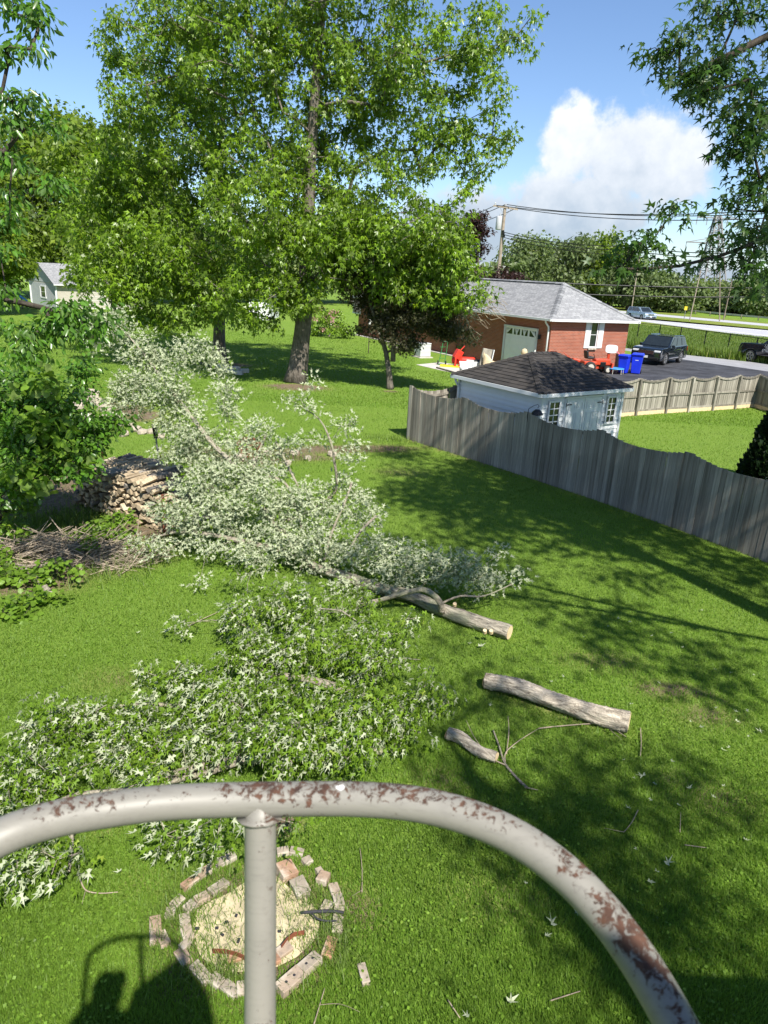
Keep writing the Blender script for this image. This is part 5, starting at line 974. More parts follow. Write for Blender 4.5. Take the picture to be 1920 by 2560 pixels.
N = np.where(k[:, None], N, -N*.55+np.array([0.15, .75, -.25])+rng.normal(size=N.shape)*.42); P[:, 2] = np.maximum(P[:, 2], .04); S *= .95; tag(leaves('foliage', P-LBs, D, N, S, 'maple', MT['leaf_silver'], fb, r, .74), kind='stuff')

# second heap of felled branches, nearer and greener
HB = G(640, 1860); hb = thing('felled_branches', 'low heap of felled green maple branches lying across the near lawn', 'felled branches', HB)
def low(x, y, rx, ry, n, z=.35): c = G(x, y, z); s = np.linalg.norm(c-[0, 0, CAMH])/FPX; return (c, (rx*s, ry*s*1.1, .26), n)
vis = [low(700, 1490, 90, 30, 13, .5), low(850, 1500, 90, 35, 13, .4), low(980, 1560, 90, 40, 11, .55), low(900, 1590, 80, 40, 13, .55), low(600, 1540, 90, 40, 23, .55), low(760, 1520, 110, 45, 27, .55), low(640, 1630, 110, 60, 39, .55), low(800, 1620, 120, 60, 34, .55), low(950, 1640, 100, 60, 25, .55), low(480, 1690, 80, 50, 18, .3), low(560, 1750, 130, 60, 46, .55), low(750, 1760, 130, 70, 50, .55), low(920, 1770, 110, 60, 39, .55), low(1060, 1740, 70, 45, 13, .3), low(380, 1800, 120, 55, 21, .3), low(230, 1810, 100, 50, 17, .3), low(150, 1745, 50, 45, 7, .45), low(120, 1850, 80, 45, 12, .3), low(300, 1870, 140, 50, 22, .3), low(500, 1870, 120, 50, 30, .3), low(700, 1850, 140, 50, 46, .55), low(880, 1850, 100, 50, 29, .55), low(1000, 1820, 70, 40, 13, .3),
       low(60, 1930, 90, 45, 12, .3), low(200, 1950, 110, 40, 14, .3), low(370, 1960, 80, 30, 8, .3), low(20, 2010, 60, 45, 7, .3), low(90, 2110, 60, 35, 6, .3), low(160, 2150, 60, 35, 6, .3), low(40, 2180, 50, 35, 5, .3), low(450, 2070, 60, 25, 7, .3), low(560, 2085, 35, 28, 5, .55), low(740, 2040, 25, 20, 2, .55), low(620, 1420, 60, 20, 4, .55), low(380, 1660, 40, 30, 3, .3), low(-40, 1980, 60, 80, 8, .3), low(460, 1570, 40, 30, 2, .3)]
C = np.concatenate([ellip(n_, c, r, .6) for c, r, n_ in vis]); C[:, 2] = np.clip(C[:, 2], .12, .95)
w1 = [G(1170, 1860, .09), G(1010, 1790, .1), G(900, 1740, .2), G(780, 1700, .28), G(650, 1680, .3), G(560, 1640, .35)]; w2 = [G(960, 1875, .1), G(840, 1886, .1), G(700, 1893, .1), G(560, 1905, .12), G(430, 1935, .14), G(320, 1975, .15), G(180, 1990, .2), G(60, 2050, .2)]; w3 = [G(600, 1905, .1), G(520, 1930, .1), G(400, 1960, .1), G(300, 1990, .12)]
w4 = [G(880, 1795, .2), G(760, 1830, .2), G(620, 1790, .25), G(480, 1770, .3), G(330, 1760, .35), G(200, 1790, .35)]; w5 = [G(1040, 1775, .2), G(990, 1740, .3), G(900, 1690, .3), G(850, 1640, .3)]
wood_path('limb', [p-HB for p in w2], [.045, .05, .05, .045, .04, .035, .025, .012], MT['bark_light'], hb, 10, 11); wood_path('limb', [p-HB for p in w1[1:]], [.07, .06, .05, .04, .02], MT['bark_light'], hb, 10, 12); wood_path('limb', [p-HB for p in w3], [.03, .035, .03, .02], MT['bark_light'], hb, 10, 13); wood_path('limb', [p-HB for p in w4], [.035, .035, .03, .03, .02, .01], MT['bark_light'], hb, 9, 14)
wood_path('limb', [p-HB for p in (G(178, 2060, .3), G(180, 2110, .15), G(172, 2180, .08))], [.02, .018, .012], MT['bark_light'], hb, 8, 15)
nodes = w1+w2+w3+w4+w5; o1 = 6; par = [-1, 0, 1, 2, 3, 4]+[-1]+list(range(6, 13))+[7, 14, 15, 16]+[2]+list(range(18, 23))+[1]+list(range(24, 27)); par = par[:len(nodes)]
Nn_, Pp_, _ = skeleton(nodes, par, C, seglen=.3, sag=.1, pref=.2); Nn_[:, 2] = np.maximum(Nn_[:, 2], .02); branch_mesh('branches', Nn_-HB, Pp_, .026, .005, MT['bark_light'], hb, 5, skip=len(nodes))
P, D, N, S, r = spray(C, 29, .27, .112, flat=.75, droop=.85, jit=.75); D += np.array([-.5, -.1, 0]); cl_ = np.repeat(rng.random(len(C)) < .17, 29); k = rng.random(len(P)) < np.where(cl_, .5, .02)*np.clip(1.35-.45*(P[:, 0]+1.5), .35, 2.2); N = np.where(k[:, None], -N+np.array([0, .8, -.1])+rng.normal(size=N.shape)*.7, N); P[:, 2] = np.maximum(P[:, 2], .03)
tag(leaves('foliage', P-HB, D, N, S*1.08, 'maple', MT['leaf_silver'], hb, np.clip(r*1.0+.12*np.sin(P[:, 0]*3)*np.cos(P[:, 1]*3.3), 0, 1), .72), kind='stuff')

# cut logs and twigs
def log(name, label, a, b_, ra, rb, seed, mat, knots=0):
    a, b_ = np.array(a, float), np.array(b_, float); o = (a+b_)/2*[1, 1, 0]; rz = math.atan2(b_[1]-a[1], b_[0]-a[0]); t = thing(name, label, 'log', o, rz); Rm = np.array([[cos(rz), sin(rz), 0], [-sin(rz), cos(rz), 0], [0, 0, 1]]); a, b_ = Rm @ (a-o), Rm @ (b_-o)
    q = [a, a*.78+b_*.22+[0, .035, .01], a*.5+b_*.5+[0, -.01, 0], a*.25+b_*.75+[0, -.04, .0], b_]; rr = np.linspace(ra, rb, 5)*[1.0, 1.06, .93, 1.0, 1.06]; wood_path('bark', q, rr, mat, t, 40, seed, .045, 26, .03)
    for e, f_, r in ((a, b_, ra), (b_, a, rb*1.06)):
        d = nrm(e-f_); s1 = nrm(np.cross(d, [0, 0, 1])); u1 = np.cross(s1, d); MB().add([e+d*.006]+[e+d*.005+(s1*cos(x)+u1*sin(x))*r*.92 for x in np.linspace(0, 2*pi, 19)[:-1]], [(0, i+1, (i+1) % 18+1) for i in range(18)]).build('cut_end', MT['cut'], t)
    for k in range(knots): f = random.uniform(.15, .9); p = a+(b_-a)*f; s = random.choice((-1, 1)); MB().tube([p+[0, s*.0, ra*.8], p+[.01, s*.05, ra*1.22]], [.03, .02], 8).build('knot', MT['cut'], t)
    return t
a = G(1213, 1700, .13); b_ = G(1572, 1805, .15); log('log', 'thick furrowed sunlit cut log lying alone on the lawn', a, b_, .105, .132, 21, MT['bark_log'])
a = G(1120, 1835, .08); b_ = G(1240, 1893, .08); log('log', 'thinner cut log end sticking out from the heap of green branches', a, b_, .078, .064, 22, MT['bark_log'])
def twig(label, pts, r0, r1, extra=()):
    o_ = G(*pts[0]); t = thing('fallen_twig', label, 'twig', o_); wood_path('stem', [G(x, y, .035)-o_ for x, y in pts], np.linspace(r0, r1, len(pts)), MT['twig'] if r0 < .014 else MT['bark_light'], t, 7, 3)
    for e in extra: wood_path('side_shoot', [G(x, y, .035+.02*i)-o_ for i, (x, y) in enumerate(e)], np.linspace(r1*.9, r1*.35, len(e)), MT['twig'], t, 6, 5)
twig('forked dark twig lying right of the thin log end', [(1317, 1969), (1297, 1950), (1263, 1910), (1248, 1866), (1233, 1826)], .018, .010, [[(1263, 1905), (1265, 1880), (1300, 1850), (1347, 1821)], [(1263, 1912), (1230, 1895), (1190, 1850), (1165, 1800)], [(1317, 1969), (1345, 1975)], [(1266, 1885), (1272, 1830), (1270, 1790)]])
twig('long thin curved twig lying beside the thick log', [(1347, 1821), (1400, 1815), (1495, 1809), (1530, 1820), (1565, 1842)], .010, .005, [[(1515, 1815), (1555, 1850)]])
twig('short upright looking brown stick right of the thick log', [(1601, 1820), (1603, 1855), (1601, 1890)], .008, .006)
twig('thin pale twig below the big curved rail gap on the left lawn', [(200, 2195), (214, 2225), (250, 2233), (295, 2230)], .008, .004, [[(214, 2225), (205, 2260)], [(200, 2195), (190, 2170)]])
twig('thin crooked twig low on the right lawn', [(1595, 2025), (1580, 2055), (1560, 2080)], .006, .004, [[(1560, 2080), (1510, 2070)]])
twig('slender bare twig in the sunlit right lawn', [(1700, 2080), (1702, 2030)], .005, .003)
twig('thin straight stick lying on the right lawn', [(1712, 2112), (1770, 2120)], .006, .004)
twig('pale slim twig right of the brick pit', [(905, 2230), (905, 2170), (900, 2120)], .005, .003, [[(905, 2225), (880, 2240)]])
twig('thin branching twig below the lone brick', [(785, 2560), (800, 2510), (812, 2470)], .006, .003, [[(800, 2512), (850, 2510), (900, 2530)]])
twig('forked stick lying on the left lawn above the heap', [(470, 1565), (505, 1548), (545, 1530)], .010, .005, [[(500, 1552), (540, 1556)]])
twig('short pale stick near the lower middle of the shaded lawn', [(1375, 2502), (1450, 2478)], .006, .004)
twig('thin dark stick at the bottom of the shaded lawn', [(1120, 2500), (1150, 2545)], .006, .004)
# single pale leaves on the grass
lm = []
for q in range(3):
    T, F = TPL['maple']; T = T.copy(); T[:, 2] += rng.normal(size=len(T))*.05+.12*(q-1)*np.abs(T[:, 0]); m_ = MB(); m_.add(T*[1, 1, -1]*.13, [tuple(f[::-1]) for f in F]); me = m_.mesh('fallen_leaf', MT['leaf_silver']); at = me.attributes.new('rnd', 'FLOAT', 'POINT'); at.data.foreach_set('value', [.6]*len(T)); lm.append(me)
lp_ = [(1545, 1548), (1578, 1555), (1462, 1592), (1519, 1567), (1675, 1582), (1710, 1616), (1626, 1590), (1224, 1722), (1224, 1765), (1382, 1703), (1583, 1760), (1410, 1693), (1790, 1675), (1829, 1680), (1885, 1685), (1786, 1770), (1868, 1772), (1845, 1780), (1725, 1805), (1748, 1815), (1838, 1798), (1870, 1838), (1905, 1825), (1802, 1870), (1824, 1865), (1676, 1898), (1558, 1900), (1290, 1868), (1616, 1937), (1632, 1955), (1588, 1947), (1806, 1965), (1790, 1995), (1718, 1972), (1622, 1994), (1576, 2022), (1692, 2008), (1590, 2117), (1664, 2162), (1648, 2182), (1618, 2200), (1858, 2096), (1385, 2318), (1362, 2338), (1320, 2208), (1266, 2505), (1172, 2543), (305, 2175), (340, 1582), (1195, 1615), (1180, 1608), (1650, 1710), (1900, 1560), (1756, 1523), (1450, 2278)]
for i, (x, y) in enumerate(lp_):
    big_ = (x, y) in ((1664, 2162), (1905, 1825), (1616, 1937), (1266, 2505), (1385, 2318), (1195, 1615)); o = link(bpy.data.objects.new('fallen_leaf', lm[i % 3])); o.location = G(x, y, .055); s = 1.0 if big_ else random.uniform(.35, .7); o.scale = (s, s, s); o.rotation_euler = (random.uniform(-.3, .3), random.uniform(-.3, .3), random.uniform(0, 6.28))
    lmk = [((1390, 1755), 'the thick cut log'), ((1220, 1590), 'the butt of the felled limb'), ((1290, 1900), 'the forked dark twig'), ((1180, 1865), 'the thin log end'), ((1602, 1855), 'the short upright stick'), ((1560, 2090), 'the thin crooked twig'), ((1741, 2116), 'the straight stick on the right lawn'), ((1720, 1720), 'the bare soil patch at right'), ((1450, 2300), 'the curved rail at right'), ((270, 2220), 'the thin pale twig at left'), ((1410, 2490), 'the short pale stick'), ((1130, 2520), 'the thin dark stick at the bottom'), ((505, 1548), 'the forked stick on the left lawn'), ((1700, 1300), 'the grey picket fence'), ((1900, 1800), 'the right edge of the lawn'), ((1700, 2050), 'the slender bare twig')]
    q = min(lmk, key=lambda m_: math.hypot(m_[0][0]-x, m_[0][1]-y)); dx_, dy_ = x-q[0][0], y-q[0][1]; sd_ = ('right of' if dx_ > 0 else 'left of') if abs(dx_) > abs(dy_) else ('nearer than' if dy_ > 0 else 'beyond'); szw = 'large' if s > .85 else ('small' if s < .5 else 'medium')
    tag(o, '%s maple leaf on grass %s %s' % (szw, sd_, q[1]), 'leaf', 'single fallen leaves scattered on the lawn')

dupl = {}
for o in bpy.data.objects:
    if o.name.startswith('fallen_leaf'): dupl.setdefault(o['label'], []).append(o)
for lb_, os_ in dupl.items():
    if len(os_) > 1:
        for i, o in enumerate(sorted(os_, key=lambda q: q.location.x)): o['label'] = lb_+', '+['leftmost', 'second from left', 'third from left', 'fourth from left', 'fifth from left', 'sixth from left', 'seventh from left'][min(i, 6)]
# ================================================================= WOODPILE, BRUSH PILE, ROCKS
wa, wb_ = G(186, 1262), G(458, 1352); wd_ = nrm(wb_-wa); Lw = np.linalg.norm(wb_-wa); wn_ = np.array([wd_[1], -wd_[0], 0]); 
def firelog(seed):
    rs = random.Random(seed); n = rs.choice([3, 4, 4, 5]); P = []; ang = [2*pi*i/n+rs.uniform(-.35, .35) for i in range(n)]; rr = [rs.uniform(.055, .095) for _ in range(n)]
    if n == 3: rr = [r*1.15 for r in rr]
    for x in (-.23, .23): P += [(x, rr[i]*cos(ang[i])+rs.uniform(-.006, .006), rr[i]*sin(ang[i])*.9) for i in range(n)]
    return MB().add(P, [tuple(range(n))[::-1], tuple(range(n, 2*n))]+[(i, (i+1) % n, (i+1) % n+n, i+n) for i in range(n)])
fms = [firelog(k).mesh('firewood', MT['wood_split']) for k in range(12)]; fmg = [firelog(k+40).mesh('firewood', MT['wood_grey']) for k in range(5)]
rzl = math.atan2(wn_[1], wn_[0]); cnt = 0
for layer in range(3):
    for row in range(8):
        z = .08+row*.128; span = Lw*(1-.02*row); xs_ = .0+ (row % 2)*.07; k = int((span-.2)/.155)
        for c_ in range(k):
            s = .08+xs_+c_*.155+random.uniform(-.02, .02); f = s/Lw; hmax = 1.12-.62*max(0, (f-.52)/.48)**1.3-.35*max(0, (.14-f)/.14)
            if z > hmax or (layer and row*.128+.3 < hmax-.28 and layer > 0): continue
            p = wa+wd_*s-wn_*(.24+layer*.50)+wn_*random.uniform(-.05, .06); top = z+.13 > hmax; me = random.choice(fmg if (top and layer and random.random() < .75) or random.random() < .12 else fms); o = link(bpy.data.objects.new('firewood', me)); o.location = (p[0], p[1], z+random.uniform(-.012, .012))
            o.rotation_euler = (random.choice((0, 3.14))+random.uniform(-.35, .35), random.uniform(-.08, .08), rzl+random.uniform(-.22, .22)); o.scale = (1.05, random.uniform(.95, 1.3), random.uniform(.6, 1.0)); orr = 'first second third fourth fifth sixth seventh eighth ninth tenth eleventh twelfth thirteenth fourteenth fifteenth sixteenth seventeenth eighteenth nineteenth twentieth last'.split()
            tag(o, '%s split log, %s from left in the %s row up, woodpile %s' % ('grey' if o.data in fmg else 'pale', orr[min(c_, 20)], orr[row], ['front', 'middle', 'back'][layer]), 'firewood', 'split logs stacked in the woodpile'); cnt += 1
for i, (x, y, h) in enumerate(((262, 1128, 1.25), (412, 1345, .95), (404, 1240, 1.2))):
    b0 = G(x, y+ (0 if i else 90)); mb = MB(); mb.tube([(0, 0, 0), (0, 0, h)], .03, 8); o = mb.build('stake', MT['rust']); o.location = b0; tag(o, ['rusty iron stake at the back end of the woodpile', 'rusty iron stake at the near right end of the woodpile', 'rusty iron stake beside the top of the woodpile'][i], 'stake', 'rusty stakes holding the woodpile')
ph = thing('metal_post', 'slim mottled grey post with dark top standing behind the woodpile', 'post'); q0 = G(407, 1250); q1 = AY(384, 1060, q0[1]); q2 = AY(390, 1095, q0[1]); mb = MB(); mb.tube([q0-q0, q2-q0], .022, 8); mb.build('shaft', MT['steel_lattice'], ph); mb = MB(); mb.tube([q2-q0, q1-q0], [.05, .055], 8); mb.build('cap', MT['black_metal'], ph); ph.location = q0
# brush pile
bc = G(165, 1395); bp_ = thing('brush_pile', 'tangled pile of dry grey sticks in front of the woodpile', 'brush pile', bc); mb = MB()
for k in range(620):
    a = random.uniform(0, 2*pi); r = random.random()**.6; p = np.array([cos(a)*r*1.75, sin(a)*r*.75, 0]); p[2] = .02+.55*(1-r)*random.random()+.05*random.random(); th = random.gauss(.25, .7); L = random.uniform(.3, 1.3); d = np.array([cos(th), sin(th)*.8, random.uniform(-.5, .75)])*L/2; m_ = p+np.array([random.uniform(-.05, .05)]*3); r_ = random.uniform(.004, .012)
    a_, c_ = p-d, p+d; a_[2] = max(a_[2], .01); c_[2] = max(c_[2], .01); mb.tube([a_, m_, c_], [r_, r_*.9, r_*.5], 4, cap=False)
tag(mb.build('sticks', MT['twig'], bp_), kind='stuff'); wood_path('old_limb', [G(130, 1490, .1)-bc, G(60, 1420, .12)-bc, G(-40, 1420, .15)-bc], [.05, .06, .05], MT['bark_light'], bp_, 8, 8); wood_path('old_limb', [G(30, 1420, .1)-bc, G(130, 1412, .12)-bc], [.03, .03], MT['bark_light'], bp_, 8, 9)
gv_ = thing('grape_vine', 'bright yellow green grape vine trailing over the brush pile', 'vine', G(120, 1440)); gb0 = np.array(gv_.location)
C = np.concatenate([ellip(n_, G(x, y, z), (rx, ry, .15), .6) for x, y, z, rx, ry, n_ in ((30, 1330, .3, .5, .4, 8), (40, 1440, .2, .7, .4, 12), (20, 1520, .12, .6, .3, 10), (105, 1440, .2, .4, .3, 6), (110, 1490, .15, .5, .2, 7), (235, 1330, .45, .5, .3, 14), (300, 1305, .4, .35, .3, 9), (320, 1345, .2, .25, .2, 5), (210, 1375, .3, .2, .2, 2), (160, 1420, .3, .4, .2, 4), (-20, 1400, .3, .5, .5, 8), (50, 1260, .5, .6, .6, 14))])
Nn_, Pp_, _ = skeleton([gb0, gb0+[.5, .3, .2], gb0+[-.6, 0, .2]], [-1, 0, 0], C, seglen=.3); Nn_[:, 2] = np.maximum(Nn_[:, 2], .03); branch_mesh('stems', Nn_-gb0, Pp_, .015, .004, MT['bark_dark'], gv_, 4)
P, D, N, S, r = spray(C, 22, .22, .085, flat=.5, droop=.2, jit=.35); P[:, 2] = np.maximum(P[:, 2], .04); tag(leaves('foliage', P-gb0, D, N, S, 'grape', MT['leaf_grape'], gv_, r), kind='stuff')
# undergrowth weeds and long grass around the piles, under shrubs, at the berm
def weeds(name, cl, n, h, wd, mat='grass_long'):
    Ps = []
    for x, y, rx, ry in cl: c = G(x, y); q = rng.normal(size=(n, 3))*[rx, ry, 0]; Ps.append(c+q)
    P = np.concatenate(Ps); P[:, 2] = 0; m = len(P); a = rng.random(m)*2*pi; t_ = .15+.9*rng.random(m); D = nrm(np.stack([np.cos(a)*t_, np.sin(a)*t_, np.ones(m)], -1)); W = np.stack([-np.sin(a), np.cos(a), np.zeros(m)], -1); hh = (h*(.4+.8*rng.random(m)))[:, None]
    V = np.stack([P-W*wd/2, P+W*wd/2, P+D*hh*.6+W*wd*.35, P+D*hh*.6-W*wd*.35, P+D*hh+np.stack([np.cos(a), np.sin(a), -.5*np.ones(m)], -1)*hh*.25], 1).reshape(-1, 3); F = (np.array([(0, 1, 2), (0, 2, 3), (3, 2, 4)])[None]+np.arange(m)[:, None, None]*5).reshape(-1, 3)
    return tag(arr_mesh(name, V, F, MT[mat], None, np.repeat(rng.random(m), 5)), kind='stuff')
weeds('long_grass', [(560, 2350, .12, .2), (455, 2350, .1, .22), (520, 2420, .2, .15), (770, 2330, .16, .12), (800, 2290, .12, .1), (590, 2440, .15, .08), (470, 2280, .15, .1), (540, 2200, .3, .12), (760, 2250, .15, .08), (820, 2370, .1, .1), (640, 2230, .25, .12), (440, 2260, .1, .25), (400, 2340, .06, .15), (850, 2330, .06, .15), (500, 2450, .15, .06), (700, 2480, .2, .05), (860, 2400, .08, .12)], 130, .17, .0055)
weeds('weeds', [(880, 1120, 1.2, .35), (980, 1100, .8, .3), (700, 1145, .8, .3), (100, 1420, .8, .4), (230, 1440, .7, .25), (330, 1400, .5, .25), (30, 1250, .8, .8), (200, 1300, .5, .4), (430, 1150, .4, .4), (340, 1170, .5, .4), (150, 1300, .9, .5), (60, 1350, .7, .5)], 420, .26, .012)
# limestone rocks along the old bed
rk = []
for q in range(6):
    rs = random.Random(q+5); bm = MB(); pts = []
    for k, z in enumerate((-.5, -.1, .35, .5)):
        m = 8; sc_ = (.8, 1.05, .95, .55)[k]
        for j in range(m): a = 2*pi*j/m; r = sc_*rs.uniform(.75, 1.1)/2; pts.append((r*cos(a)*1.3, r*sin(a), z*rs.uniform(.75, 1.0)))
    F = [tuple(range(8))[::-1], tuple(range(24, 32))]+[(k*8+j, k*8+(j+1) % 8, (k+1)*8+(j+1) % 8, (k+1)*8+j) for k in range(3) for j in range(8)]; bm.add(pts, F); rk.append(bm.mesh('rock', MT['rock']))
ri = 0; orr = 'first second third fourth fifth sixth seventh eighth ninth tenth eleventh twelfth thirteenth fourteenth fifteenth sixteenth seventeenth eighteenth nineteenth twentieth last'.split()
rkl = []
for x, y, s in [(232, 990, .5), (215, 1003, .55), (240, 1008, .5), (250, 1020, .45), (200, 1022, .4), (270, 1030, .42), (285, 1042, .4), (262, 1048, .35), (300, 1055, .42), (320, 1065, .38), (292, 1070, .3), (340, 1078, .36), (355, 1085, .3), (215, 1080, .45), (240, 1088, .35), (260, 1080, .3), (310, 1090, .34), (180, 1015, .35), (380, 1083, .3), (400, 1095, .28), (225, 1045, .3)]+[(668, 1140, .35), (700, 1143, .28), (735, 1138, .3), (770, 1150, .25), (640, 1160, .3), (600, 1150, .35), (720, 1160, .2), (830, 1140, .3)]:
    p = G(x, y); o = link(bpy.data.objects.new('rock', rk[ri % 6])); ri += 1; o.location = (p[0], p[1], s*.22); o.rotation_euler = (random.uniform(-.2, .2), random.uniform(-.2, .2), random.uniform(0, 6)); o.scale = (s, s, s*.7)
    rkl.append((x, s, o))
for grp in (True, False):
    sel = sorted([q for q in rkl if (q[0] < 500) == grp], key=lambda q: q[0])
    for i_, (x, s, o) in enumerate(sel): tag(o, ('%s pale limestone rock, %s from left in the old bed above the woodpile' % ('big' if s > .44 else 'small', orr[min(i_, 20)])) if grp else ('rough stone, %s from left on the bare strip behind the felled limb' % orr[i_]), 'rock', 'limestone rocks edging the old bed' if grp else 'stones on the bare strip')
# rotten stump pieces and grey blocks by the shaded trunk
bk = MB().box((0, 0, 0), (.42, .22, .2)).mesh('paving_block', MT['concrete'])
for i, (x, y) in enumerate(((552, 921), (565, 924), (573, 932), (584, 934), (597, 937), (612, 932), (558, 930), (590, 926))):
    o = link(bpy.data.objects.new('paving_block', bk)); p = G(x, y); o.location = (p[0], p[1], .11); o.rotation_euler = (0, 0, random.uniform(-.6, .6)); tag(o, 'grey concrete block in the shade, %s by the dark trunk' % ['leftmost of the row', 'third from left', 'fourth from left', 'fifth from left', 'sixth from left', 'rightmost of the row', 'second from left behind', 'behind the middle of the row'][i], 'block', 'concrete blocks by the shaded trunk')
sp = G(625, 1135); st_ = thing('rotten_stump', 'dark rotten stump half hidden behind the felled limb', 'stump', sp); mb = MB(); mb.tube([(0, 0, 0), (0, 0, .25), (.05, 0, .45)], [.42, .36, .25], 12, mul=lambda i, k: 1+.25*sin(k*2.1+i)); mb.build('wood', MT['rust'], st_)

# ================================================================= BRICK FIRE PIT
fc = G(640, 2320); fp = thing('fire_pit', 'round brick fire pit with pale sandy middle and grass in its joints', 'fire pit', fc)
def P6(x, y, z=0): return G(200+.458*x, 2100+.458*y, z)
def brick(p, q, parent, w_=.095, h=.06, L=None, holes=False, z=0, tilt=0, name='brick', loc0=None, wide=False):
    a, b_ = P6(*p), P6(*q); c = (a+b_)/2; d = b_-a; l = np.linalg.norm(d[:2]); rz = math.atan2(d[1], d[0]); l = L or l; nx = max(3, int(2)); bm = MB(); hx, hy, hz = l/2, w_/2, h/2
    bm.box((0, 0, 0), (l, w_, h))
    if holes:
        for i in range(2 if l < .35 else 3): bm.lathe([(.015, h/2+.001), (.0149, h/2-.012)], 10, ((i-.5)*l*.36, 0, 0), mi=1)
    me = bm.mesh(name, [MT['brick'], MT['char']]); o = bpy.data.objects.new(name, me); link(o, parent); base = fc if parent else np.zeros(3)
    o.location = (c[0]-base[0], c[1]-base[1], h/2+z-.012+random.uniform(-.008, .006)); o.rotation_euler = (tilt+random.uniform(-.12, .12), random.uniform(-.08, .08), rz+random.uniform(-.05, .05)); b2 = o.modifiers.new('bevel', 'BEVEL'); b2.width = .006; b2.segments = 2; b2.limit_method = 'ANGLE'; return o
outer = [((560, 275), (640, 215)), ((645, 212), (740, 145)), ((745, 142), (850, 98)), ((485, 440), (500, 380)), ((505, 375), (560, 320)), ((1075, 78), (1140, 68)), ((1145, 68), (1220, 78)), ((1215, 135), (1262, 112)), ((1290, 190), (1325, 175)), ((470, 590), (440, 520))]
for p, q in outer: brick(p, q, fp, w_=.085)
brick((410, 435), (415, 575), fp, w_=.10, h=.075)
inner = [((800, 232), (712, 300)), ((700, 312), (630, 350)), ((625, 355), (575, 400)), ((572, 415), (575, 480)), ((575, 490), (600, 565)), ((540, 610), (590, 690)), ((560, 575), (590, 600)), ((620, 690), (700, 785)), ((715, 760), (775, 800)), ((780, 800), (860, 848)), ((885, 790), (890, 860)), ((1375, 250), (1400, 310)), ((1402, 315), (1418, 375)), ((1415, 385), (1400, 520)), ((1380, 550), (1340, 650)), ((1150, 590), (1075, 640)), ((1090, 655), (1000, 690)), ((880, 640), (800, 660)), ((1330, 410), (1360, 350))]
for p, q in inner: brick(p, q, fp, z=.0)
brick((1105, 150), (1150, 225), fp, w_=.16, h=.10, z=.0); brick((1180, 240), (1225, 325), fp, w_=.14, h=.10); brick((1300, 215), (1355, 235), fp, w_=.12, h=.08)
brick((1300, 650), (1205, 735), fp, w_=.11, h=.075, holes=True, z=.01); brick((1205, 742), (1085, 848), fp, w_=.12, h=.08, holes=True, z=.01)
# sandy middle
ring = [P6(x, y, .012) for x, y in ((720, 330), (640, 380), (615, 460), (625, 560), (660, 640), (740, 690), (830, 720), (960, 720), (1080, 690), (1180, 640), (1270, 560), (1310, 470), (1300, 390), (1240, 320), (1160, 280), (1080, 200), (980, 190), (900, 230), (810, 290))]
mb = MB(); mb.add([(np.mean([p[0] for p in ring]), np.mean([p[1] for p in ring]), .03)]+[tuple(p) for p in ring], [(0, i+1, (i+1) % len(ring)+1) for i in range(len(ring))]); 
mb.v = [(v[0]-fc[0], v[1]-fc[1], v[2]) for v in mb.v]; mb.f = [f[::-1] if True else f for f in mb.f]; mb.build('ash_bed', MT['sand'], fp)
mb = MB()
for arc in ([(725, 605), (790, 608), (850, 622), (905, 645)], [(1100, 585), (1130, 545), (1170, 515), (1225, 505)]):
    mb = MB(); pts = [P6(x, y, .06)-fc for x, y in arc]
    for i in range(3): mb.bar(pts[i], pts[i+1], .005, .05)
    mb.build('rusty_ring', MT['rust'], fp)

for pth, r_ in (([(1215, 395), (1300, 390), (1370, 388), (1440, 395)], .014), ([(1265, 400), (1300, 430), (1350, 442), (1400, 440)], .008)): wood_path('charred_stick', [P6(x, y, .09)-fc for x, y in pth], [r_]*4, MT['char'], fp, 7, 3)
for k in range(16): a = random.uniform(0, 6.28); r = random.uniform(.05, .4); mb = MB(); mb.box((0, 0, 0), (random.uniform(.02, .04), .018, .015), a); o = mb.build('charcoal', MT['char'], fp); q = P6(870+400*r*cos(a)*1.6, 480+300*r*sin(a)*1.3, .035)-fc; o.location = q
o = brick((1535, 690), (1562, 800), None, w_=.07, h=.06, name='loose_brick'); tag(o, 'lone pale brick lying on the grass right of the fire pit', 'brick')
pvs = G(790, 2110); 

# ================================================================= CLUTTER BY THE HOUSE
# air conditioner
ac = G(1055, 893); t = thing('air_conditioner', 'square white louvred air conditioner unit against the brick house wall', 'air conditioner', ac, math.atan2(ud[1], ud[0])); MB().box((0, 0, .03), (1.1, 1.1, .06)).build('base_pad', MT['concrete'], t); MB().box((0, 0, .50), (.78, .78, .84)).build('core', MT['grill_grey'], t)
for k in range(9): MB().box((0, 0, .15+k*.085), (.84, .84, .045)).build('louvre', MT['white'], t)
MB().box((0, 0, .95), (.86, .86, .06)).build('top_cap', MT['white'], t); MB().lathe([(.3, .985), (.28, .99)], 16).build('fan_grille', MT['black_metal'], t)
# bird feeder pole
bq = G(921, 884); t = thing('feeder_pole', 'tall slim shepherd hook pole near the left end of the brick house', 'pole', bq); MB().tube([(0, 0, 0), (0, 0, 2.1)], .03, 8).build('pole', MT['bark_dark'], t)
MB().tube([(0, 0, 2.1), (-.1, 0, 2.5), (0, 0, 2.75), (.15, 0, 2.75), (.3, 0, 2.4), (.35, 0, 2.1)], .02, 6).build('hook', MT['steel_lattice'], t); MB().lathe([(.02, 1.95), (.09, 2.0), (.09, 2.25), (.02, 2.35)], 8, (.02, 0, 0)).build('feeder', MT['white'], t)
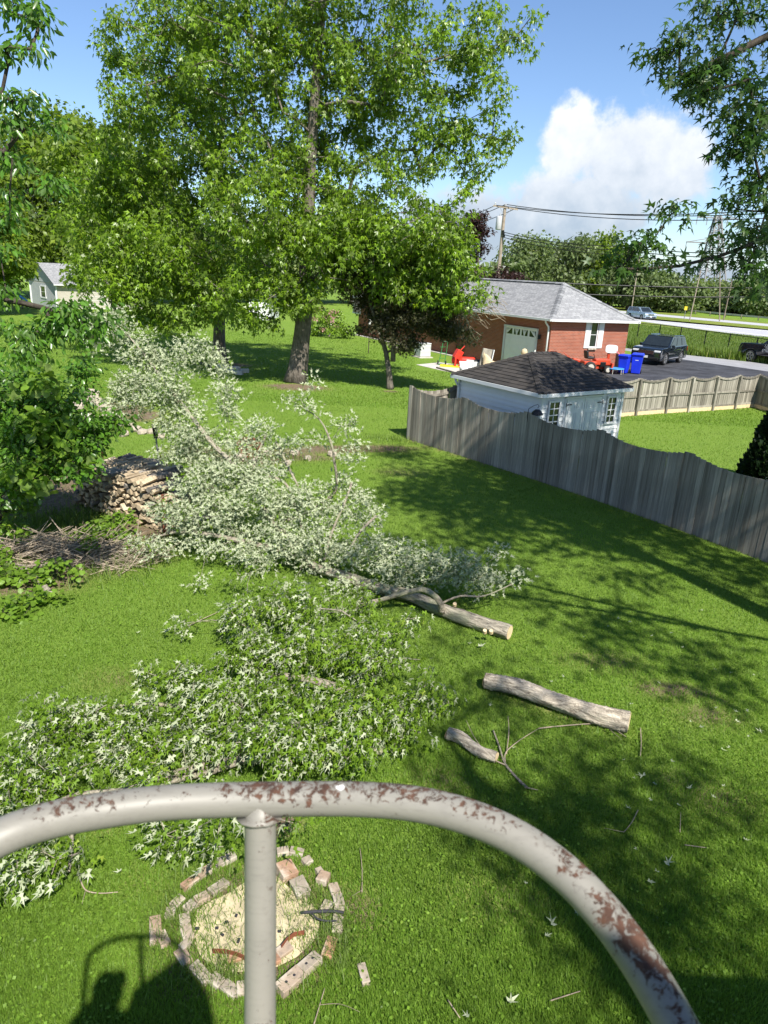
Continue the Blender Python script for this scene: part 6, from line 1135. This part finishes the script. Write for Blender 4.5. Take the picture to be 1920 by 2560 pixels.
# lantern-like feeder on hook in front of the shed
fx = G(1342, 1035, 1.55); fxy = np.array([fx[0]*.985, fx[1]*.985, 0]); Yl = 20.3; t = thing('bird_feeder', 'black roofed bird feeder hanging from a hook in front of the shed', 'bird feeder'); hp = AY(1344, 1013, Yl); 
mb = MB(); hk = [AY(1319, 1180, Yl)*[1, 1, 0]+[0, 0, 0], AY(1318, 1040, Yl), AY(1322, 1022, Yl), AY(1335, 1014, Yl), AY(1345, 1011, Yl), AY(1348, 1016, Yl), AY(1344, 1020, Yl)]; mb.tube(hk, .010, 6); mb.build('hook', MT['black_metal'], t)
c = AY(1344, 1022, Yl); mb = MB(); mb.lathe([(.06, -.02), (.10, -.05), (.17, -.13), (.18, -.16), (.16, -.17)], 12, tuple(c)); mb.build('roof', MT['black_metal'], t); mb = MB(); mb.lathe([(.10, -.17), (.10, -.42), (.13, -.44), (.13, -.46)], 12, tuple(c)); mb.build('seed_tube', MT['grey_plastic'], t); place(t, hk[0])
# patio slab
sheet('patio', [G(1040, 912), G(1100, 906), G(1330, 940), G(1400, 975), G(1250, 960), G(1150, 937)], .012, MT['concrete']); tag(MB().bar(G(1092, 919, .05), G(1180, 944, .05), .12, .1).build('timber_edging', MT['fence_grey']), 'dark timber edging at the lawn side of the patio', 'timber')
def loc(x, y, z=0): return G(x, y, z)
# green hand truck
c = G(1104, 912); t = thing('hand_truck', 'green upright hand truck standing on the patio by the wall', 'hand truck', c); 
for dx in (-.18, .18): MB().tube([(dx, 0, .15), (dx*.9+.1, .1, .9), (dx*.8+.15, .2, 1.45)], .022, 7).build('rail', MT['green_paint'], t)
MB().tube([(-.0, .2, 1.45), (.3, .2, 1.45)], .022, 7).build('handle', MT['green_paint'], t); MB().box((0, -.1, .05), (.5, .3, .03)).build('toe_plate', MT['green_paint'], t)
for dx in (-.25, .25): MB().lathe([(.12, -.04), (.14, -.02), (.14, .02), (.12, .04)], 14, (dx, 0, .14), 'X').build('wheel', MT['tyre'], t)
for k in range(3): MB().bar((-.16, .02+k*.05, .4+k*.35), (.18, .05+k*.05, .42+k*.35), .02, .03).build('cross_bar', MT['green_paint'], t)
# yellow-bladed red cultivator
c = G(1148, 917); t = thing('cultivator', 'red garden machine with drum body and yellow skirt on the patio', 'machine', c)
MB().lathe([(.02, -.75), (.20, -.72), (.24, -.6), (.24, .6), (.20, .72), (.02, .75)], 16, (.25, .2, .38), 'X').build('drum', MT['red'], t, True); MB().box((-.15, -.1, .78), (.42, .45, .55), .3, ry=.5).build('chute', MT['red'], t, bevel=.03); MB().box((-.3, -.25, .3), (.1, .5, .62)).build('side_plate', MT['red'], t, bevel=.01); MB().box((.0, -.45, .35), (.08, .1, .7), ry=.25).build('strut', MT['red'], t)
MB().box((-.45, -.45, .06), (1.6, .35, .06), -.1, rx=.2).build('skirt', MT['yellow_paint'], t); MB().tube([(-.1, 0, .9), (.25, .1, 1.3)], .03, 6).build('lever', MT['red'], t); MB().box((.5, .0, .45), (.9, .35, .12), .1).build('tray', MT['red'], t, bevel=.02)
# covered grill
c = G(1206, 905); c = c+[0, 1.2, 0]; t = thing('grill', 'black round covered grill against the wall beside the garage door', 'grill', c); MB().lathe([(.05, .55), (.4, .6), (.48, .8), (.48, 1.0), (.4, 1.2), (.2, 1.32), (.03, 1.35)], 18).build('bowl', MT['black_plastic'], t, True); MB().box((.1, 0, .3), (.9, .6, .6)).build('cart', MT['black_metal'], t, bevel=.02); MB().tube([(-.3, -.5, .9), (0, -.6, .9), (.3, -.5, .9)], .02, 6).build('handle', MT['chrome'], t)
for dx in (-.35, .35): MB().lathe([(.12, -.03), (.12, .03)], 14, (dx, -.33, .12), 'Y').build('wheel', MT['tyre'], t)
# leaning slab
c = G(1210, 930); t = thing('leaning_panel', 'stained olive brown panel standing on edge amid the patio clutter', 'panel', c); MB().box((0, 0, .72), (.62, .16, 1.35), .3, ry=.15).build('board', MT['fence_tan'], t, bevel=.02); MB().box((.38, .1, .7), (.05, .2, 1.3), .3, ry=.15).build('edge_strip', MT['white'], t)
# tan canvas swing seat cover
c = G(1252, 935); t = thing('canvas_cover', 'tan canvas cover sagging over patio furniture behind the shed roof', 'cover', c); n_ = 14; V_ = []; F_ = []
for i in range(n_+1):
    for j in range(7):
        u = i/n_; v = j/6; zt = 1.18-.55*4*u*(1-u)+.05*sin(u*20); V_.append((-1.1+2.5*u, -.1+.28*v+.06*sin(u*14+v*3), max(.05, zt*(v)+(.1)*(1-v)+.03*sin(u*25+v*5))))
for i in range(n_):
    for j in range(6): a_ = i*7+j; F_.append((a_, a_+7, a_+8, a_+1))
o = MB().add(V_, F_).build('cloth', MT['tan_cloth'], t, True); md = o.modifiers.new('thick', 'SOLIDIFY'); md.thickness = .02
for dx in (-1.1, 1.4): MB().tube([(dx, .2, 0), (dx, .2, 1.2)], .03, 8).build('frame_post', MT['tan_cloth'], t)
MB().lathe([(.02, 1.15), (.16, 1.2), (.2, 1.35), (.14, 1.5), (.02, 1.55)], 12, (1.3, .2, 0)).build('bundle', MT['tan_cloth'], t, True)
# stacked folding chairs and junk
for i, (x, y, rz_) in enumerate(((1157, 936, .4), (1172, 932, -.3))):
    c = G(x, y); t = thing('folding_chair', ['white folding chair leaning at the patio edge', 'white folding chair just right of the leaning one'][i], 'chair', c, rz_)
    MB().box((0, .1, .5), (.42, .05, .5), rx=-.25).build('backrest', MT['white'], t); MB().box((0, -.12, .36), (.42, .4, .04), rx=.3).build('seat', MT['white'], t)
    for dx in (-.21, .21): MB().tube([(dx, -.3, 0), (dx, .15, .75)], .018, 6).build('leg', MT['grey_plastic'], t); MB().tube([(dx, .3, 0), (dx, -.2, .4)], .018, 6).build('leg', MT['grey_plastic'], t)
c = G(1188, 926); t = thing('storage_bin', 'open white bin holding dark rubbish in the middle of the patio clutter', 'bin', c); MB().box((0, 0, .3), (.9, .55, .5), .2, taper=1.08).build('tub', MT['white'], t, bevel=.03); MB().box((0, 0, .58), (.7, .4, .14), .4).build('contents', MT['black_plastic'], t, bevel=.04)
c = G(1215, 938); t = thing('black_crate', 'flat black crate with white trim lying beneath the olive panel', 'crate', c); MB().box((0, 0, .15), (1.1, .6, .28), .1).build('shell', MT['black_plastic'], t, bevel=.03); MB().box((0, -.02, .31), (1.0, .08, .03), .1).build('trim', MT['white'], t)
c = G(1240, 908); c = c+[.3, .6, 0]; t = thing('covered_bicycle', 'dark wrapped bundle with metal tubes by the garage door', 'bundle', c); MB().lathe([(.05, .3), (.45, .4), (.55, .7), (.4, 1.0), (.1, 1.15)], 14).build('wrap', MT['black_plastic'], t, True)
for k in range(4): MB().tube([(-.5+k*.3, -.35, .1), (-.2+k*.25, -.45, 1.0)], .025, 6).build('tube', MT['grill_grey'], t)
# red tractor by the end wall
zD = ZR+.02
c = G(1485, 926, zD)+[-.25, -1.0, 0]; t = thing('garden_tractor', 'small red garden tractor parked against the sunlit brick wall', 'tractor', c, radians(12))
MB().box((.35, 0, .62), (.95, .5, .34)).build('hood', MT['orange'], t, bevel=.05); MB().box((-.45, 0, .55), (.8, .62, .22)).build('fender', MT['orange'], t, bevel=.06); MB().box((-.45, 0, .85), (.42, .5, .14)).build('seat', MT['black_plastic'], t, bevel=.05); MB().box((-.66, 0, 1.05), (.12, .48, .38), ry=-.2).build('seat_back', MT['black_plastic'], t, bevel=.05)
MB().box((.35, -.01, .5), (.35, .54, .28)).build('engine', MT['black_metal'], t, bevel=.03); MB().box((-.0, 0, .3), (1.5, .3, .12)).build('frame', MT['orange'], t); MB().tube([(-.05, 0, .75), (-.2, 0, 1.05)], .02, 6).build('steering_column', MT['black_metal'], t)
MB().box((.85, 0, .35), (.1, .9, .5), ry=.1).build('front_blade', MT['orange'], t, bevel=.02)
for x_, r in ((-.5, .33), (.6, .22)):
    for y_ in (-.38, .38): w_ = MB().lathe([(r*.6, -.1), (r*.95, -.1), (r, -.06), (r, .06), (r*.95, .1), (r*.6, .1)], 20, (x_, y_, r), 'Y').build('wheel', MT['tyre'], t, True); MB().lathe([(.02, -.105), (r*.6, -.102), (r*.6, .102), (.02, .105)], 16, (x_, y_, r), 'Y').build('rim', MT['cream'], w_)
c = G(1440, 918, zD)+[-.25, -1.0, 0]; t = thing('tiller', 'low red machine with tilted handles left of the garden tractor', 'machine', c); MB().box((0, 0, .45), (.6, .4, .3), ry=.2).build('engine_cover', MT['orange'], t, bevel=.04); MB().tube([(-.2, 0, .5), (-.9, .0, .95)], .025, 6).build('handlebar', MT['orange'], t); MB().lathe([(.2, -.06), (.2, .06)], 14, (0, -.25, .2), 'Y').build('wheel', MT['tyre'], t)
# white rounded backboard
c = G(1520, 922, zD)+[-.25, -1.0, 0]; t = thing('hoop_backboard', 'white rounded backboard of a childrens hoop on a red stand', 'hoop', c); pts = []
for k in range(24): a = 2*pi*k/24; pts.append((.36*np.sign(cos(a))*abs(cos(a))**.55, .24*np.sign(sin(a))*abs(sin(a))**.55))
mb = MB(); P_ = [(x, 0, 1.28+z_) for x, z_ in pts]+[(x, .05, 1.28+z_) for x, z_ in pts]; mb.add(P_, [tuple(range(24)), tuple(range(24, 48))[::-1]]+[(i+24, (i+1) % 24+24, (i+1) % 24, i) for i in range(24)]); bb = mb.build('backboard', MT['white'], t)
for k in range(7): a = 2*pi*k/7; MB().lathe([(.03, -.006), (.029, .0)], 8, (.24*cos(a), -.001, 1.28+.16*sin(a)), 'Y').build('rivet', MT['grey_plastic'], bb)
MB().box((-.1, .12, .55), (.16, .12, 1.1)).build('stand', MT['orange'], t, bevel=.02); MB().box((-.15, .12, .06), (.6, .4, .12)).build('foot', MT['orange'], t)
# blue mini trampoline
c = G(1536, 934, zD); t = thing('trampoline', 'low round mini trampoline with light blue pad in front of the bins', 'trampoline', c); mb = MB(); P_ = []
mb.lathe([(.36, .27), (.50, .27), (.52, .30), (.50, .33), (.36, .32)], 24); mb.build('pad', MT['sky_blue'], t, True); MB().lathe([(.01, .29), (.37, .295)], 24, closed=False).build('mat', MT['black_plastic'], t)
for k in range(6): a = 2*pi*k/6; MB().tube([(.48*cos(a), .48*sin(a), .28), (.50*cos(a), .50*sin(a), 0)], .018, 6).build('leg', MT['cream'], t)
c = G(1517, 933, zD); t = thing('spare_wheel', 'small loose wheel with pale rim lying beside the blue trampoline', 'wheel', c, .4); MB().lathe([(.12, -.06), (.17, -.06), (.2, -.03), (.2, .03), (.17, .06), (.12, .06)], 18, (0, 0, .2), 'Y').build('tyre', MT['tyre'], t, True); MB().lathe([(.02, -.05), (.12, -.06), (.12, .06), (.02, .05)], 14, (0, 0, .2), 'Y').build('rim', MT['cream'], t)
# hose/cable pink
mb = MB(); tag(MB().tube([G(1545, 930, zD), G(1545, 930, zD)+[0, 0, .6], G(1545, 930, zD)+[-.1, 0, 1.05], G(1545, 930, zD)+[-.25, .1, 1.2]], .025, 7).build('toy_pole', MT['leaf_pink'] if False else plain('pink_plastic', (.75, .16, .22), .4)), 'bent pink plastic pole standing left of the blue bins', 'pole')
# wheeled bins
def wheelie(label, c, rz, s=1.0, open_=False):
    t = thing('wheeled_bin', label, 'bin', c, rz, 'pair of blue wheeled bins'); W1, D1, W2, D2, H_ = .44*s, .50*s, .56*s, .68*s, .98*s
    P_ = [(-W1/2, -D1/2, .03), (W1/2, -D1/2, .03), (W1/2, D1/2, .03), (-W1/2, D1/2, .03), (-W2/2, -D2/2, H_), (W2/2, -D2/2, H_), (W2/2, D2/2, H_), (-W2/2, D2/2, H_)]
    MB().add(P_, [(3, 2, 1, 0), (4, 5, 6, 7), (0, 1, 5, 4), (1, 2, 6, 5), (2, 3, 7, 6), (3, 0, 4, 7)]).build('tub', MT['blue'], t, bevel=.03)
    MB().box((0, 0, H_), (W2+.07, D2+.06, .08)).build('rim', MT['blue'], t, bevel=.015); ld = MB().box((0, -.03, H_+.07), (W2+.06, D2+.1, .07), taper=.86).build('lid', MT['blue'], t, bevel=.02); MB().tube([(-W2*.4, D2/2+.08, H_), (W2*.4, D2/2+.08, H_)], .018, 8).build('handle', MT['blue'], t)
    for x_ in (-.2*s, .2*s): MB().lathe([(.05, -.03), (.12, -.03), (.12, .03), (.05, .03)], 16, (x_*1.25, D1/2+.02, .12), 'X').build('wheel', MT['tyre'], t)
    lb = MB(); lb.plate([(-.09, -D2/2-.005+.05, .70), (.09, -D2/2+.045, .70), (.09, -D2/2+.02, .82), (-.09, -D2/2+.02, .82)], -.008); lb.build('emblem', MT['white'], t); MB().box((.0, -D2/2+.07, .55), (.14, .02, .03)).build('lift_bar', MT['white'], t)
wheelie('blue wheeled bin with closed lid, left one of the pair', G(1557, 933, zD), radians(-35)); wheelie('slightly taller blue wheeled bin, right one by the car bonnet', G(1588, 934, zD), radians(-22), 1.1)
c = G(1535, 922, zD); tag(MB().box((c[0]+.1, c[1]-.5, zD+.48), (.42, .4, .95)).build('black_box', MT['black_plastic'], bevel=.02), 'tall dark container in shade left of the blue bins', 'container')
mk = Gr(1699, 884); mk = mk+[.0, .8, 0]; t = thing('white_board', 'white board standing behind the tail of the black car', 'board', mk, radians(20)); MB().box((0, 0, .75), (1.0, .06, .85)).build('panel', MT['white'], t); MB().box((-.4, 0, .18), (.06, .06, .36)).build('leg', MT['white'], t); MB().box((.4, 0, .18), (.06, .06, .36)).build('leg', MT['white'], t)

# ================================================================= VEHICLES
def vehicle(name, label, cat, loc_, heading, paint, L, W, H, gc, xf, xr, wr, hood_z, belt, cowl, roof_f, roof_r, rear_b, tum=.16, nose=.12, bed=None, chrome_rail=True, side_windows=3):
    t = thing(name, label, cat, loc_, heading); fx_, rx_ = L/2, -L/2; ar = wr*1.18; prof = []
    prof += [(fx_-.06, gc), (fx_, gc+.16), (fx_-.01, hood_z*.72), (fx_-nose, hood_z-.06), (fx_-nose-.25, hood_z), (cowl, belt+.02)]
    prof += ([(rear_b, belt+.02), (rx_+.04, belt-.02), (rx_, belt*.7), (rx_+.03, gc+.08)] if bed is None else [(bed[0], belt+.02), (bed[0]-.02, bed[1]), (rx_+.03, bed[1]), (rx_, gc+.25)])
    prof.append((rx_+.08, gc))
    def arch(xc): return [(xc-ar*cos(a), max(gc, wr+ar*sin(a)*.98)) for a in np.linspace(0, pi, 11)]
    bot = [(xr-ar, gc)]+arch(xr)[1:-1]+[(xr+ar, gc), (xf-ar, gc)]+arch(xf)[1:-1]+[(xf+ar, gc)]
    pts = prof+bot; n = len(pts); mb = MB()
    def yw(z): return W/2*(1-.05*max(0, (z-belt*.75)/(belt*.4)))-(.03 if z < gc+.1 else 0)
    mb.add([(x, yw(z), z) for x, z in pts]+[(x, -yw(z), z) for x, z in pts], [tuple(range(n))[::-1], tuple(range(n, 2*n))]+[(i, (i+1) % n, (i+1) % n+n, i+n) for i in range(n)]); body = mb.build('body', MT[paint], t, bevel=.035)
    y0, y1 = yw(belt)-.01, W/2-tum; gb_ = [(cowl, y0, belt), (rear_b, y0, belt), (rear_b, -y0, belt), (cowl, -y0, belt), (roof_f, y1, H), (roof_r, y1, H-.03), (roof_r, -y1, H-.03), (roof_f, -y1, H)]
    MB().add(gb_, [(4, 5, 6, 7)[::-1], (0, 1, 5, 4), (1, 2, 6, 5), (2, 3, 7, 6), (3, 0, 4, 7)]).build('cabin', MT[paint], t, bevel=.04)
    Gp = [np.array(p) for p in gb_]
    def facep(i0, i1, i2, i3, u, v): return (Gp[i0]*(1-u)+Gp[i1]*u)*(1-v)+(Gp[i3]*(1-u)+Gp[i2]*u)*v
    def win(nm, ids, u0, u1, v0, v1, u0t=None, u1t=None):
        u0t = u0 if u0t is None else u0t; u1t = u1 if u1t is None else u1t; q = [facep(*ids, u0, v0), facep(*ids, u1, v0), facep(*ids, u1t, v1), facep(*ids, u0t, v1)]; nn = np.cross(q[1]-q[0], q[2]-q[0]); cen_ = np.mean(q, 0)-np.array([(cowl+rear_b)/2, 0, belt+.2])
        if np.dot(nn, cen_) < 0: q = q[::-1]
        q = [p+nrm(np.cross(q[1]-q[0], q[2]-q[0]))*.006 for p in q]; MB().plate(q, .012).build(nm, MT['glass'], t)
    win('windscreen', (0, 3, 7, 4), .06, .94, .06, .92); win('rear_window', (1, 2, 6, 5), .08, .92, .15, .88)
    for ids in ((0, 1, 5, 4), (3, 2, 6, 7)):
        cuts = [(.05, .36), (.39, .66), (.70, .93)][:side_windows] if side_windows == 3 else [(.06, .50), (.54, .92)]
        for k, (u0, u1) in enumerate(cuts): win('side_window', ids, u0, u1, .08, .88, u0+(.10 if k == 0 else 0), u1)
    for s in (1, -1):
        MB().box((fx_-nose*.7-.02, s*(W/2-.28), hood_z*.80), (.14, .42, .14)).build('headlight', MT['lamp'], t, bevel=.03); MB().box((rx_+.06, s*(W/2-.12), belt*.82), (.12, .2, .3)).build('tail_light', MT['tail'], t, bevel=.02)
        MB().box((cowl-.35, s*(W/2+.09), belt+.06), (.14, .2, .15)).build('wing_mirror', MT[paint], t, bevel=.03)
        for xh in (cowl-1.15, cowl-2.1): MB().box((xh, s*(yw(belt*.88)+.012), belt*.90), (.18, .03, .035)).build('door_handle', MT['chrome'], t)
        for xs_ in (cowl-.35, cowl-1.3, cowl-2.2): MB().box((xs_, s*(yw(belt*.6)+.0015), (gc+belt)/2+.05), (.012, .008, belt-gc-.2)).build('door_seam', MT['black_plastic'], t)
        if chrome_rail: MB().bar((xf-ar-.1, s*(W/2+.004), gc+.12), (xr+ar+.1, s*(W/2+.004), gc+.12), .02, .05).build('side_trim', MT['chrome'], t); MB().tube([(roof_f-.3, s*(y1-.04), H+.03), (roof_r+.3, s*(y1-.04), H+.01)], .02, 6).build('roof_rail', MT['chrome'], t)
        for xw in (xf, xr):
            y_ = s*(W/2-.13); w_ = MB().lathe([(wr*.62, -.11), (wr*.93, -.12), (wr, -.08), (wr, .08), (wr*.93, .12), (wr*.62, .11)], 26, (xw, y_, wr), 'Y').build('wheel', MT['tyre'], t, True); MB().lathe([(.02, .0), (wr*.62, .02), (wr*.62, -.02)], 20, (xw, y_+s*.03, wr), 'Y').build('brake_disc', MT['black_metal'], w_)
            rm_ = MB(); rm_.lathe([(wr*.62, .09*s), (wr*.66, .115*s), (wr*.58, .115*s), (wr*.58, .03*s)], 24, (xw, y_, wr), 'Y', closed=False)
            for k in range(5):
                a = 2*pi*k/5+.3
                for da in (-.16, .16): rm_.bar((xw+.05*cos(a), y_+s*.10, wr+.05*sin(a)), (xw+wr*.60*cos(a+da), y_+s*.10, wr+wr*.60*sin(a+da)), .045, .02)
            rm_.build('rim', MT['alloy'], w_)
    MB().box((fx_-.01, 0, hood_z*.74), (.05, W*.52, .24)).build('grille', MT['chrome'], t, bevel=.01); MB().box((fx_-.02, 0, gc+.16), (.08, W*.86, .16)).build('bumper', MT['black_plastic'], t, bevel=.03); MB().box((fx_+.02, 0, gc+.24), (.02, .32, .15)).build('number_plate', MT['white'], t); return t
cc_ = Gr(1646, 908); th_ = radians(180+50); vehicle('parked_car', 'shiny black sport utility car parked beside the blue bins', 'car', (cc_[0]+.1, cc_[1]+.35, ZR+.02), th_, 'car_black', 5.0, 2.0, 1.80, .30, 1.45, -1.42, .39, 1.12, 1.14, 1.05, .35, -1.95, -2.32)
hd = Gr(1920, 845.7)-Gr(1607, 804.3); ang = math.atan2(hd[1], hd[0]); cc_ = Gr(1601, 797.5); vehicle('minivan', 'silver blue minivan driving on the highway behind the house roof', 'car', (cc_[0], cc_[1], ZR+.012), ang, 'car_silver', 5.1, 2.0, 1.78, .24, 1.55, -1.48, .36, 1.02, 1.08, 1.45, .55, -2.1, -2.45, chrome_rail=False)
hd = Gr(1697, 878.5)-Gr(1920, 911); ang = math.atan2(hd[1], hd[0]); hh = nrm(hd*[1, 1, 0]); fw_ = Gr(1874, 904.5); cen_ = fw_-hh*1.75+np.array([-hh[1], hh[0], 0])*-.85
tk = vehicle('pickup_truck', 'black lifted pickup truck with white lettering parked at the right edge', 'truck', (cen_[0], cen_[1], ZR+.012), ang, 'car_black', 5.6, 2.0, 1.98, .55, 1.75, -1.75, .44, 1.32, 1.36, .95, .35, -1.1, -1.35, bed=(-1.4, 1.28), chrome_rail=False, side_windows=2)
def lettering(s, size, x, z, y_):
    cu = bpy.data.curves.new('lettering', 'FONT'); cu.body = s; cu.size = size; cu.extrude = .002; cu.align_x = 'LEFT'; o = bpy.data.objects.new('tmp', cu); COL.objects.link(o); dg = bpy.context.evaluated_depsgraph_get(); me = bpy.data.meshes.new_from_object(o.evaluated_get(dg)); bpy.data.objects.remove(o)
    me.materials.clear(); me.materials.append(MT['white']); q = link(bpy.data.objects.new('lettering', me), tk); q.location = (x, y_, z); q.rotation_euler = (pi/2, 0, pi); return q
lettering('(716) 763-2285', .25, .85, .86, 1.018); lettering('Candy Landscape', .15, .72, 1.16, 1.012); lettering('LAWN CARE', .10, .60, 1.04, 1.014)
for k in range(4): MB().lathe([(.055, 0), (.054, .006)], 10, (.66-k*.2, 1.005, 1.335), 'Y').build('paw_dot', MT['white'], tk)

# ================================================================= FOREGROUND RAILING, PLATFORM, PHOTOGRAPHER
def RP(x, y, depth):
    a, b_ = (x-960)/FPX, -(y-1280)/FPX; a2, b2 = a*cos(ROLL)-b_*sin(ROLL), a*sin(ROLL)+b_*cos(ROLL)
    return np.array([a2, cos(PITCH)+b2*sin(PITCH), -sin(PITCH)+b2*cos(PITCH)])*depth+[0, 0, CAMH]
def smooth(pts, sub=10):
    P = []
    for i in range(len(pts)-1):
        p0, p1, p2, p3 = pts[max(i-1, 0)], pts[i], pts[i+1], pts[min(i+2, len(pts)-1)]
        for k in range(sub): t_ = k/sub; P.append(.5*((2*p1)+(-p0+p2)*t_+(2*p0-5*p1+4*p2-p3)*t_**2+(-p0+3*p1-3*p2+p3)*t_**3))
    P.append(pts[-1]); return P
rl_ = thing('guard_railing', 'bent tubular steel railing with chipped grey paint and rust right in front', 'railing')
path = [RP(*p) for p in ((-330, 2330, .74), (-160, 2190, .77), (0, 2094, .80), (120, 2052, .83), (250, 2027, .86), (400, 2008, .885), (560, 2000, .90), (740, 1997, .905), (900, 1998, .90), (1040, 2010, .885), (1170, 2042, .865), (1290, 2095, .84), (1400, 2172, .81), (1490, 2260, .78), (1570, 2362, .75), (1645, 2480, .72), (1720, 2620, .69), (1790, 2780, .66), (1850, 3000, .64))]
mb = MB(); mb.tube(smooth(path), .0212, 28); mb.build('top_rail', MT['rail'], rl_, True)
po = [RP(651, 2000, .903), RP(651, 2300, .903), RP(650, 2600, .903), RP(649, 3400, .90)]; mb = MB(); mb.tube(smooth(po, 4), .0200, 28); mb.build('upright', MT['rail'], rl_, True)
mb = MB(); q0 = RP(651, 2040, .903); q1 = RP(651, 2054, .903); mb.tube([q0, (q0+q1)/2, q1], [.030, .0265, .0208], 26, mul=lambda i, k: 1+.03*sin(k*2.7)); mb.build('weld', MT['rail'], rl_, True)
fz = 3.86
for e in (path[0], path[-1]): mb = MB(); mb.tube([e, np.array([e[0]*1.05, e[1]-.1, (e[2]+fz)/2]), np.array([e[0]*1.1, e[1]-.2, fz])], .0212, 16); mb.build('side_post', MT['rail'], rl_, True)
place(rl_, (po[-1][0], po[-1][1], po[-1][2])); 
pf = thing('work_platform', 'raised steel platform under the railing, below the view', 'platform', (0, -.35, 0)); MB().box((0, 0.05, fz-.05), (1.1, .8, .08)).build('deck', MT['steel_lattice'], pf)
for dx in (-.5, .5):
    for dy in (-.3, .4): MB().tube([(dx, dy, 0), (dx, dy, fz-.08)], .03, 10).build('leg', MT['steel_lattice'], pf)
# photographer standing behind the viewpoint (throws the shadow seen on the grass)
pr_ = thing('person', 'person in dark shirt and jeans holding up a phone on the platform', 'person', (.03, -.34, fz+.0)); bd = [(0, 0, .95), (0, 0, 1.15), (0, 0, 1.40), (0, .0, 1.52), (0, .02, 1.60), (0, .03, 1.72), (0, .02, 1.80), (-.20, 0, 1.43), (-.33, .12, 1.22), (-.10, .24, 1.47), (.20, 0, 1.43), (.33, .12, 1.22), (.10, .24, 1.47), (-.10, 0, .90), (-.13, .02, .50), (-.14, 0, .08), (-.14, .13, .04), (.10, 0, .90), (.13, .02, .50), (.14, 0, .08), (.14, .13, .04)]
ed = [(0, 1), (1, 2), (2, 3), (3, 4), (4, 5), (5, 6), (2, 7), (7, 8), (8, 9), (2, 10), (10, 11), (11, 12), (0, 13), (13, 14), (14, 15), (15, 16), (0, 17), (17, 18), (18, 19), (19, 20)]
rad_ = [.16, .155, .17, .07, .07, .105, .075, .075, .055, .035, .075, .055, .035, .10, .07, .05, .04, .10, .07, .05, .04]; me = bpy.data.meshes.new('body'); me.from_pydata(bd, ed, []); me.update(); o = link(bpy.data.objects.new('body', me), pr_); sm = o.modifiers.new('skin', 'SKIN'); 
for i, v in enumerate(me.skin_vertices[0].data if me.skin_vertices else []): v.radius = (rad_[i], rad_[i])
bpy.context.view_layer.objects.active = o
if not me.skin_vertices:
    with bpy.context.temp_override(object=o, active_object=o): bpy.ops.mesh.customdata_skin_add()
    for i, v in enumerate(me.skin_vertices[0].data): v.radius = (rad_[i], rad_[i])
me.skin_vertices[0].data[0].use_root = True; ssd = o.modifiers.new('sub', 'SUBSURF'); ssd.levels = 1; ssd.render_levels = 2; me.materials.append(MT['shirt'])
MB().box((0, .29, 1.52), (.075, .012, .15)).build('phone', MT['black_plastic'], pr_)
mb = MB(); mb.lathe([(.02, 1.86), (.09, 1.84), (.125, 1.76), (.12, 1.66), (.09, 1.60)], 16, (0, .01, 0)); mb.build('hair', MT['bark_dark'], pr_, True)
# the building behind the viewpoint: its eaves and gable edge shade the bottom of the lawn
nb = thing('neighbour_wing', 'low sided house wing right behind the viewpoint', 'house', (8.3, -3.4, 0)); MB().box((0, 0, 2.4), (7.6, 7.6, 4.8)).build('wall', MT['cream'], nb)
MB().add([(-4.1, 4.1, 4.8), (4.1, 4.1, 4.8), (4.1, -4.1, 4.8), (-4.1, -4.1, 4.8), (0, 0, 6.2)], [(3, 2, 1, 0), (0, 1, 4), (1, 2, 4), (2, 3, 4), (3, 0, 4)]).build('roof', MT['roof_grey'], nb)
pk_ = G(445, 2409)+np.array([.3616, -.789, 0])*6.45; gb2 = thing('chimney', 'plain brick chimney stack behind the viewpoint', 'chimney', (pk_[0]-.22, pk_[1], 0)); MB().box((0, 0, 2.9), (.6, .55, 5.8)).build('stack', MT['brick'], gb2)
MB().add([(-.30, -.28, 5.8), (.30, -.28, 5.8), (.30, .28, 5.8), (-.30, .28, 5.8), (.18, -.1, 6.4), (.22, -.1, 6.4), (.22, .1, 6.4), (.18, .1, 6.4)], [(0, 1, 5, 4), (1, 2, 6, 5), (2, 3, 7, 6), (3, 0, 4, 7), (4, 5, 6, 7)]).build('crown', MT['concrete'], gb2)
